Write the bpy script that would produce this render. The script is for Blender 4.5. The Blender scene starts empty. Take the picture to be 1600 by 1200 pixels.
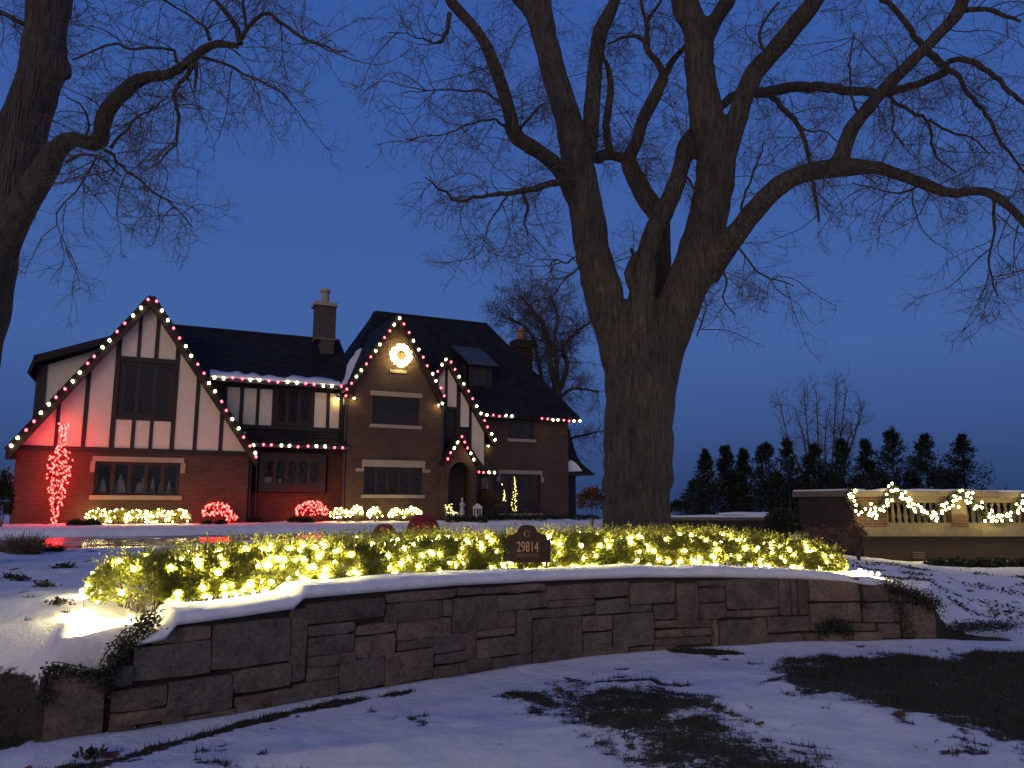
import bpy, math, random
import numpy as np
from mathutils import Vector, Matrix
from mathutils.geometry import tessellate_polygon

sc = bpy.context.scene
COL = sc.collection
R = math.radians
rng = np.random.default_rng(7)
random.seed(7)

# ------------------------------------------------------------------ camera
CAMZ, PITCH, FPX = 1.65, 9.0, 1200.0        # focal length in photo pixels (1600 wide)
cam = bpy.data.cameras.new("camera")
cam.sensor_width = 36.0
cam.lens = FPX / 1600 * 36
cam.clip_start, cam.clip_end = 0.05, 9000
camo = bpy.data.objects.new("camera", cam)
COL.objects.link(camo)
camo.location = (0, 0, CAMZ)
camo.rotation_euler = (R(90 + PITCH), 0, 0)
sc.camera = camo

# ------------------------------------------------------------------ dusk sky
SUN_EL, SUN_AZ = 9.0, 200.0     # afterglow: low behind the viewer, a little to the left
world = bpy.data.worlds.new("World")
sc.world = world
world.use_nodes = True
wn = world.node_tree
wbg = wn.nodes["Background"]
wtc = wn.nodes.new("ShaderNodeTexCoord")
wsep = wn.nodes.new("ShaderNodeSeparateXYZ")
wn.links.new(wtc.outputs["Generated"], wsep.inputs[0])


def wramp(stops):
    r = wn.nodes.new("ShaderNodeValToRGB")
    r.color_ramp.interpolation = 'EASE' if False else 'LINEAR'
    e = r.color_ramp.elements
    e[0].position, e[0].color = stops[0][0], (*stops[0][1], 1)
    e[1].position, e[1].color = stops[-1][0], (*stops[-1][1], 1)
    for p, c in stops[1:-1]:
        n = e.new(p)
        n.color = (*c, 1)
    wn.links.new(wsep.outputs["Z"], r.inputs[0])
    return r


# colour over sin(elevation): the dusk side (in view) and the afterglow side (behind the viewer)
r_front = wramp([(0.0, (.022, .050, .140)), (0.05, (.032, .066, .185)), (0.10, (.041, .088, .255)), (0.20, (.054, .121, .345)),
                 (0.38, (.044, .107, .342)), (0.57, (.036, .098, .350)), (1.0, (.045, .078, .250))])
r_back = wramp([(0.0, (.24, .21, .24)), (0.12, (.21, .20, .27)), (0.30, (.16, .165, .29)), (0.60, (.085, .115, .29)), (1.0, (.045, .078, .250))])
wmr = wn.nodes.new("ShaderNodeMapRange")
wmr.interpolation_type = 'SMOOTHSTEP'
wmr.inputs["From Min"].default_value = 0.25
wmr.inputs["From Max"].default_value = -0.95
wn.links.new(wsep.outputs["Y"], wmr.inputs["Value"])
wmix = wn.nodes.new("ShaderNodeMix")
wmix.data_type = 'RGBA'
wn.links.new(wmr.outputs[0], wmix.inputs[0])
wn.links.new(r_front.outputs[0], wmix.inputs[6])
wn.links.new(r_back.outputs[0], wmix.inputs[7])
wn.links.new(wmix.outputs[2], wbg.inputs[0])
wbg.inputs[1].default_value = 1.0

sun = bpy.data.lights.new("afterglow_sun", 'SUN')
sun.energy = 0.95
sun.angle = R(50)
sun.color = (1.0, .755, .48)
suno = bpy.data.objects.new("afterglow_sun", sun)
COL.objects.link(suno)
_a, _e = R(SUN_AZ), R(SUN_EL)
_d = Vector((math.sin(_a) * math.cos(_e), math.cos(_a) * math.cos(_e), math.sin(_e)))
suno.rotation_euler = _d.to_track_quat('Z', 'Y').to_euler()

sc.view_settings.view_transform = 'Standard'
sc.view_settings.look = 'None'
sc.view_settings.exposure = 0.0
sc.view_settings.gamma = 1.0
sc.render.engine = 'CYCLES'
sc.cycles.use_denoising = True
sc.cycles.denoiser = 'OPENIMAGEDENOISE'
sc.cycles.max_bounces = 6
sc.cycles.diffuse_bounces = 3
sc.cycles.glossy_bounces = 3
sc.cycles.transmission_bounces = 4
sc.cycles.transparent_max_bounces = 10
sc.cycles.sample_clamp_indirect = 3.0
sc.cycles.use_light_tree = True
sc.cycles.caustics_reflective = False
sc.cycles.caustics_refractive = False
sc.cycles.pixel_filter_type = 'BLACKMAN_HARRIS'

# ------------------------------------------------------------------ photo geometry helpers
CP, SP = math.cos(R(PITCH)), math.sin(R(PITCH))


def ray(px, py):
    dx, dy = (px - 800) / FPX, (600 - py) / FPX
    return np.array([dx, CP - dy * SP, SP + dy * CP])


def P(px, py, Y):
    """world point at depth Y seen at photo pixel px, py"""
    d = ray(px, py)
    t = Y / d[1]
    return np.array([d[0] * t, Y, CAMZ + d[2] * t])


def G(px, py, z):
    d = ray(px, py)
    t = (z - CAMZ) / d[2]
    return np.array([d[0] * t, d[1] * t, z])


def mpp(Y):
    return Y * 1.0 / FPX


# house frame
HA = 64.5
U3 = np.array([math.sin(R(HA)), math.cos(R(HA)), 0])
V3 = np.array([-math.cos(R(HA)), math.sin(R(HA)), 0])
HZ = 0.75
_c = G(18, 828, HZ)
_c = _c * (28.9 / _c[1])
H0 = np.array([_c[0], _c[1], HZ])


def HP(px, py, v):
    """house-local (u, z) where the sight line of a pixel meets the plane v"""
    d = ray(px, py)
    c = np.array([0, 0, CAMZ])
    t = ((H0 - c) @ V3 + v) / (d @ V3)
    p = c + d * t - H0
    return float(p @ U3), float(p[2])


def hl(p):
    """world -> house local"""
    q = np.asarray(p, float) - H0
    return np.array([q @ U3, q @ V3, q[2]])


def HPL(px, py, p0, n):
    """house-local point where a sight line meets the plane through p0 with normal n (both local)"""
    d = ray(px, py)
    dl = np.array([d @ U3, d @ V3, d[2]])
    o = hl((0, 0, CAMZ))
    n = np.asarray(n, float)
    t = ((np.asarray(p0, float) - o) @ n) / (dl @ n)
    return o + dl * t


# ------------------------------------------------------------------ object helpers
def tag(o, label=None, cat=None, group=None, kind=None):
    if label: o["label"] = label
    if cat: o["category"] = cat
    if group: o["group"] = group
    if kind: o["kind"] = kind
    return o


def empty(name, loc=(0, 0, 0), rz=0.0, label=None, cat=None, group=None):
    o = bpy.data.objects.new(name, None)
    o.empty_display_size = .2
    COL.objects.link(o)
    o.location = loc
    o.rotation_euler = (0, 0, rz)
    return tag(o, label, cat, group)


def link(name, me, parent=None):
    o = bpy.data.objects.new(name, me)
    COL.objects.link(o)
    if parent is not None: o.parent = parent
    return o


def mesh(name, V, F, mat=None, smooth=False, mats=None, midx=None):
    """F: (n,k) int array or list of such arrays or list of tuples"""
    me = bpy.data.meshes.new(name)
    V = np.asarray(V, dtype=np.float32).reshape(-1, 3)
    if isinstance(F, list) and F and not isinstance(F[0], np.ndarray):
        me.from_pydata(V.tolist(), [], [tuple(int(i) for i in f) for f in F])
    else:
        Fs = F if isinstance(F, list) else [F]
        Fs = [np.asarray(f, dtype=np.int32) for f in Fs if len(f)]
        nl = sum(f.size for f in Fs)
        nf = sum(len(f) for f in Fs)
        me.vertices.add(len(V))
        me.vertices.foreach_set("co", V.ravel())
        me.loops.add(nl)
        me.loops.foreach_set("vertex_index", np.concatenate([f.ravel() for f in Fs]))
        me.polygons.add(nf)
        st, tot, s = [], [], 0
        for f in Fs:
            k = f.shape[1]
            st.append(s + np.arange(len(f)) * k)
            tot.append(np.full(len(f), k))
            s += f.size
        me.polygons.foreach_set("loop_start", np.concatenate(st).astype(np.int32))
        try:
            me.polygons.foreach_set("loop_total", np.concatenate(tot).astype(np.int32))
        except Exception:
            pass
        me.update(calc_edges=True)
    if mats:
        for m in mats: me.materials.append(m)
        if midx is not None:
            me.polygons.foreach_set("material_index", np.asarray(midx, dtype=np.int32))
    elif mat is not None:
        me.materials.append(mat)
    me.polygons.foreach_set("use_smooth", np.full(len(me.polygons), bool(smooth)))
    me.update()
    return me


def obj(name, V, F, mat, parent=None, smooth=False):
    return link(name, mesh(name, V, F, mat, smooth), parent)


class MB:
    def __init__(s):
        s.v, s.f, s.n = [], [], 0

    def add(s, V, F):
        V = np.asarray(V, float).reshape(-1, 3)
        s.v.append(V)
        s.f += [tuple(int(i) + s.n for i in f) for f in F]
        s.n += len(V)
        return s

    def box(s, x0, x1, y0, y1, z0, z1):
        V = [(x, y, z) for z in (z0, z1) for y in (y0, y1) for x in (x0, x1)]
        return s.add(V, [(0, 2, 3, 1), (4, 5, 7, 6), (0, 1, 5, 4), (2, 6, 7, 3), (0, 4, 6, 2), (1, 3, 7, 5)])

    def prism(s, poly, y0, y1):
        """poly of (x,z), extruded along y"""
        n = len(poly)
        V = [(x, y0, z) for x, z in poly] + [(x, y1, z) for x, z in poly]
        F = [tuple(range(n)), tuple(range(2 * n - 1, n - 1, -1))]
        F += [(i, i + n, (i + 1) % n + n, (i + 1) % n) for i in range(n)]
        return s.add(V, F)

    def slab(s, pts, nrm, t):
        """polygon of 3-D points thickened by t along nrm"""
        pts = [np.asarray(p, float) for p in pts]
        nrm = np.asarray(nrm, float)
        nrm = nrm / np.linalg.norm(nrm)
        n = len(pts)
        V = pts + [p + nrm * t for p in pts]
        F = [tuple(range(n - 1, -1, -1)), tuple(range(n, 2 * n))] + [(i, (i + 1) % n, (i + 1) % n + n, i + n) for i in range(n)]
        return s.add(V, F)

    def bar(s, a, b, w, h=None, up=(0, 0, 1)):
        a, b = np.asarray(a, float), np.asarray(b, float)
        h = w if h is None else h
        d = b - a
        d = d / (np.linalg.norm(d) + 1e-9)
        x = np.cross(d, up)
        if np.linalg.norm(x) < 1e-4: x = np.cross(d, (0, 1, 0))
        x = x / np.linalg.norm(x)
        y = np.cross(x, d)
        V = [p + x * sx * w / 2 + y * sy * h / 2 for p in (a, b) for sy in (-1, 1) for sx in (-1, 1)]
        return s.add(V, [(0, 2, 3, 1), (4, 5, 7, 6), (0, 1, 5, 4), (2, 6, 7, 3), (0, 4, 6, 2), (1, 3, 7, 5)])

    def lathe(s, prof, c=(0, 0, 0), n=12):
        """prof: list of (r, z)"""
        V, F = [], []
        for r, z in prof:
            for i in range(n):
                a = 2 * math.pi * i / n
                V.append((c[0] + r * math.cos(a), c[1] + r * math.sin(a), c[2] + z))
        for j in range(len(prof) - 1):
            for i in range(n):
                k = (i + 1) % n
                F.append((j * n + i, j * n + k, (j + 1) * n + k, (j + 1) * n + i))
        F.append(tuple(range(n - 1, -1, -1)))
        F.append(tuple(range((len(prof) - 1) * n, len(prof) * n)))
        return s.add(V, F)

    def tube(s, pts, r, n=6):
        pts = np.asarray(pts, float)
        rr = np.full(len(pts), r) if np.isscalar(r) else np.asarray(r, float)
        V, F = tubes(pts[None], rr[None], n)
        return s.add(V, F.tolist())

    def build(s, name, mat, parent=None, smooth=False):
        return obj(name, np.concatenate(s.v), s.f, mat, parent, smooth)


def tubes(Pt, Rd, sides=3, cap=False):
    """batch of tubes: Pt (N,K,3), Rd (N,K) -> V, F"""
    N, K, _ = Pt.shape
    T = np.gradient(Pt, axis=1)
    T /= np.linalg.norm(T, axis=2, keepdims=True) + 1e-9
    m = T.mean(axis=1)
    m /= np.linalg.norm(m, axis=1, keepdims=True) + 1e-9
    ref = np.where(np.abs(m[:, 1:2]) < .8, np.array([[0, 1., 0]]), np.array([[1., 0, 0]]))
    X = np.cross(T, ref[:, None, :])
    X /= np.linalg.norm(X, axis=2, keepdims=True) + 1e-9
    Y = np.cross(T, X)
    a = np.arange(sides) * 2 * np.pi / sides
    V = Pt[:, :, None, :] + Rd[:, :, None, None] * (np.cos(a)[None, None, :, None] * X[:, :, None, :] + np.sin(a)[None, None, :, None] * Y[:, :, None, :])
    V = V.reshape(-1, 3)
    i = np.arange(N)[:, None, None] * K * sides + np.arange(K - 1)[None, :, None] * sides
    j = np.arange(sides)[None, None, :]
    j2 = (j + 1) % sides
    F = np.stack([i + j, i + j2, i + sides + j2, i + sides + j], axis=-1).reshape(-1, 4)
    return V, F


def resample(pts, step=None, n=None):
    """smooth a polyline (any columns) with Catmull-Rom and resample evenly over its first 3 columns"""
    p = np.asarray(pts, float)
    if len(p) > 2:
        q = np.vstack([2 * p[0] - p[1], p, 2 * p[-1] - p[-2]])
        out = []
        for i in range(len(p) - 1):
            p0, p1, p2, p3 = q[i:i + 4]
            for t in np.linspace(0, 1, 8, endpoint=False):
                out.append(.5 * ((2 * p1) + (-p0 + p2) * t + (2 * p0 - 5 * p1 + 4 * p2 - p3) * t * t + (-p0 + 3 * p1 - 3 * p2 + p3) * t ** 3))
        out.append(p[-1])
        p = np.array(out)
    d = np.r_[0, np.cumsum(np.linalg.norm(np.diff(p[:, :3], axis=0), axis=1))]
    if n is None: n = max(2, int(d[-1] / step) + 1)
    s = np.linspace(0, d[-1], n)
    return np.stack([np.interp(s, d, p[:, k]) for k in range(p.shape[1])], axis=1)


def ico(r=1.0, sub=1):
    import bmesh
    bm = bmesh.new()
    bmesh.ops.create_icosphere(bm, subdivisions=sub, radius=r)
    V = np.array([v.co[:] for v in bm.verts])
    F = [tuple(v.index for v in f.verts) for f in bm.faces]
    bm.free()
    return V, F


# smooth value noise ------------------------------------------------
_NG = np.random.default_rng(11).random((256, 256))


def vnoise(x, y):
    x, y = np.asarray(x, float), np.asarray(y, float)
    xi, yi = np.floor(x).astype(int), np.floor(y).astype(int)
    fx, fy = x - xi, y - yi
    fx, fy = fx * fx * (3 - 2 * fx), fy * fy * (3 - 2 * fy)
    g = lambda a, b: _NG[a & 255, b & 255]
    return (g(xi, yi) * (1 - fx) + g(xi + 1, yi) * fx) * (1 - fy) + (g(xi, yi + 1) * (1 - fx) + g(xi + 1, yi + 1) * fx) * fy


def fbm(x, y, o=4):
    s, a, t = 0, 1.0, 0
    for k in range(o):
        s = s + a * vnoise(x * 2 ** k + 17.3 * k, y * 2 ** k + 9.1 * k)
        t += a
        a *= .5
    return s / t


def sstep(a, b, x):
    t = np.clip((x - a) / (b - a), 0, 1)
    return t * t * (3 - 2 * t)


# ------------------------------------------------------------------ materials
def newmat(name):
    m = bpy.data.materials.new(name)
    m.use_nodes = True
    nt = m.node_tree
    return m, nt, nt.nodes["Principled BSDF"]


def nd(nt, t, **kw):
    n = nt.nodes.new(t)
    for k, v in kw.items():
        try:
            n.inputs[k].default_value = v
        except Exception:
            setattr(n, k, v)
    return n


def ramp(nt, fac, stops):
    r = nt.nodes.new("ShaderNodeValToRGB")
    e = r.color_ramp.elements
    e[0].position, e[0].color = stops[0][0], (*stops[0][1], 1)
    e[1].position, e[1].color = stops[-1][0], (*stops[-1][1], 1)
    for p, c in stops[1:-1]:
        n = e.new(p)
        n.color = (*c, 1)
    nt.links.new(fac, r.inputs[0])
    return r.outputs[0]


def simple(name, c1, c2=None, rough=.8, scale=8, bump=.3, bscale=None, stretch=(1, 1, 1), metal=0, dist=.01, rand=0):
    m, nt, b = newmat(name)
    c2 = c2 or tuple(x * .7 for x in c1)
    tc = nd(nt, "ShaderNodeTexCoord")
    mp = nd(nt, "ShaderNodeMapping")
    mp.inputs["Scale"].default_value = stretch
    nt.links.new(tc.outputs["Object"], mp.inputs[0])
    if rand:
        oi = nd(nt, "ShaderNodeObjectInfo")
        vm = nd(nt, "ShaderNodeVectorMath")
        vm.operation = 'ADD'
        nt.links.new(mp.outputs[0], vm.inputs[0])
        sc_ = nd(nt, "ShaderNodeMath")
        sc_.operation = 'MULTIPLY'
        sc_.inputs[1].default_value = 37
        nt.links.new(oi.outputs["Random"], sc_.inputs[0])
        nt.links.new(sc_.outputs[0], vm.inputs[1])
        vec = vm.outputs[0]
    else:
        vec = mp.outputs[0]
    n = nd(nt, "ShaderNodeTexNoise", Scale=scale, Detail=6, Roughness=.6)
    nt.links.new(vec, n.inputs["Vector"])
    col = ramp(nt, n.outputs[0], [(.3, c2), (.7, c1)])
    if rand:
        hs = nd(nt, "ShaderNodeHueSaturation")
        mr = nd(nt, "ShaderNodeMapRange")
        mr.inputs["To Min"].default_value = 1 - rand
        mr.inputs["To Max"].default_value = 1 + rand
        nt.links.new(oi.outputs["Random"], mr.inputs["Value"])
        nt.links.new(mr.outputs[0], hs.inputs["Value"])
        nt.links.new(col, hs.inputs["Color"])
        col = hs.outputs[0]
    nt.links.new(col, b.inputs["Base Color"])
    b.inputs["Roughness"].default_value = rough
    b.inputs["Metallic"].default_value = metal
    if bump:
        n2 = nd(nt, "ShaderNodeTexNoise", Scale=bscale or scale * 4, Detail=5, Roughness=.65)
        nt.links.new(vec, n2.inputs["Vector"])
        bp = nd(nt, "ShaderNodeBump", Strength=bump, Distance=dist)
        nt.links.new(n2.outputs[0], bp.inputs["Height"])
        nt.links.new(bp.outputs[0], b.inputs["Normal"])
    return m


def dull(m, s):
    m.node_tree.nodes["Principled BSDF"].inputs["Specular IOR Level"].default_value = s
    return m


def emit(name, col, s):
    m, nt, b = newmat(name)
    b.inputs["Base Color"].default_value = (.8, .8, .8, 1)
    b.inputs["Emission Color"].default_value = (*col, 1)
    b.inputs["Emission Strength"].default_value = s
    return m


def leafmat(name, c1, c2, scale=6, trans=.35):
    m, nt, b = newmat(name)
    tc = nd(nt, "ShaderNodeTexCoord")
    n = nd(nt, "ShaderNodeTexNoise", Scale=scale, Detail=3, Roughness=.7)
    nt.links.new(tc.outputs["Object"], n.inputs["Vector"])
    col = ramp(nt, n.outputs[0], [(.35, c2), (.65, c1)])
    nt.links.new(col, b.inputs["Base Color"])
    b.inputs["Roughness"].default_value = .55
    tr = nd(nt, "ShaderNodeBsdfTranslucent")
    nt.links.new(col, tr.inputs[0])
    mx = nd(nt, "ShaderNodeMixShader")
    mx.inputs[0].default_value = trans
    nt.links.new(b.outputs[0], mx.inputs[1])
    nt.links.new(tr.outputs[0], mx.inputs[2])
    nt.links.new(mx.outputs[0], nt.nodes["Material Output"].inputs[0])
    return m


def brickmat(name, c1, c2, mortar, wet=0):
    m, nt, b = newmat(name)
    tc = nd(nt, "ShaderNodeTexCoord")
    sp = nd(nt, "ShaderNodeSeparateXYZ")
    nt.links.new(tc.outputs["Object"], sp.inputs[0])
    ad = nd(nt, "ShaderNodeMath")
    ad.operation = 'ADD'
    nt.links.new(sp.outputs[0], ad.inputs[0])
    nt.links.new(sp.outputs[1], ad.inputs[1])
    cb = nd(nt, "ShaderNodeCombineXYZ")
    nt.links.new(ad.outputs[0], cb.inputs[0])
    nt.links.new(sp.outputs[2], cb.inputs[1])
    bt = nt.nodes.new("ShaderNodeTexBrick")
    bt.inputs["Scale"].default_value = 1
    bt.inputs["Brick Width"].default_value = .225
    bt.inputs["Row Height"].default_value = .075
    bt.inputs["Mortar Size"].default_value = .011
    bt.inputs["Mortar Smooth"].default_value = .1
    bt.inputs["Color1"].default_value = (*c1, 1)
    bt.inputs["Color2"].default_value = (*c2, 1)
    bt.inputs["Mortar"].default_value = (*mortar, 1)
    nt.links.new(cb.outputs[0], bt.inputs["Vector"])
    n = nd(nt, "ShaderNodeTexNoise", Scale=.8, Detail=5, Roughness=.7)
    nt.links.new(tc.outputs["Object"], n.inputs["Vector"])
    f = ramp(nt, n.outputs[0], [(.3, (.62, .6, .6)), (.7, (1.15, 1.1, 1.05))])
    mx = nd(nt, "ShaderNodeMix")
    mx.data_type = 'RGBA'
    mx.blend_type = 'MULTIPLY'
    mx.inputs[0].default_value = 1
    nt.links.new(bt.outputs[0], mx.inputs[6])
    nt.links.new(f, mx.inputs[7])
    nt.links.new(mx.outputs[2], b.inputs["Base Color"])
    b.inputs["Roughness"].default_value = .85
    bp = nd(nt, "ShaderNodeBump", Strength=.8, Distance=.012)
    bp.invert = True
    nt.links.new(bt.outputs["Fac"], bp.inputs["Height"])
    nt.links.new(bp.outputs[0], b.inputs["Normal"])
    return m


M = {}
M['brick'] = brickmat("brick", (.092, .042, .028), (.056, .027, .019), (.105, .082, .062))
M['brick_dark'] = brickmat("brick_dark", (.034, .018, .014), (.026, .015, .012), (.032, .026, .022))  # shade on the balustrade base and return wall is put into this colour
M['timber'] = simple("timber", (.024, .013, .009), (.013, .008, .006), .6, 3, .3, stretch=(6, 6, 1))
M['frame'] = simple("window_frame", (.035, .020, .013), (.022, .013, .009), .45, 4, .1)
M['plaster'] = simple("plaster", (.78, .67, .54), (.66, .565, .455), .9, 1.6, .25, 14)
M['limestone'] = simple("limestone", (.36, .30, .22), (.27, .23, .17), .85, 5, .3)
M['slate'] = simple("roof_slate", (.026, .026, .028), (.010, .010, .012), .6, 2.2, .3, 12)
dull(M['slate'], .12)
M['deck'] = simple("roof_deck", (.012, .011, .011), rough=.8)
M['copper'] = simple("dormer_metal", (.09, .10, .11), (.06, .065, .075), .4, 3, .05, metal=.4)
M['iron'] = simple("black_iron", (.02, .02, .02), rough=.5, bump=.05)
M['terracotta'] = simple("terracotta", (.42, .17, .10), (.30, .12, .07), .8, 6, .2)
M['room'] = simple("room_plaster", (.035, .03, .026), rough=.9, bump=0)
M['curtain'] = simple("curtain_cloth", (.62, .60, .58), (.5, .48, .46), .9, 5, .2, stretch=(8, 8, 1))
M['door'] = simple("door_wood", (.05, .03, .022), (.03, .02, .014), .5, 4, .2)
M['wire'] = simple("green_wire", (.01, .02, .012), rough=.6, bump=0)
M['bow'] = simple("red_cloth", (.28, .015, .02), (.18, .01, .015), .75, 4, .3)
M['white'] = simple("white_paint", (.7, .7, .68), rough=.5, bump=.05)
M['statue'] = simple("grey_cast_stone", (.36, .40, .42), (.28, .31, .33), .7, 10, .2)
M['bronze'] = simple("bronze_plaque", (.035, .018, .012), (.02, .011, .008), .45, 8, .1, metal=.5)
M['gold'] = simple("gold_lettering", (.55, .34, .16), (.45, .27, .12), .5, 8, .05)
M['asphalt'] = None

m, nt, b = newmat("wall_stone")
tc = nd(nt, "ShaderNodeTexCoord")
oi = nd(nt, "ShaderNodeObjectInfo")
rc = ramp(nt, oi.outputs["Random"], [(0.0, (0.086, 0.067, 0.055)), (.22, (0.132, 0.103, 0.083)), (.45, (0.103, 0.087, 0.076)), (.62, (0.167, 0.124, 0.092)), (.8, (0.098, 0.092, 0.085)), (1.0, (0.144, 0.098, 0.074))])
n1 = nd(nt, "ShaderNodeTexNoise", Scale=5, Detail=8, Roughness=.72)
nt.links.new(tc.outputs["Object"], n1.inputs["Vector"])
n2 = nd(nt, "ShaderNodeTexNoise", Scale=38, Detail=6, Roughness=.75)
nt.links.new(tc.outputs["Object"], n2.inputs["Vector"])
st_ = ramp(nt, n1.outputs[0], [(.30, (.62, .62, .64)), (.5, (1.3, 1.3, 1.3)), (.72, (1.9, 1.8, 1.68))])
gr_ = ramp(nt, n2.outputs[0], [(.32, (.55, .55, .55)), (.62, (1.25, 1.25, 1.25))])
mx = nd(nt, "ShaderNodeMix"); mx.data_type = 'RGBA'; mx.blend_type = 'MULTIPLY'; mx.inputs[0].default_value = 1
nt.links.new(rc, mx.inputs[6]); nt.links.new(st_, mx.inputs[7])
mx2 = nd(nt, "ShaderNodeMix"); mx2.data_type = 'RGBA'; mx2.blend_type = 'MULTIPLY'; mx2.inputs[0].default_value = 1
nt.links.new(mx.outputs[2], mx2.inputs[6]); nt.links.new(gr_, mx2.inputs[7])
nt.links.new(mx2.outputs[2], b.inputs["Base Color"])
b.inputs["Roughness"].default_value = .9
b.inputs["Specular IOR Level"].default_value = .25
n3 = nd(nt, "ShaderNodeTexNoise", Scale=9, Detail=9, Roughness=.7)
mp = nd(nt, "ShaderNodeMapping"); mp.inputs["Scale"].default_value = (1, 1, 2.2)
nt.links.new(tc.outputs["Object"], mp.inputs[0]); nt.links.new(mp.outputs[0], n3.inputs["Vector"])
bp = nd(nt, "ShaderNodeBump", Strength=1.0, Distance=.045)
nt.links.new(n3.outputs[0], bp.inputs["Height"]); nt.links.new(bp.outputs[0], b.inputs["Normal"])
M['stone'] = m
M['mortar'] = simple("wall_mortar", (.045, .036, .03), rough=1, scale=9)
M['balustone'] = simple("cast_stone", (.17, .14, .10), (.115, .095, .07), .85, 7, .3)
M['bark'] = None

# glass: thin pane, reflects the sky and lets one see the room
m, nt, b = newmat("window_glass")
gl = nd(nt, "ShaderNodeBsdfGlossy", Roughness=.015)
gl.inputs[0].default_value = (1, 1, 1, 1)
tp = nd(nt, "ShaderNodeBsdfTransparent")
tp.inputs[0].default_value = (.86, .88, .88, 1)
fr = nd(nt, "ShaderNodeFresnel", IOR=1.6)
mx = nd(nt, "ShaderNodeMixShader")
gtc = nd(nt, "ShaderNodeTexCoord")
gn = nd(nt, "ShaderNodeTexNoise", Scale=5, Detail=2)
nt.links.new(gtc.outputs["Object"], gn.inputs["Vector"])
gb = nd(nt, "ShaderNodeBump", Strength=.5, Distance=.03)
nt.links.new(gn.outputs[0], gb.inputs["Height"])
nt.links.new(gb.outputs[0], gl.inputs["Normal"])
nt.links.new(fr.outputs[0], mx.inputs[0])
nt.links.new(tp.outputs[0], mx.inputs[1])
nt.links.new(gl.outputs[0], mx.inputs[2])
nt.links.new(mx.outputs[0], nt.nodes["Material Output"].inputs[0])
M['glass'] = m

# bark ---------------------------------------------------------------
m, nt, b = newmat("bark")
tc = nd(nt, "ShaderNodeTexCoord")
mp = nd(nt, "ShaderNodeMapping")
mp.inputs["Scale"].default_value = (1, 1, .10)
nt.links.new(tc.outputs["Object"], mp.inputs[0])
n1 = nd(nt, "ShaderNodeTexNoise", Scale=16, Detail=8, Roughness=.7)
nt.links.new(mp.outputs[0], n1.inputs["Vector"])
vo = nd(nt, "ShaderNodeTexVoronoi", Scale=22)
vo.feature = 'DISTANCE_TO_EDGE'
nt.links.new(mp.outputs[0], vo.inputs["Vector"])
n3 = nd(nt, "ShaderNodeTexNoise", Scale=1.2, Detail=4)
nt.links.new(tc.outputs["Object"], n3.inputs["Vector"])
c1 = ramp(nt, n1.outputs[0], [(.3, (.028, .023, .018)), (.68, (.150, .125, .100))])
c3 = ramp(nt, n3.outputs[0], [(.35, (.65, .66, .66)), (.65, (1.1, 1.05, 1.0))])
mx = nd(nt, "ShaderNodeMix")
mx.data_type = 'RGBA'
mx.blend_type = 'MULTIPLY'
mx.inputs[0].default_value = 1
nt.links.new(c1, mx.inputs[6])
nt.links.new(c3, mx.inputs[7])
nt.links.new(mx.outputs[2], b.inputs["Base Color"])
b.inputs["Roughness"].default_value = .95
ad = nd(nt, "ShaderNodeMath")
ad.operation = 'ADD'
nt.links.new(n1.outputs[0], ad.inputs[0])
sm = nd(nt, "ShaderNodeMath")
sm.operation = 'MULTIPLY'
sm.inputs[1].default_value = 1.6
nt.links.new(vo.outputs["Distance"], sm.inputs[0])
nt.links.new(sm.outputs[0], ad.inputs[1])
bp = nd(nt, "ShaderNodeBump", Strength=1.0, Distance=.10)
nt.links.new(ad.outputs[0], bp.inputs["Height"])
nt.links.new(bp.outputs[0], b.inputs["Normal"])
M['bark'] = m
M['twig'] = simple("twig_bark", (.085, .068, .055), (.05, .04, .033), .9, 4, 0)
M['twig_far'] = simple("far_twig_bark", (.07, .06, .055), rough=.9, bump=0)

# snow with grass showing through (vertex attribute 'bare') ------------
m, nt, b = newmat("snowy_ground")
tc = nd(nt, "ShaderNodeTexCoord")
at = nd(nt, "ShaderNodeAttribute")
at.attribute_name = "bare"
n1 = nd(nt, "ShaderNodeTexNoise", Scale=20, Detail=7, Roughness=.78)
nt.links.new(tc.outputs["Object"], n1.inputs["Vector"])
ad = nd(nt, "ShaderNodeMath")
ad.operation = 'ADD'
nt.links.new(at.outputs["Fac"], ad.inputs[0])
sb = nd(nt, "ShaderNodeMath")
sb.operation = 'MULTIPLY_ADD'
sb.inputs[1].default_value = 2.3
sb.inputs[2].default_value = -1.15
nt.links.new(n1.outputs[0], sb.inputs[0])
nt.links.new(sb.outputs[0], ad.inputs[1])
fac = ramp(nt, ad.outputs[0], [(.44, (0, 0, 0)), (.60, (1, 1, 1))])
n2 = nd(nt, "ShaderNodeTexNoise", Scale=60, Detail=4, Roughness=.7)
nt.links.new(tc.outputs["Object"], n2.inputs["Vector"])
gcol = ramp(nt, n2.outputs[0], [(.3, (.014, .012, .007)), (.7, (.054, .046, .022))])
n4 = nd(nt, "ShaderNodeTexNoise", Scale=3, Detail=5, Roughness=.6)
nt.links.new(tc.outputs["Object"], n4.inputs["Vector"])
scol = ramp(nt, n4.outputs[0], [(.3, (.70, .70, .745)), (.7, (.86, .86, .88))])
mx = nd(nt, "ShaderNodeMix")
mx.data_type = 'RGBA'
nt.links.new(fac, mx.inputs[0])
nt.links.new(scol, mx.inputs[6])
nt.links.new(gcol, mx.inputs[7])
nt.links.new(mx.outputs[2], b.inputs["Base Color"])
b.inputs["Roughness"].default_value = .8
n5 = nd(nt, "ShaderNodeTexNoise", Scale=9, Detail=9, Roughness=.68)
nt.links.new(tc.outputs["Object"], n5.inputs["Vector"])
s5 = nd(nt, "ShaderNodeMath")
s5.operation = 'SUBTRACT'
nt.links.new(n5.outputs[0], s5.inputs[0])
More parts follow.
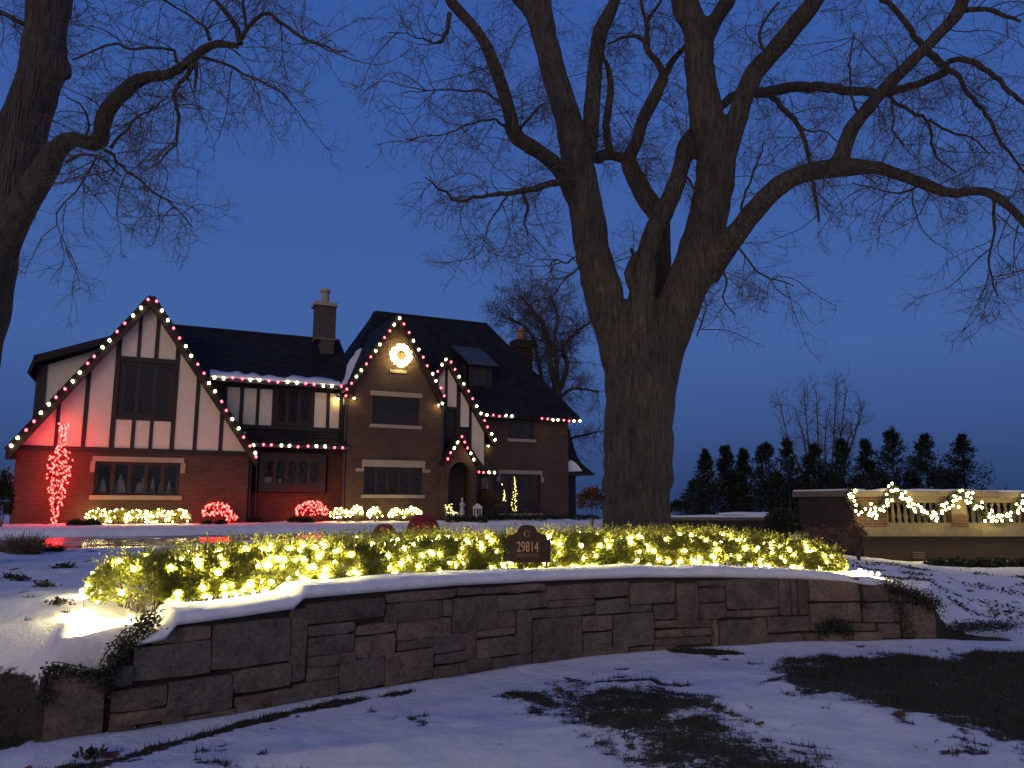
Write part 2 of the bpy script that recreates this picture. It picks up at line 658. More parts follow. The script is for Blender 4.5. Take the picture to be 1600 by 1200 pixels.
nt.links.new(fac, s5.inputs[1])
bp = nd(nt, "ShaderNodeBump", Strength=.8, Distance=.045)
nt.links.new(s5.outputs[0], bp.inputs["Height"])
nt.links.new(bp.outputs[0], b.inputs["Normal"])
M['ground'] = m
M['snow'] = simple("snow", (.86, .86, .88), (.76, .76, .80), .8, 4, .6, 14, dist=.03)

# wet driveway --------------------------------------------------------
m, nt, b = newmat("wet_asphalt")
tc = nd(nt, "ShaderNodeTexCoord")
n1 = nd(nt, "ShaderNodeTexNoise", Scale=.7, Detail=5, Roughness=.6)
nt.links.new(tc.outputs["Object"], n1.inputs["Vector"])
n2 = nd(nt, "ShaderNodeTexNoise", Scale=90, Detail=3)
nt.links.new(tc.outputs["Object"], n2.inputs["Vector"])
nt.links.new(ramp(nt, n1.outputs[0], [(.35, (.018, .016, .016)), (.65, (.06, .052, .048))]), b.inputs["Base Color"])
nt.links.new(ramp(nt, n1.outputs[0], [(.42, (.06, .06, .06)), (.62, (.42, .42, .42))]), b.inputs["Roughness"])
bp = nd(nt, "ShaderNodeBump", Strength=.12, Distance=.01)
nt.links.new(n2.outputs[0], bp.inputs["Height"])
nt.links.new(bp.outputs[0], b.inputs["Normal"])
M['asphalt'] = m

m, nt, b = newmat("lake_water")
b.inputs["Base Color"].default_value = (.01, .02, .035, 1)
b.inputs["Roughness"].default_value = .12
tc = nd(nt, "ShaderNodeTexCoord")
n1 = nd(nt, "ShaderNodeTexNoise", Scale=.3, Detail=5)
nt.links.new(tc.outputs["Object"], n1.inputs["Vector"])
bp = nd(nt, "ShaderNodeBump", Strength=.4, Distance=.3)
nt.links.new(n1.outputs[0], bp.inputs["Height"])
nt.links.new(bp.outputs[0], b.inputs["Normal"])
M['water'] = m

M['boxwood'] = leafmat("boxwood_leaf", (.34, .32, .045), (.12, .155, .025), 7)
M['dark_leaf'] = leafmat("dark_evergreen_leaf", (.030, .042, .018), (.015, .022, .010), 5, .15)
M['conifer'] = leafmat("conifer_leaf", (.022, .032, .018), (.010, .016, .010), 2, .15)
M['ivy'] = leafmat("ivy_leaf", (.045, .040, .022), (.020, .020, .012), 12, .15)
M['rust_leaf'] = leafmat("rust_leaf", (.16, .075, .035), (.09, .045, .022), 5, .25)
M['dry_grass'] = simple("dry_grass", (.20, .14, .08), (.12, .085, .05), .9, 12, 0)
M['blade'] = simple("lawn_blade", (.052, .045, .018), (.022, .020, .010), .9, 14, 0)
M['dead_leaf'] = simple("dead_leaf", (.16, .065, .035), (.09, .04, .025), .8, 20, .2)

WARM = (1.0, .80, .33)
M['b_hedge'] = emit("warm_bulb", (1.0, .83, .34), 225)
M['b_spot'] = emit("bright_bulb", (1.0, .80, .36), 420)
M['b_white'] = emit("warm_white_bulb", (1.0, .88, .42), 14)
M['b_red'] = emit("red_bulb", (1.0, .055, .085), 10)
M['b_tree_red'] = emit("red_fairy_bulb", (1.0, .015, .012), 46)
M['b_fairy'] = emit("warm_fairy_bulb", (1.0, .78, .29), 48)
M['b_window'] = emit("amber_fairy_bulb", (1.0, .72, .20), 6)
M['b_flood'] = emit("flood_bulb", (1.0, .78, .30), 18)

# ================================================================== TERRAIN
_wp = np.array([(-9, 5.2), (-3.9, 5.5), (-3.3, 5.62), (-2.87, 5.83), (-2.4, 6.2), (-1.83, 6.68), (-1.2, 7.22), (-.62, 7.70), (0, 8.17), (.7, 8.60), (1.42, 8.94), (2.5, 9.32), (3.5, 9.60), (5.18, 9.82), (7, 9.9), (14, 9.6)])
_wx = np.linspace(-9, 14, 800)
_wy = np.interp(_wx, _wp[:, 0], _wp[:, 1])
_k = np.hanning(41)
_k /= _k.sum()
_wy = np.convolve(np.pad(_wy, 20, mode='edge'), _k, 'valid')


def Wy(x): return np.interp(x, _wx, _wy)


def Wslope(x): return (Wy(np.asarray(x) + .05) - Wy(np.asarray(x) - .05)) / .1


_zt = np.array([(-9, .42), (-3.35, .44), (-2.92, .46), (-2.86, .62), (-2.62, .66), (-2.56, .755), (-1.84, .80), (-1.77, .88), (-.5, .885), (0, .87), (1.4, .855), (2.5, .82), (3.5, .775), (4.05, .73), (4.6, .67), (5.2, .52)])


def Ztop(x): return np.interp(x, _zt[:, 0], _zt[:, 1])


_tb = np.array([(-60, .78), (-12, .78), (-6, .68), (-3.3, .66), (-2.7, .78), (-1.9, .84), (0, .90), (2, .89), (3.6, .84), (4.6, .74), (5.4, .56), (6.5, .44), (9, .34), (60, .30)])

# driveway outline (world, flat at HZ)
DRV = np.array([G(-500, 880, .75)[:2], G(-120, 880, .75)[:2], G(60, 879, .75)[:2], G(150, 874, .75)[:2], G(260, 868, .75)[:2], G(420, 856, .75)[:2], G(620, 849, .75)[:2], G(700, 845, .75)[:2], G(715, 838, .75)[:2],
                G(690, 829.5, .75)[:2], G(560, 831.5, .75)[:2], G(400, 833.5, .75)[:2], G(250, 836.5, .75)[:2], G(110, 838, .75)[:2], G(0, 837, .75)[:2], G(-400, 836, .75)[:2]])


def poly_sd(x, y, poly):
    """signed distance, negative inside"""
    x, y = np.asarray(x, float), np.asarray(y, float)
    d = np.full(x.shape, 1e9)
    ins = np.zeros(x.shape, bool)
    n = len(poly)
    for i in range(n):
        ax, ay = poly[i]
        bx, by = poly[(i + 1) % n]
        ex, ey = bx - ax, by - ay
        t = np.clip(((x - ax) * ex + (y - ay) * ey) / (ex * ex + ey * ey + 1e-12), 0, 1)
        d = np.minimum(d, np.hypot(x - ax - t * ex, y - ay - t * ey))
        c = ((ay > y) != (by > y)) & (x < (bx - ax) * (y - ay) / (by - ay + 1e-12) + ax)
        ins ^= c
    return np.where(ins, -d, d)


def line_d(x, y, pts):
    d = np.full(np.shape(x), 1e9)
    for (ax, ay), (bx, by) in zip(pts[:-1], pts[1:]):
        ex, ey = bx - ax, by - ay
        t = np.clip(((x - ax) * ex + (y - ay) * ey) / (ex * ex + ey * ey + 1e-12), 0, 1)
        d = np.minimum(d, np.hypot(x - ax - t * ex, y - ay - t * ey))
    return d


def wall_d(x, y):
    return (y - Wy(x)) / np.sqrt(1 + Wslope(x) ** 2)


def ground_z(x, y, detail=True):
    x, y = np.asarray(x, float), np.asarray(y, float)
    d = wall_d(x, y)
    T = np.interp(x, _tb[:, 0], _tb[:, 1])
    near = np.exp(-np.clip(d, 0, 50) / 3.0)
    far = np.interp(x, [-60, 5, 9, 60], [.78, .78, .40, .30])
    T = T * near + far * (1 - near)
    # the left bank rises behind its edge
    T = T + .16 * sstep(.2, 1.6, d) * sstep(-2.6, -3.4, x)
    low = .055 * np.exp(-np.abs(d + .12) / .28) * sstep(-3.6, -3, x) * (1 - sstep(5, 6, x))
    low = low + .03 * (fbm(x * .9, y * .9, 3) - .5)
    w0 = .16
    wid = .14 + .50 * sstep(-3.34, -3.62, x) + 2.6 * sstep(5.2, 6.8, x)
    s = sstep(w0, w0 + wid, d)
    z = low * (1 - s) + T * s
    if detail:
        a = sstep(.3, 1, np.abs(d)) * .6 + .4
        z = z + a * (.050 * (fbm(x * 2.2, y * 2.2, 3) - .5) + .030 * (fbm(x * 7, y * 7, 3) - .5))
    dd = poly_sd(x, y, DRV)
    z = np.where(y > 12, z + (.64 - z) * sstep(.05, -.30, dd + .25 * (fbm(x * .7, y * .7, 3) - .5)), z)
    # bluff to the lake
    z = z - 12 * sstep(58, 74, y)
    return z


def gz(x, y): return float(ground_z(np.array([x]), np.array([y]))[0])


PA = [G(*p, 0)[:2] for p in ((838, 1088), (905, 1072), (1010, 1069), (1062, 1086), (1112, 1112), (1180, 1142), (1290, 1185), (1420, 1260), (1100, 1270), (1040, 1205), (985, 1165), (900, 1128))]
PB = [G(*p, 0)[:2] for p in ((1215, 1045), (1290, 1031), (1400, 1027), (1600, 1020), (1800, 1016), (1900, 1200), (1640, 1178), (1520, 1140), (1400, 1112), (1310, 1088), (1255, 1072))]
LN = [[G(*p, 0)[:2] for p in ((40, 1215), (170, 1195), (250, 1172), (330, 1150), (400, 1134), (480, 1116), (560, 1100), (640, 1086))],
      [G(*p, 0)[:2] for p in ((935, 1066), (1010, 1062), (1060, 1072))]]


def bare(x, y):
    d = wall_d(x, y)
    n = fbm(x * 1.7 + 5, y * 1.7, 4)
    n2 = fbm(x * 6 + 5, y * 6, 3)
    v = np.zeros(np.shape(x))
    for pl, cap in ((PA, .86), (PB, 1.05)):
        v = np.maximum(v, cap * sstep(.42, -.30, poly_sd(x, y, pl) + 1.0 * (n - .5) + .7 * (n2 - .5)) * (.72 + .5 * sstep(.38, .62, fbm(x * 4 + 9, y * 5, 4))))
    for ln, w in zip(LN, (.10, .08)):
        v = np.maximum(v, .9 * sstep(w, 0, line_d(x, y, ln) + .16 * (n2 - .5)))
    spots = sstep(.60, .78, n2) * sstep(.42, .60, n) * .62
    v = np.maximum(v, spots * (d < -.35))
    # spots on the upper snow at either end
    v = np.maximum(v, sstep(.66, .80, n2) * .75 * (d > .5) * ((x > 4.9) & (y < 19)))
    v = np.maximum(v, sstep(.72, .84, n2) * .8 * (d > .5) * ((x < -3) & (y < 13)))
    # bare soil by the wall, plus a painted shade patch at its right end
    sb_ = sstep(.16, .30 + .50 * sstep(-3.34, -3.62, x), d)
    lb = sstep(.62, .40, sb_ + .3 * (n2 - .5)) * sstep(-.10, .04, d + .1 * (n2 - .5)) * sstep(-3.34, -3.46, x)
    v = np.maximum(v, lb * 1.1)
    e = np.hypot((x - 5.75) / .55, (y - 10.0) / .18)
    v = np.maximum(v, 1.1 * sstep(1.1, .6, e + .4 * (n2 - .5)))  # dark ground painted for the shade under the ivy's end
    e = np.hypot((x - 2.15) / .55, (y - 8.93) / .13)
    v = np.maximum(v, 1.1 * sstep(1.1, .6, e + .5 * (n2 - .5)))
    return np.clip(v, 0, 1.2)


xs = np.unique(np.concatenate([np.linspace(-400, -40, 12), np.linspace(-40, -12, 60), np.linspace(-12, -6, 60), np.arange(-6, 8.5, .04), np.linspace(8.5, 14, 60), np.linspace(14, 40, 50), np.linspace(40, 400, 12)]))
ys = np.unique(np.concatenate([np.linspace(-120, 2, 12), np.linspace(2, 4.3, 12), np.arange(4.3, 11.6, .04), np.linspace(11.6, 32, 150), np.linspace(32, 80, 50), [120]]))
gx, gy = np.meshgrid(xs, ys)
gzv = ground_z(gx, gy)
nx, ny = len(xs), len(ys)
Vg = np.stack([gx, gy, gzv], -1).reshape(-1, 3)
ii = (np.arange(ny - 1)[:, None] * nx + np.arange(nx - 1)[None, :]).ravel()
Fg = np.stack([ii, ii + 1, ii + nx + 1, ii + nx], 1)
me = mesh("ground", Vg, Fg, M['ground'], True)
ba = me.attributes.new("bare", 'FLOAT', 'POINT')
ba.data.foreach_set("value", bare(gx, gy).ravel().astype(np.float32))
g = link("ground", me)
tag(g, kind="structure")

mb = MB()
d2 = [(p[0], p[1], .742) for p in DRV]
mb.add(d2, [tuple(range(len(d2)))])
tag(mb.build("driveway", M['asphalt']), kind="structure")
mb = MB()
mb.add([(-6000, 60, -9), (6000, 60, -9), (6000, 8000, -9), (-6000, 8000, -9)], [(0, 1, 2, 3)])
tag(mb.build("lake", M['water']), kind="structure")

# lawn blades in the bare patches -------------------------------------
nb = 150000
bx = rng.uniform(-4.5, 7.5, nb)
by = rng.uniform(4.4, 10.2, nb)
bv = bare(bx, by)
dw = wall_d(bx, by)
keep = (rng.random(nb) < np.clip((bv - .35) * 1.8, 0, 1)) & ((dw < -.02) | ((dw > .5) & ((bx > 5) | (bx < -3))) | ((bx < -3.36) & (dw < .7)))
bx, by = bx[keep], by[keep]
bz = ground_z(bx, by)
n = len(bx)
a = rng.uniform(0, 2 * np.pi, n)
h = rng.uniform(.02, .055, n)
ln = rng.uniform(0, .035, n)
w = .004
c, s = np.cos(a), np.sin(a)
V = np.empty((n, 3, 3))
V[:, 0] = np.stack([bx - w * s, by + w * c, bz - .005], 1)
V[:, 1] = np.stack([bx + w * s, by - w * c, bz - .005], 1)
V[:, 2] = np.stack([bx + c * ln, by + s * ln, bz + h], 1)
o = obj("lawn_grass", V.reshape(-1, 3), np.arange(3 * n).reshape(-1, 3), M['blade'])
tag(o, "short dark winter grass showing through the melted snow in the foreground", "grass", kind="stuff")

# ================================================================== RETAINING WALL
# arc length along the wall face
_sx = np.linspace(-3.32, 5.22, 1500)
_sy = Wy(_sx)
_sl = np.r_[0, np.cumsum(np.hypot(np.diff(_sx), np.diff(_sy)))]


def wpt(u, off=0.0):
    """point on the wall face at arc length u, moved off metres behind (+) the face"""
    x = np.interp(u, _sl, _sx)
    y = Wy(x)
    s_ = Wslope(x)
    n_ = np.array([-s_, 1.0]) / math.sqrt(1 + s_ * s_)
    return np.array([x + n_[0] * off, y + n_[1] * off])


def wpix(px, py):
    """(u, z) where a pixel's sight line meets the wall face"""
    d = ray(px, 900)
    f = d[0] / d[1]
    d = ray(px, py)
    f = d[0] / d[1]
    k = np.argmin(np.abs(_sx / _sy - f))
    return _sl[k], CAMZ + d[2] / d[1] * _sy[k]


# every stone, read off the photograph in four strips: (x0, x1, y_top, y_bottom at its middle)
ST = []


def strip(ox, oy, s, L):
    for x0, x1, y0, y1 in L:
        ST.append((ox + x0 / s, ox + x1 / s, oy + y0 / s, oy + y1 / s))


ST += [(74, 166, 1059, 1170)]
strip(150, 920, 4.706, [(420, 855, 285, 395), (285, 850, 402, 655), (862, 1432, 235, 565), (1440, 1560, 140, 680), (120, 280, 560, 715),
                        (120, 520, 722, 885), (526, 1003, 650, 915), (1010, 1430, 570, 745), (1010, 1590, 750, 822), (100, 515, 892, 1000),
                        (90, 300, 1005, 1100), (305, 480, 995, 1080), (484, 655, 925, 1030), (660, 1020, 905, 1030), (1025, 1280, 830, 960), (1290, 1600, 780, 890)])
strip(460, 900, 5, [(92, 712, 190, 352), (725, 1262, 118, 192), (722, 1140, 198, 345), (1146, 1225, 185, 315), (1232, 1582, 160, 430), (1268, 1452, 88, 150),
                    (112, 470, 370, 458), (108, 464, 462, 608), (474, 800, 368, 448), (470, 790, 455, 635), (806, 1222, 335, 486), (806, 1072, 492, 568),
                    (1080, 1426, 450, 590), (105, 462, 606, 692), (100, 345, 698, 812), (350, 702, 645, 880), (706, 1082, 580, 830), (1086, 1426, 596, 672), (1086, 1537, 678, 790), (0, 345, 818, 990)])
strip(740, 880, 5.333, [(-10, 70, 205, 255), (75, 288, 196, 250), (292, 592, 172, 240), (192, 608, 252, 385), (596, 1284, 168, 290), (614, 1000, 298, 362), (466, 1000, 368, 445),
                        (1004, 1282, 296, 420), (1290, 1665, 158, 336), (1286, 1482, 343, 406), (195, 350, 396, 538), (355, 476, 385, 755), (484, 896, 450, 830),
                        (896, 1140, 432, 562), (904, 1142, 570, 710), (1148, 1492, 415, 690), (24, 346, 545, 608), (24, 352, 614, 775), (146, 482, 765, 870), (-60, 142, 785, 900),
                        (-60, 20, 560, 780), (900, 1296, 700, 810), (1302, 1490, 695, 800)])
strip(1020, 880, 5.714, [(4, 200, 360, 502), (4, 208, 508, 578), (196, 392, 178, 572), (398, 642, 150, 208), (402, 638, 214, 350), (402, 642, 355, 495), (645, 1112, 138, 408),
                         (645, 1122, 414, 480), (1117, 1222, 135, 462), (1226, 1280, 140, 462), (1284, 1378, 140, 462), (10, 512, 582, 652), (10, 512, 657, 735), (5, 200, 740, 840),
                         (205, 505, 738, 840), (412, 518, 498, 574), (524, 572, 500, 800), (576, 884, 502, 800), (888, 1012, 486, 800), (1016, 1162, 475, 622), (1166, 1394, 470, 610),
                         (1016, 1340, 630, 760), (1344, 1480, 620, 750)])
strip(1240, 880, 6.667, [(142, 672, 150, 396), (680, 992, 230, 396), (152, 546, 408, 700), (550, 692, 408, 612), (700, 1092, 408, 612), (998, 1205, 300, 400),
                         (265, 600, 712, 870), (604, 900, 712, 870), (555, 850, 620, 704), (860, 1100, 620, 782), (905, 1225, 790, 870), (1100, 1225, 410, 780), (1230, 1480, 425, 860), (1210, 1455, 372, 420)])

rw = empty("retaining_wall", (0, 8.2, 0), 0, "long curved retaining wall of rough brown stone blocks below the lit hedge", "stone wall")
# core behind the stones
us = np.linspace(0, _sl[-1], 160)
core = []
for u in us:
    a_, b_ = wpt(u, .05), wpt(u, .36)
    zt = float(Ztop(a_[0])) - .015
    core.append([(a_[0], a_[1] - 8.2, -.15), (a_[0], a_[1] - 8.2, zt), (b_[0], b_[1] - 8.2, zt), (b_[0], b_[1] - 8.2, -.15)])
V = np.array(core).reshape(-1, 3)
F = []
for i in range(len(us) - 1):
    for k in range(3):
        F.append((i * 4 + k, i * 4 + k + 1, i * 4 + 4 + k + 1, i * 4 + 4 + k))
F += [(0, 1, 2, 3), tuple((len(us) - 1) * 4 + k for k in (3, 2, 1, 0))]
obj("core", V, F, M['mortar'], rw)


def stone_mesh(u0, u1, z0, z1, seed, proud):
    r_ = np.random.default_rng(seed)
    nu, nz = max(3, min(6, int((u1 - u0) / .14) + 2)), 4
    fu = np.linspace(0, 1, nu)
    fz = np.linspace(0, 1, nz)
    c_ = .005
    V = []
    for j, b_ in enumerate(fz):
        for i, a_ in enumerate(fu):
            edge = (i in (0, nu - 1)) + (j in (0, nz - 1))
            off = -proud + (.007 if edge == 1 else .013 if edge == 2 else 0) + r_.normal(0, .003)
            u = u0 + (u1 - u0) * a_ + r_.normal(0, .0025) * (1 if 0 < i < nu - 1 else .8)
            z = z0 + (z1 - z0) * b_ + r_.normal(0, .0028)
            if edge == 2:
                u += (c_ if i == 0 else -c_) * r_.uniform(.3, 1.3)
                z += (c_ if j == 0 else -c_) * r_.uniform(.3, 1.3)
            p = wpt(u, off)
            V.append((p[0], p[1] - 8.2, z))
    nf = len(V)
    F = [(j * nu + i, j * nu + i + 1, (j + 1) * nu + i + 1, (j + 1) * nu + i) for j in range(nz - 1) for i in range(nu - 1)]
    ring = [i for i in range(nu)] + [j * nu + nu - 1 for j in range(1, nz)] + [(nz - 1) * nu + i for i in range(nu - 2, -1, -1)] + [j * nu for j in range(nz - 2, 0, -1)]
    for k in ring:
        x, y, z = V[k]
        u = u0 if k % nu == 0 else u1 if k % nu == nu - 1 else u0 + (u1 - u0) * (k % nu) / (nu - 1)
        p = wpt(u, .16)
        V.append((p[0], p[1] - 8.2, z))
    m_ = len(ring)
    F += [(ring[(k + 1) % m_], ring[k], nf + k, nf + (k + 1) % m_) for k in range(m_)]
    return mesh("stone", V, F, M['stone'], False)


for k, (x0, x1, y0, y1) in enumerate(ST):
    xm = (x0 + x1) / 2
    u0, _ = wpix(x0, y0)
    u1, _ = wpix(x1, y0)
    _, zt = wpix(xm, y0)
    _, zb = wpix(xm, y1)
    zb = max(zb, -.08)
    if u1 - u0 < .02: continue
    u1 = min(u1, _sl[-1])
    link("stone", stone_mesh(u0 + .0035, u1 - .0035, zb + .0035, zt - .0035, 100 + k, float(rng.uniform(.0, .045))), rw)

# snow lying on the wall ------------------------------------------------
us = np.linspace(.62, _sl[-1] - .75, 420)
prof = [(.28, -.05), (-.012, -.006), (-.048, .030), (-.034, .070), (0.0, .094), (.12, .108), (.30, .110), (.50, .09), (.62, .0)]
V = []
for i, u in enumerate(us):
    x = wpt(u)[0]
    zt = float(Ztop(x))
    t = 1.0
    k1 = min(1, (u - us[0]) / .25) * min(1, (us[-1] - u) / .9 + .25)
    nz_ = .055 * (fbm(np.array([u * 3.3]), np.array([3.3]), 4)[0] - .5)
    for j, (o_, h_) in enumerate(prof):
        q = wpt(u, o_ + ((.05 * (fbm(np.array([u * 3.5]), np.array([7.7]), 3)[0] - .5)) if 0 < j < 5 else 0))
        back = sstep(.3, .6, o_)
        gg = gz(*wpt(u, .62)) if j == len(prof) - 1 else 0
        zz = zt + (h_ * (.25 + .75 * k1) if h_ > 0 else h_) + nz_ * (j > 2)
        if j == len(prof) - 1: zz = min(gg - .02, zt + .05)
        V.append((q[0], q[1], zz))
m_ = len(prof)
F = [(i * m_ + j, i * m_ + j + 1, (i + 1) * m_ + j + 1, (i + 1) * m_ + j) for i in range(len(us) - 1) for j in range(m_ - 1)]
F += [tuple(range(m_ - 1, -1, -1)), tuple((len(us) - 1) * m_ + k for k in range(m_))]
tag(obj("snow_cap", V, F, M['snow'], None, True), kind="structure")

# ================================================================== HOUSE
house = empty("tudor_house", tuple(H0), R(90 - HA), "large brick and half-timbered house with steep gables outlined in red and white lights", "house")
# rotation: local x = U, local y = V
VG, VM, VL, VC, VE, VW = 0.0, 1.0, 1.15, .35, 1.0, 2.1   # planes: garage, upper middle, lower middle, central block, entry gable, right wing


def rect(px0, px1, py0, py1, v):
    """rectangle (u0,u1,z0,z1) on plane v read at the middles of its sides"""
    xm, ym = (px0 + px1) / 2, (py0 + py1) / 2
    return HP(px0, ym, v)[0], HP(px1, ym, v)[0], HP(xm, py1, v)[1], HP(xm, py0, v)[1]


def facade(name, outer, holes, v, depth, mat, reveal=.14, back=True):
    """wall with real openings: outer and holes are lists of (u,z)"""
    loops = [outer] + holes
    allp = [p for l in loops for p in l]
    tris = tessellate_polygon([[Vector((p[0], p[1], 0)) for p in l] for l in loops])
    n = len(allp)
    V = [(p[0], v, p[1]) for p in allp] + [(p[0], v + depth, p[1]) for p in allp]
    F = []
    for t in tris:
        a, b_, c = t
        area = (allp[b_][0] - allp[a][0]) * (allp[c][1] - allp[a][1]) - (allp[c][0] - allp[a][0]) * (allp[b_][1] - allp[a][1])
        if area < 0: a, c = c, a
        F.append((a, b_, c))
        F.append((n + c, n + b_, n + a))
    s = 0
    for l in loops:
        m_ = len(l)
        for i in range(m_):
            j = (i + 1) % m_
            F.append((s + j, s + i, n + s + i, n + s + j))
        s += m_
    me = mesh(name, V, [tuple(f) for f in F], mat)
    import bmesh
    bm = bmesh.new()
    bm.from_mesh(me)
    bmesh.ops.recalc_face_normals(bm, faces=bm.faces)
    bm.to_mesh(me)
    bm.free()
    return link(name, me, house)


def hole(r): return [(r[0], r[2]), (r[1], r[2]), (r[1], r[3]), (r[0], r[3])]


def window(r, v, n, fw=.06, inset=.07, room=True, leads=0, transom=None, curtain=None, label=None, depth=1.5):
    u0, u1, z0, z1 = r
    mb = MB()
    y0, y1 = v + inset, v + inset + .07
    mb.box(u0, u1, y0, y1, z0, z0 + fw).box(u0, u1, y0, y1, z1 - fw, z1)
    mb.box(u0, u0 + fw, y0, y1, z0 + fw, z1 - fw).box(u1 - fw, u1, y0, y1, z0 + fw, z1 - fw)
    w = (u1 - u0 - fw * (n + 1)) / n
    f = mb.build("window", M['frame'], house)
    if label: f["label"] = label
    for i in range(n):
        a = u0 + fw + i * (w + fw)
        if i:
            MB().box(a - fw, a, y0 - .01, y1, z0 + fw, z1 - fw).build("mullion", M['frame'], f)
        MB().add([(a, y0 + .035, z0 + fw), (a + w, y0 + .035, z0 + fw), (a + w, y0 + .035, z1 - fw), (a, y0 + .035, z1 - fw)], [(0, 1, 2, 3)]).build("pane", M['glass'], f)
        s = MB()
        sw = .035
        s.box(a, a + sw, y0 + .015, y0 + .055, z0 + fw, z1 - fw).box(a + w - sw, a + w, y0 + .015, y0 + .055, z0 + fw, z1 - fw)
        s.box(a + sw, a + w - sw, y0 + .015, y0 + .055, z0 + fw, z0 + fw + sw).box(a + sw, a + w - sw, y0 + .015, y0 + .055, z1 - fw - sw, z1 - fw)
        s.build("sash", M['frame'], f)
        if leads:
            s = MB()
            for k in range(1, leads):
                zz = z0 + fw + (z1 - z0 - 2 * fw) * k / leads
                s.box(a + sw, a + w - sw, y0 + .022, y0 + .029, zz - .006, zz + .006)
            for k in range(1, 3):
                uu = a + w * k / 3
                s.box(uu - .006, uu + .006, y0 + .020, y0 + .028, z0 + fw + sw, z1 - fw - sw)
            s.build("leading", M['iron'], f)
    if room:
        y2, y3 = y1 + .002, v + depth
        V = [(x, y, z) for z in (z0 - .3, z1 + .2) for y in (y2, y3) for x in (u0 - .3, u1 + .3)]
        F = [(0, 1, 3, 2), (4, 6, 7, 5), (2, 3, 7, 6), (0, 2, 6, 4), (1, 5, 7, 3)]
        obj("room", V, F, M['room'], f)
    return f


def cloth(parent, u0, u1, y, z0, z1, gather=.5, mat=None):
    """hanging curtain, pleated, drawn in towards its middle at gather height"""
    n, m_ = 13, 9
    V = []
    for j in range(m_):
        t = j / (m_ - 1)
        sq = 1 - .92 * t ** 1.3
        for i in range(n):
            s_ = i / (n - 1) - .5
            V.append(((u0 + u1) / 2 + (u1 - u0) * s_ * sq, y + .03 * math.sin(i * 2.1), z0 + (z1 - z0) * t))
    F = [(j * n + i, j * n + i + 1, (j + 1) * n + i + 1, (j + 1) * n + i) for j in range(m_ - 1) for i in range(n - 1)]
    return obj("curtain", V, F, mat or M['curtain'], parent, True)


def dressing(r, v, drop=.0, lint=.22, sill=.16, side=.1, proud=.05, lintel=True, droph=.25, name="window_surround"):
    u0, u1, z0, z1 = r
    if lintel:
        mb = MB().box(u0 - side, u1 + side, v - proud, v + .10, z1 + .003, z1 + lint)
        if drop:
            mb.box(u0 - side, u0 - .004, v - proud, v + .09, z1 - droph, z1 + .001).box(u1 + .004, u1 + side, v - proud, v + .09, z1 - droph, z1 + .001)
            mb.box(u0 - side - drop, u0 - side - .002, v - proud + .01, v + .09, z1 - droph, z1 - droph * .35)
            mb.box(u1 + side + .002, u1 + side + drop, v - proud + .01, v + .09, z1 - droph, z1 - droph * .35)
        mb.build("stone_lintel", M['limestone'], house)
    if sill:
        MB().box(u0 - side, u1 + side, v - proud - .03, v + .12, z0 - sill, z0 - .003).build("stone_sill", M['limestone'], house)


def studbox(u0, u1, z0, z1, v, t=.045, name="timber"):
    return MB().box(u0, u1, v - t, v - .004, z0, z1).build(name, M['timber'], house)


def slates(parent, A, B, C, D, seed=0, row=.20, w=.26, lift=.02, clip=None):
    """slated slope. A,B eave ends, C,D ridge ends (C above B, D above A), local coords"""
    A, B, C, D = [np.asarray(p, float) for p in (A, B, C, D)]
    r_ = np.random.default_rng(seed)
    nrm = np.cross(B - A, D - A)
    nrm /= np.linalg.norm(nrm)
    if nrm[2] < 0: nrm = -nrm
    h = (np.linalg.norm(D - A) + np.linalg.norm(C - B)) / 2
    nr = max(2, int(h / row))
    Vs, n = [], 0
    for j in range(nr):
        t0, t1 = j / nr, min(1.0, (j + 1.25) / nr)
        a0, b0 = A + (D - A) * t0, B + (C - B) * t0
        a1, b1 = A + (D - A) * t1, B + (C - B) * t1
        L = np.linalg.norm(b0 - a0)
        m_ = max(1, int(L / w))
        e = (np.arange(m_ + 1) + (.5 if j % 2 else 0) * 1.0 + r_.uniform(-.12, .12, m_ + 1)) / m_
        e = np.clip(e, 0, 1)
        e[0], e[-1] = 0, 1
        s0, s1 = e[:-1], e[1:] - .012 / max(L, .1)
        lf = lift + r_.uniform(0, .018, m_)
        up = (a1 - a0) / np.linalg.norm(a1 - a0)
        jag = r_.uniform(-.02, .03, m_)
        q = np.empty((m_, 8, 3))
        for k, (s_, base, end, l_) in enumerate(((s0, a0, b0, lf), (s1, a0, b0, lf), (s1, a1, b1, 0 * lf + .004), (s0, a1, b1, 0 * lf + .004))):
            p = base[None] + (end - base)[None] * s_[:, None]
            if k < 2: p = p - up[None] * jag[:, None]
            q[:, k] = p
            q[:, k + 4] = p + nrm[None] * (l_[:, None] + .012)
        Vs.append(q)
    V = np.concatenate(Vs)
    N = len(V)
    b_ = np.arange(N)[:, None] * 8
    F = np.concatenate([b_ + np.array(f)[None] for f in ((4, 5, 6, 7), (0, 1, 5, 4), (1, 2, 6, 5), (3, 0, 4, 7))])
    o = obj("slates", V.reshape(-1, 3), F, M['slate'], parent)
    o["kind"] = "stuff"
    return o


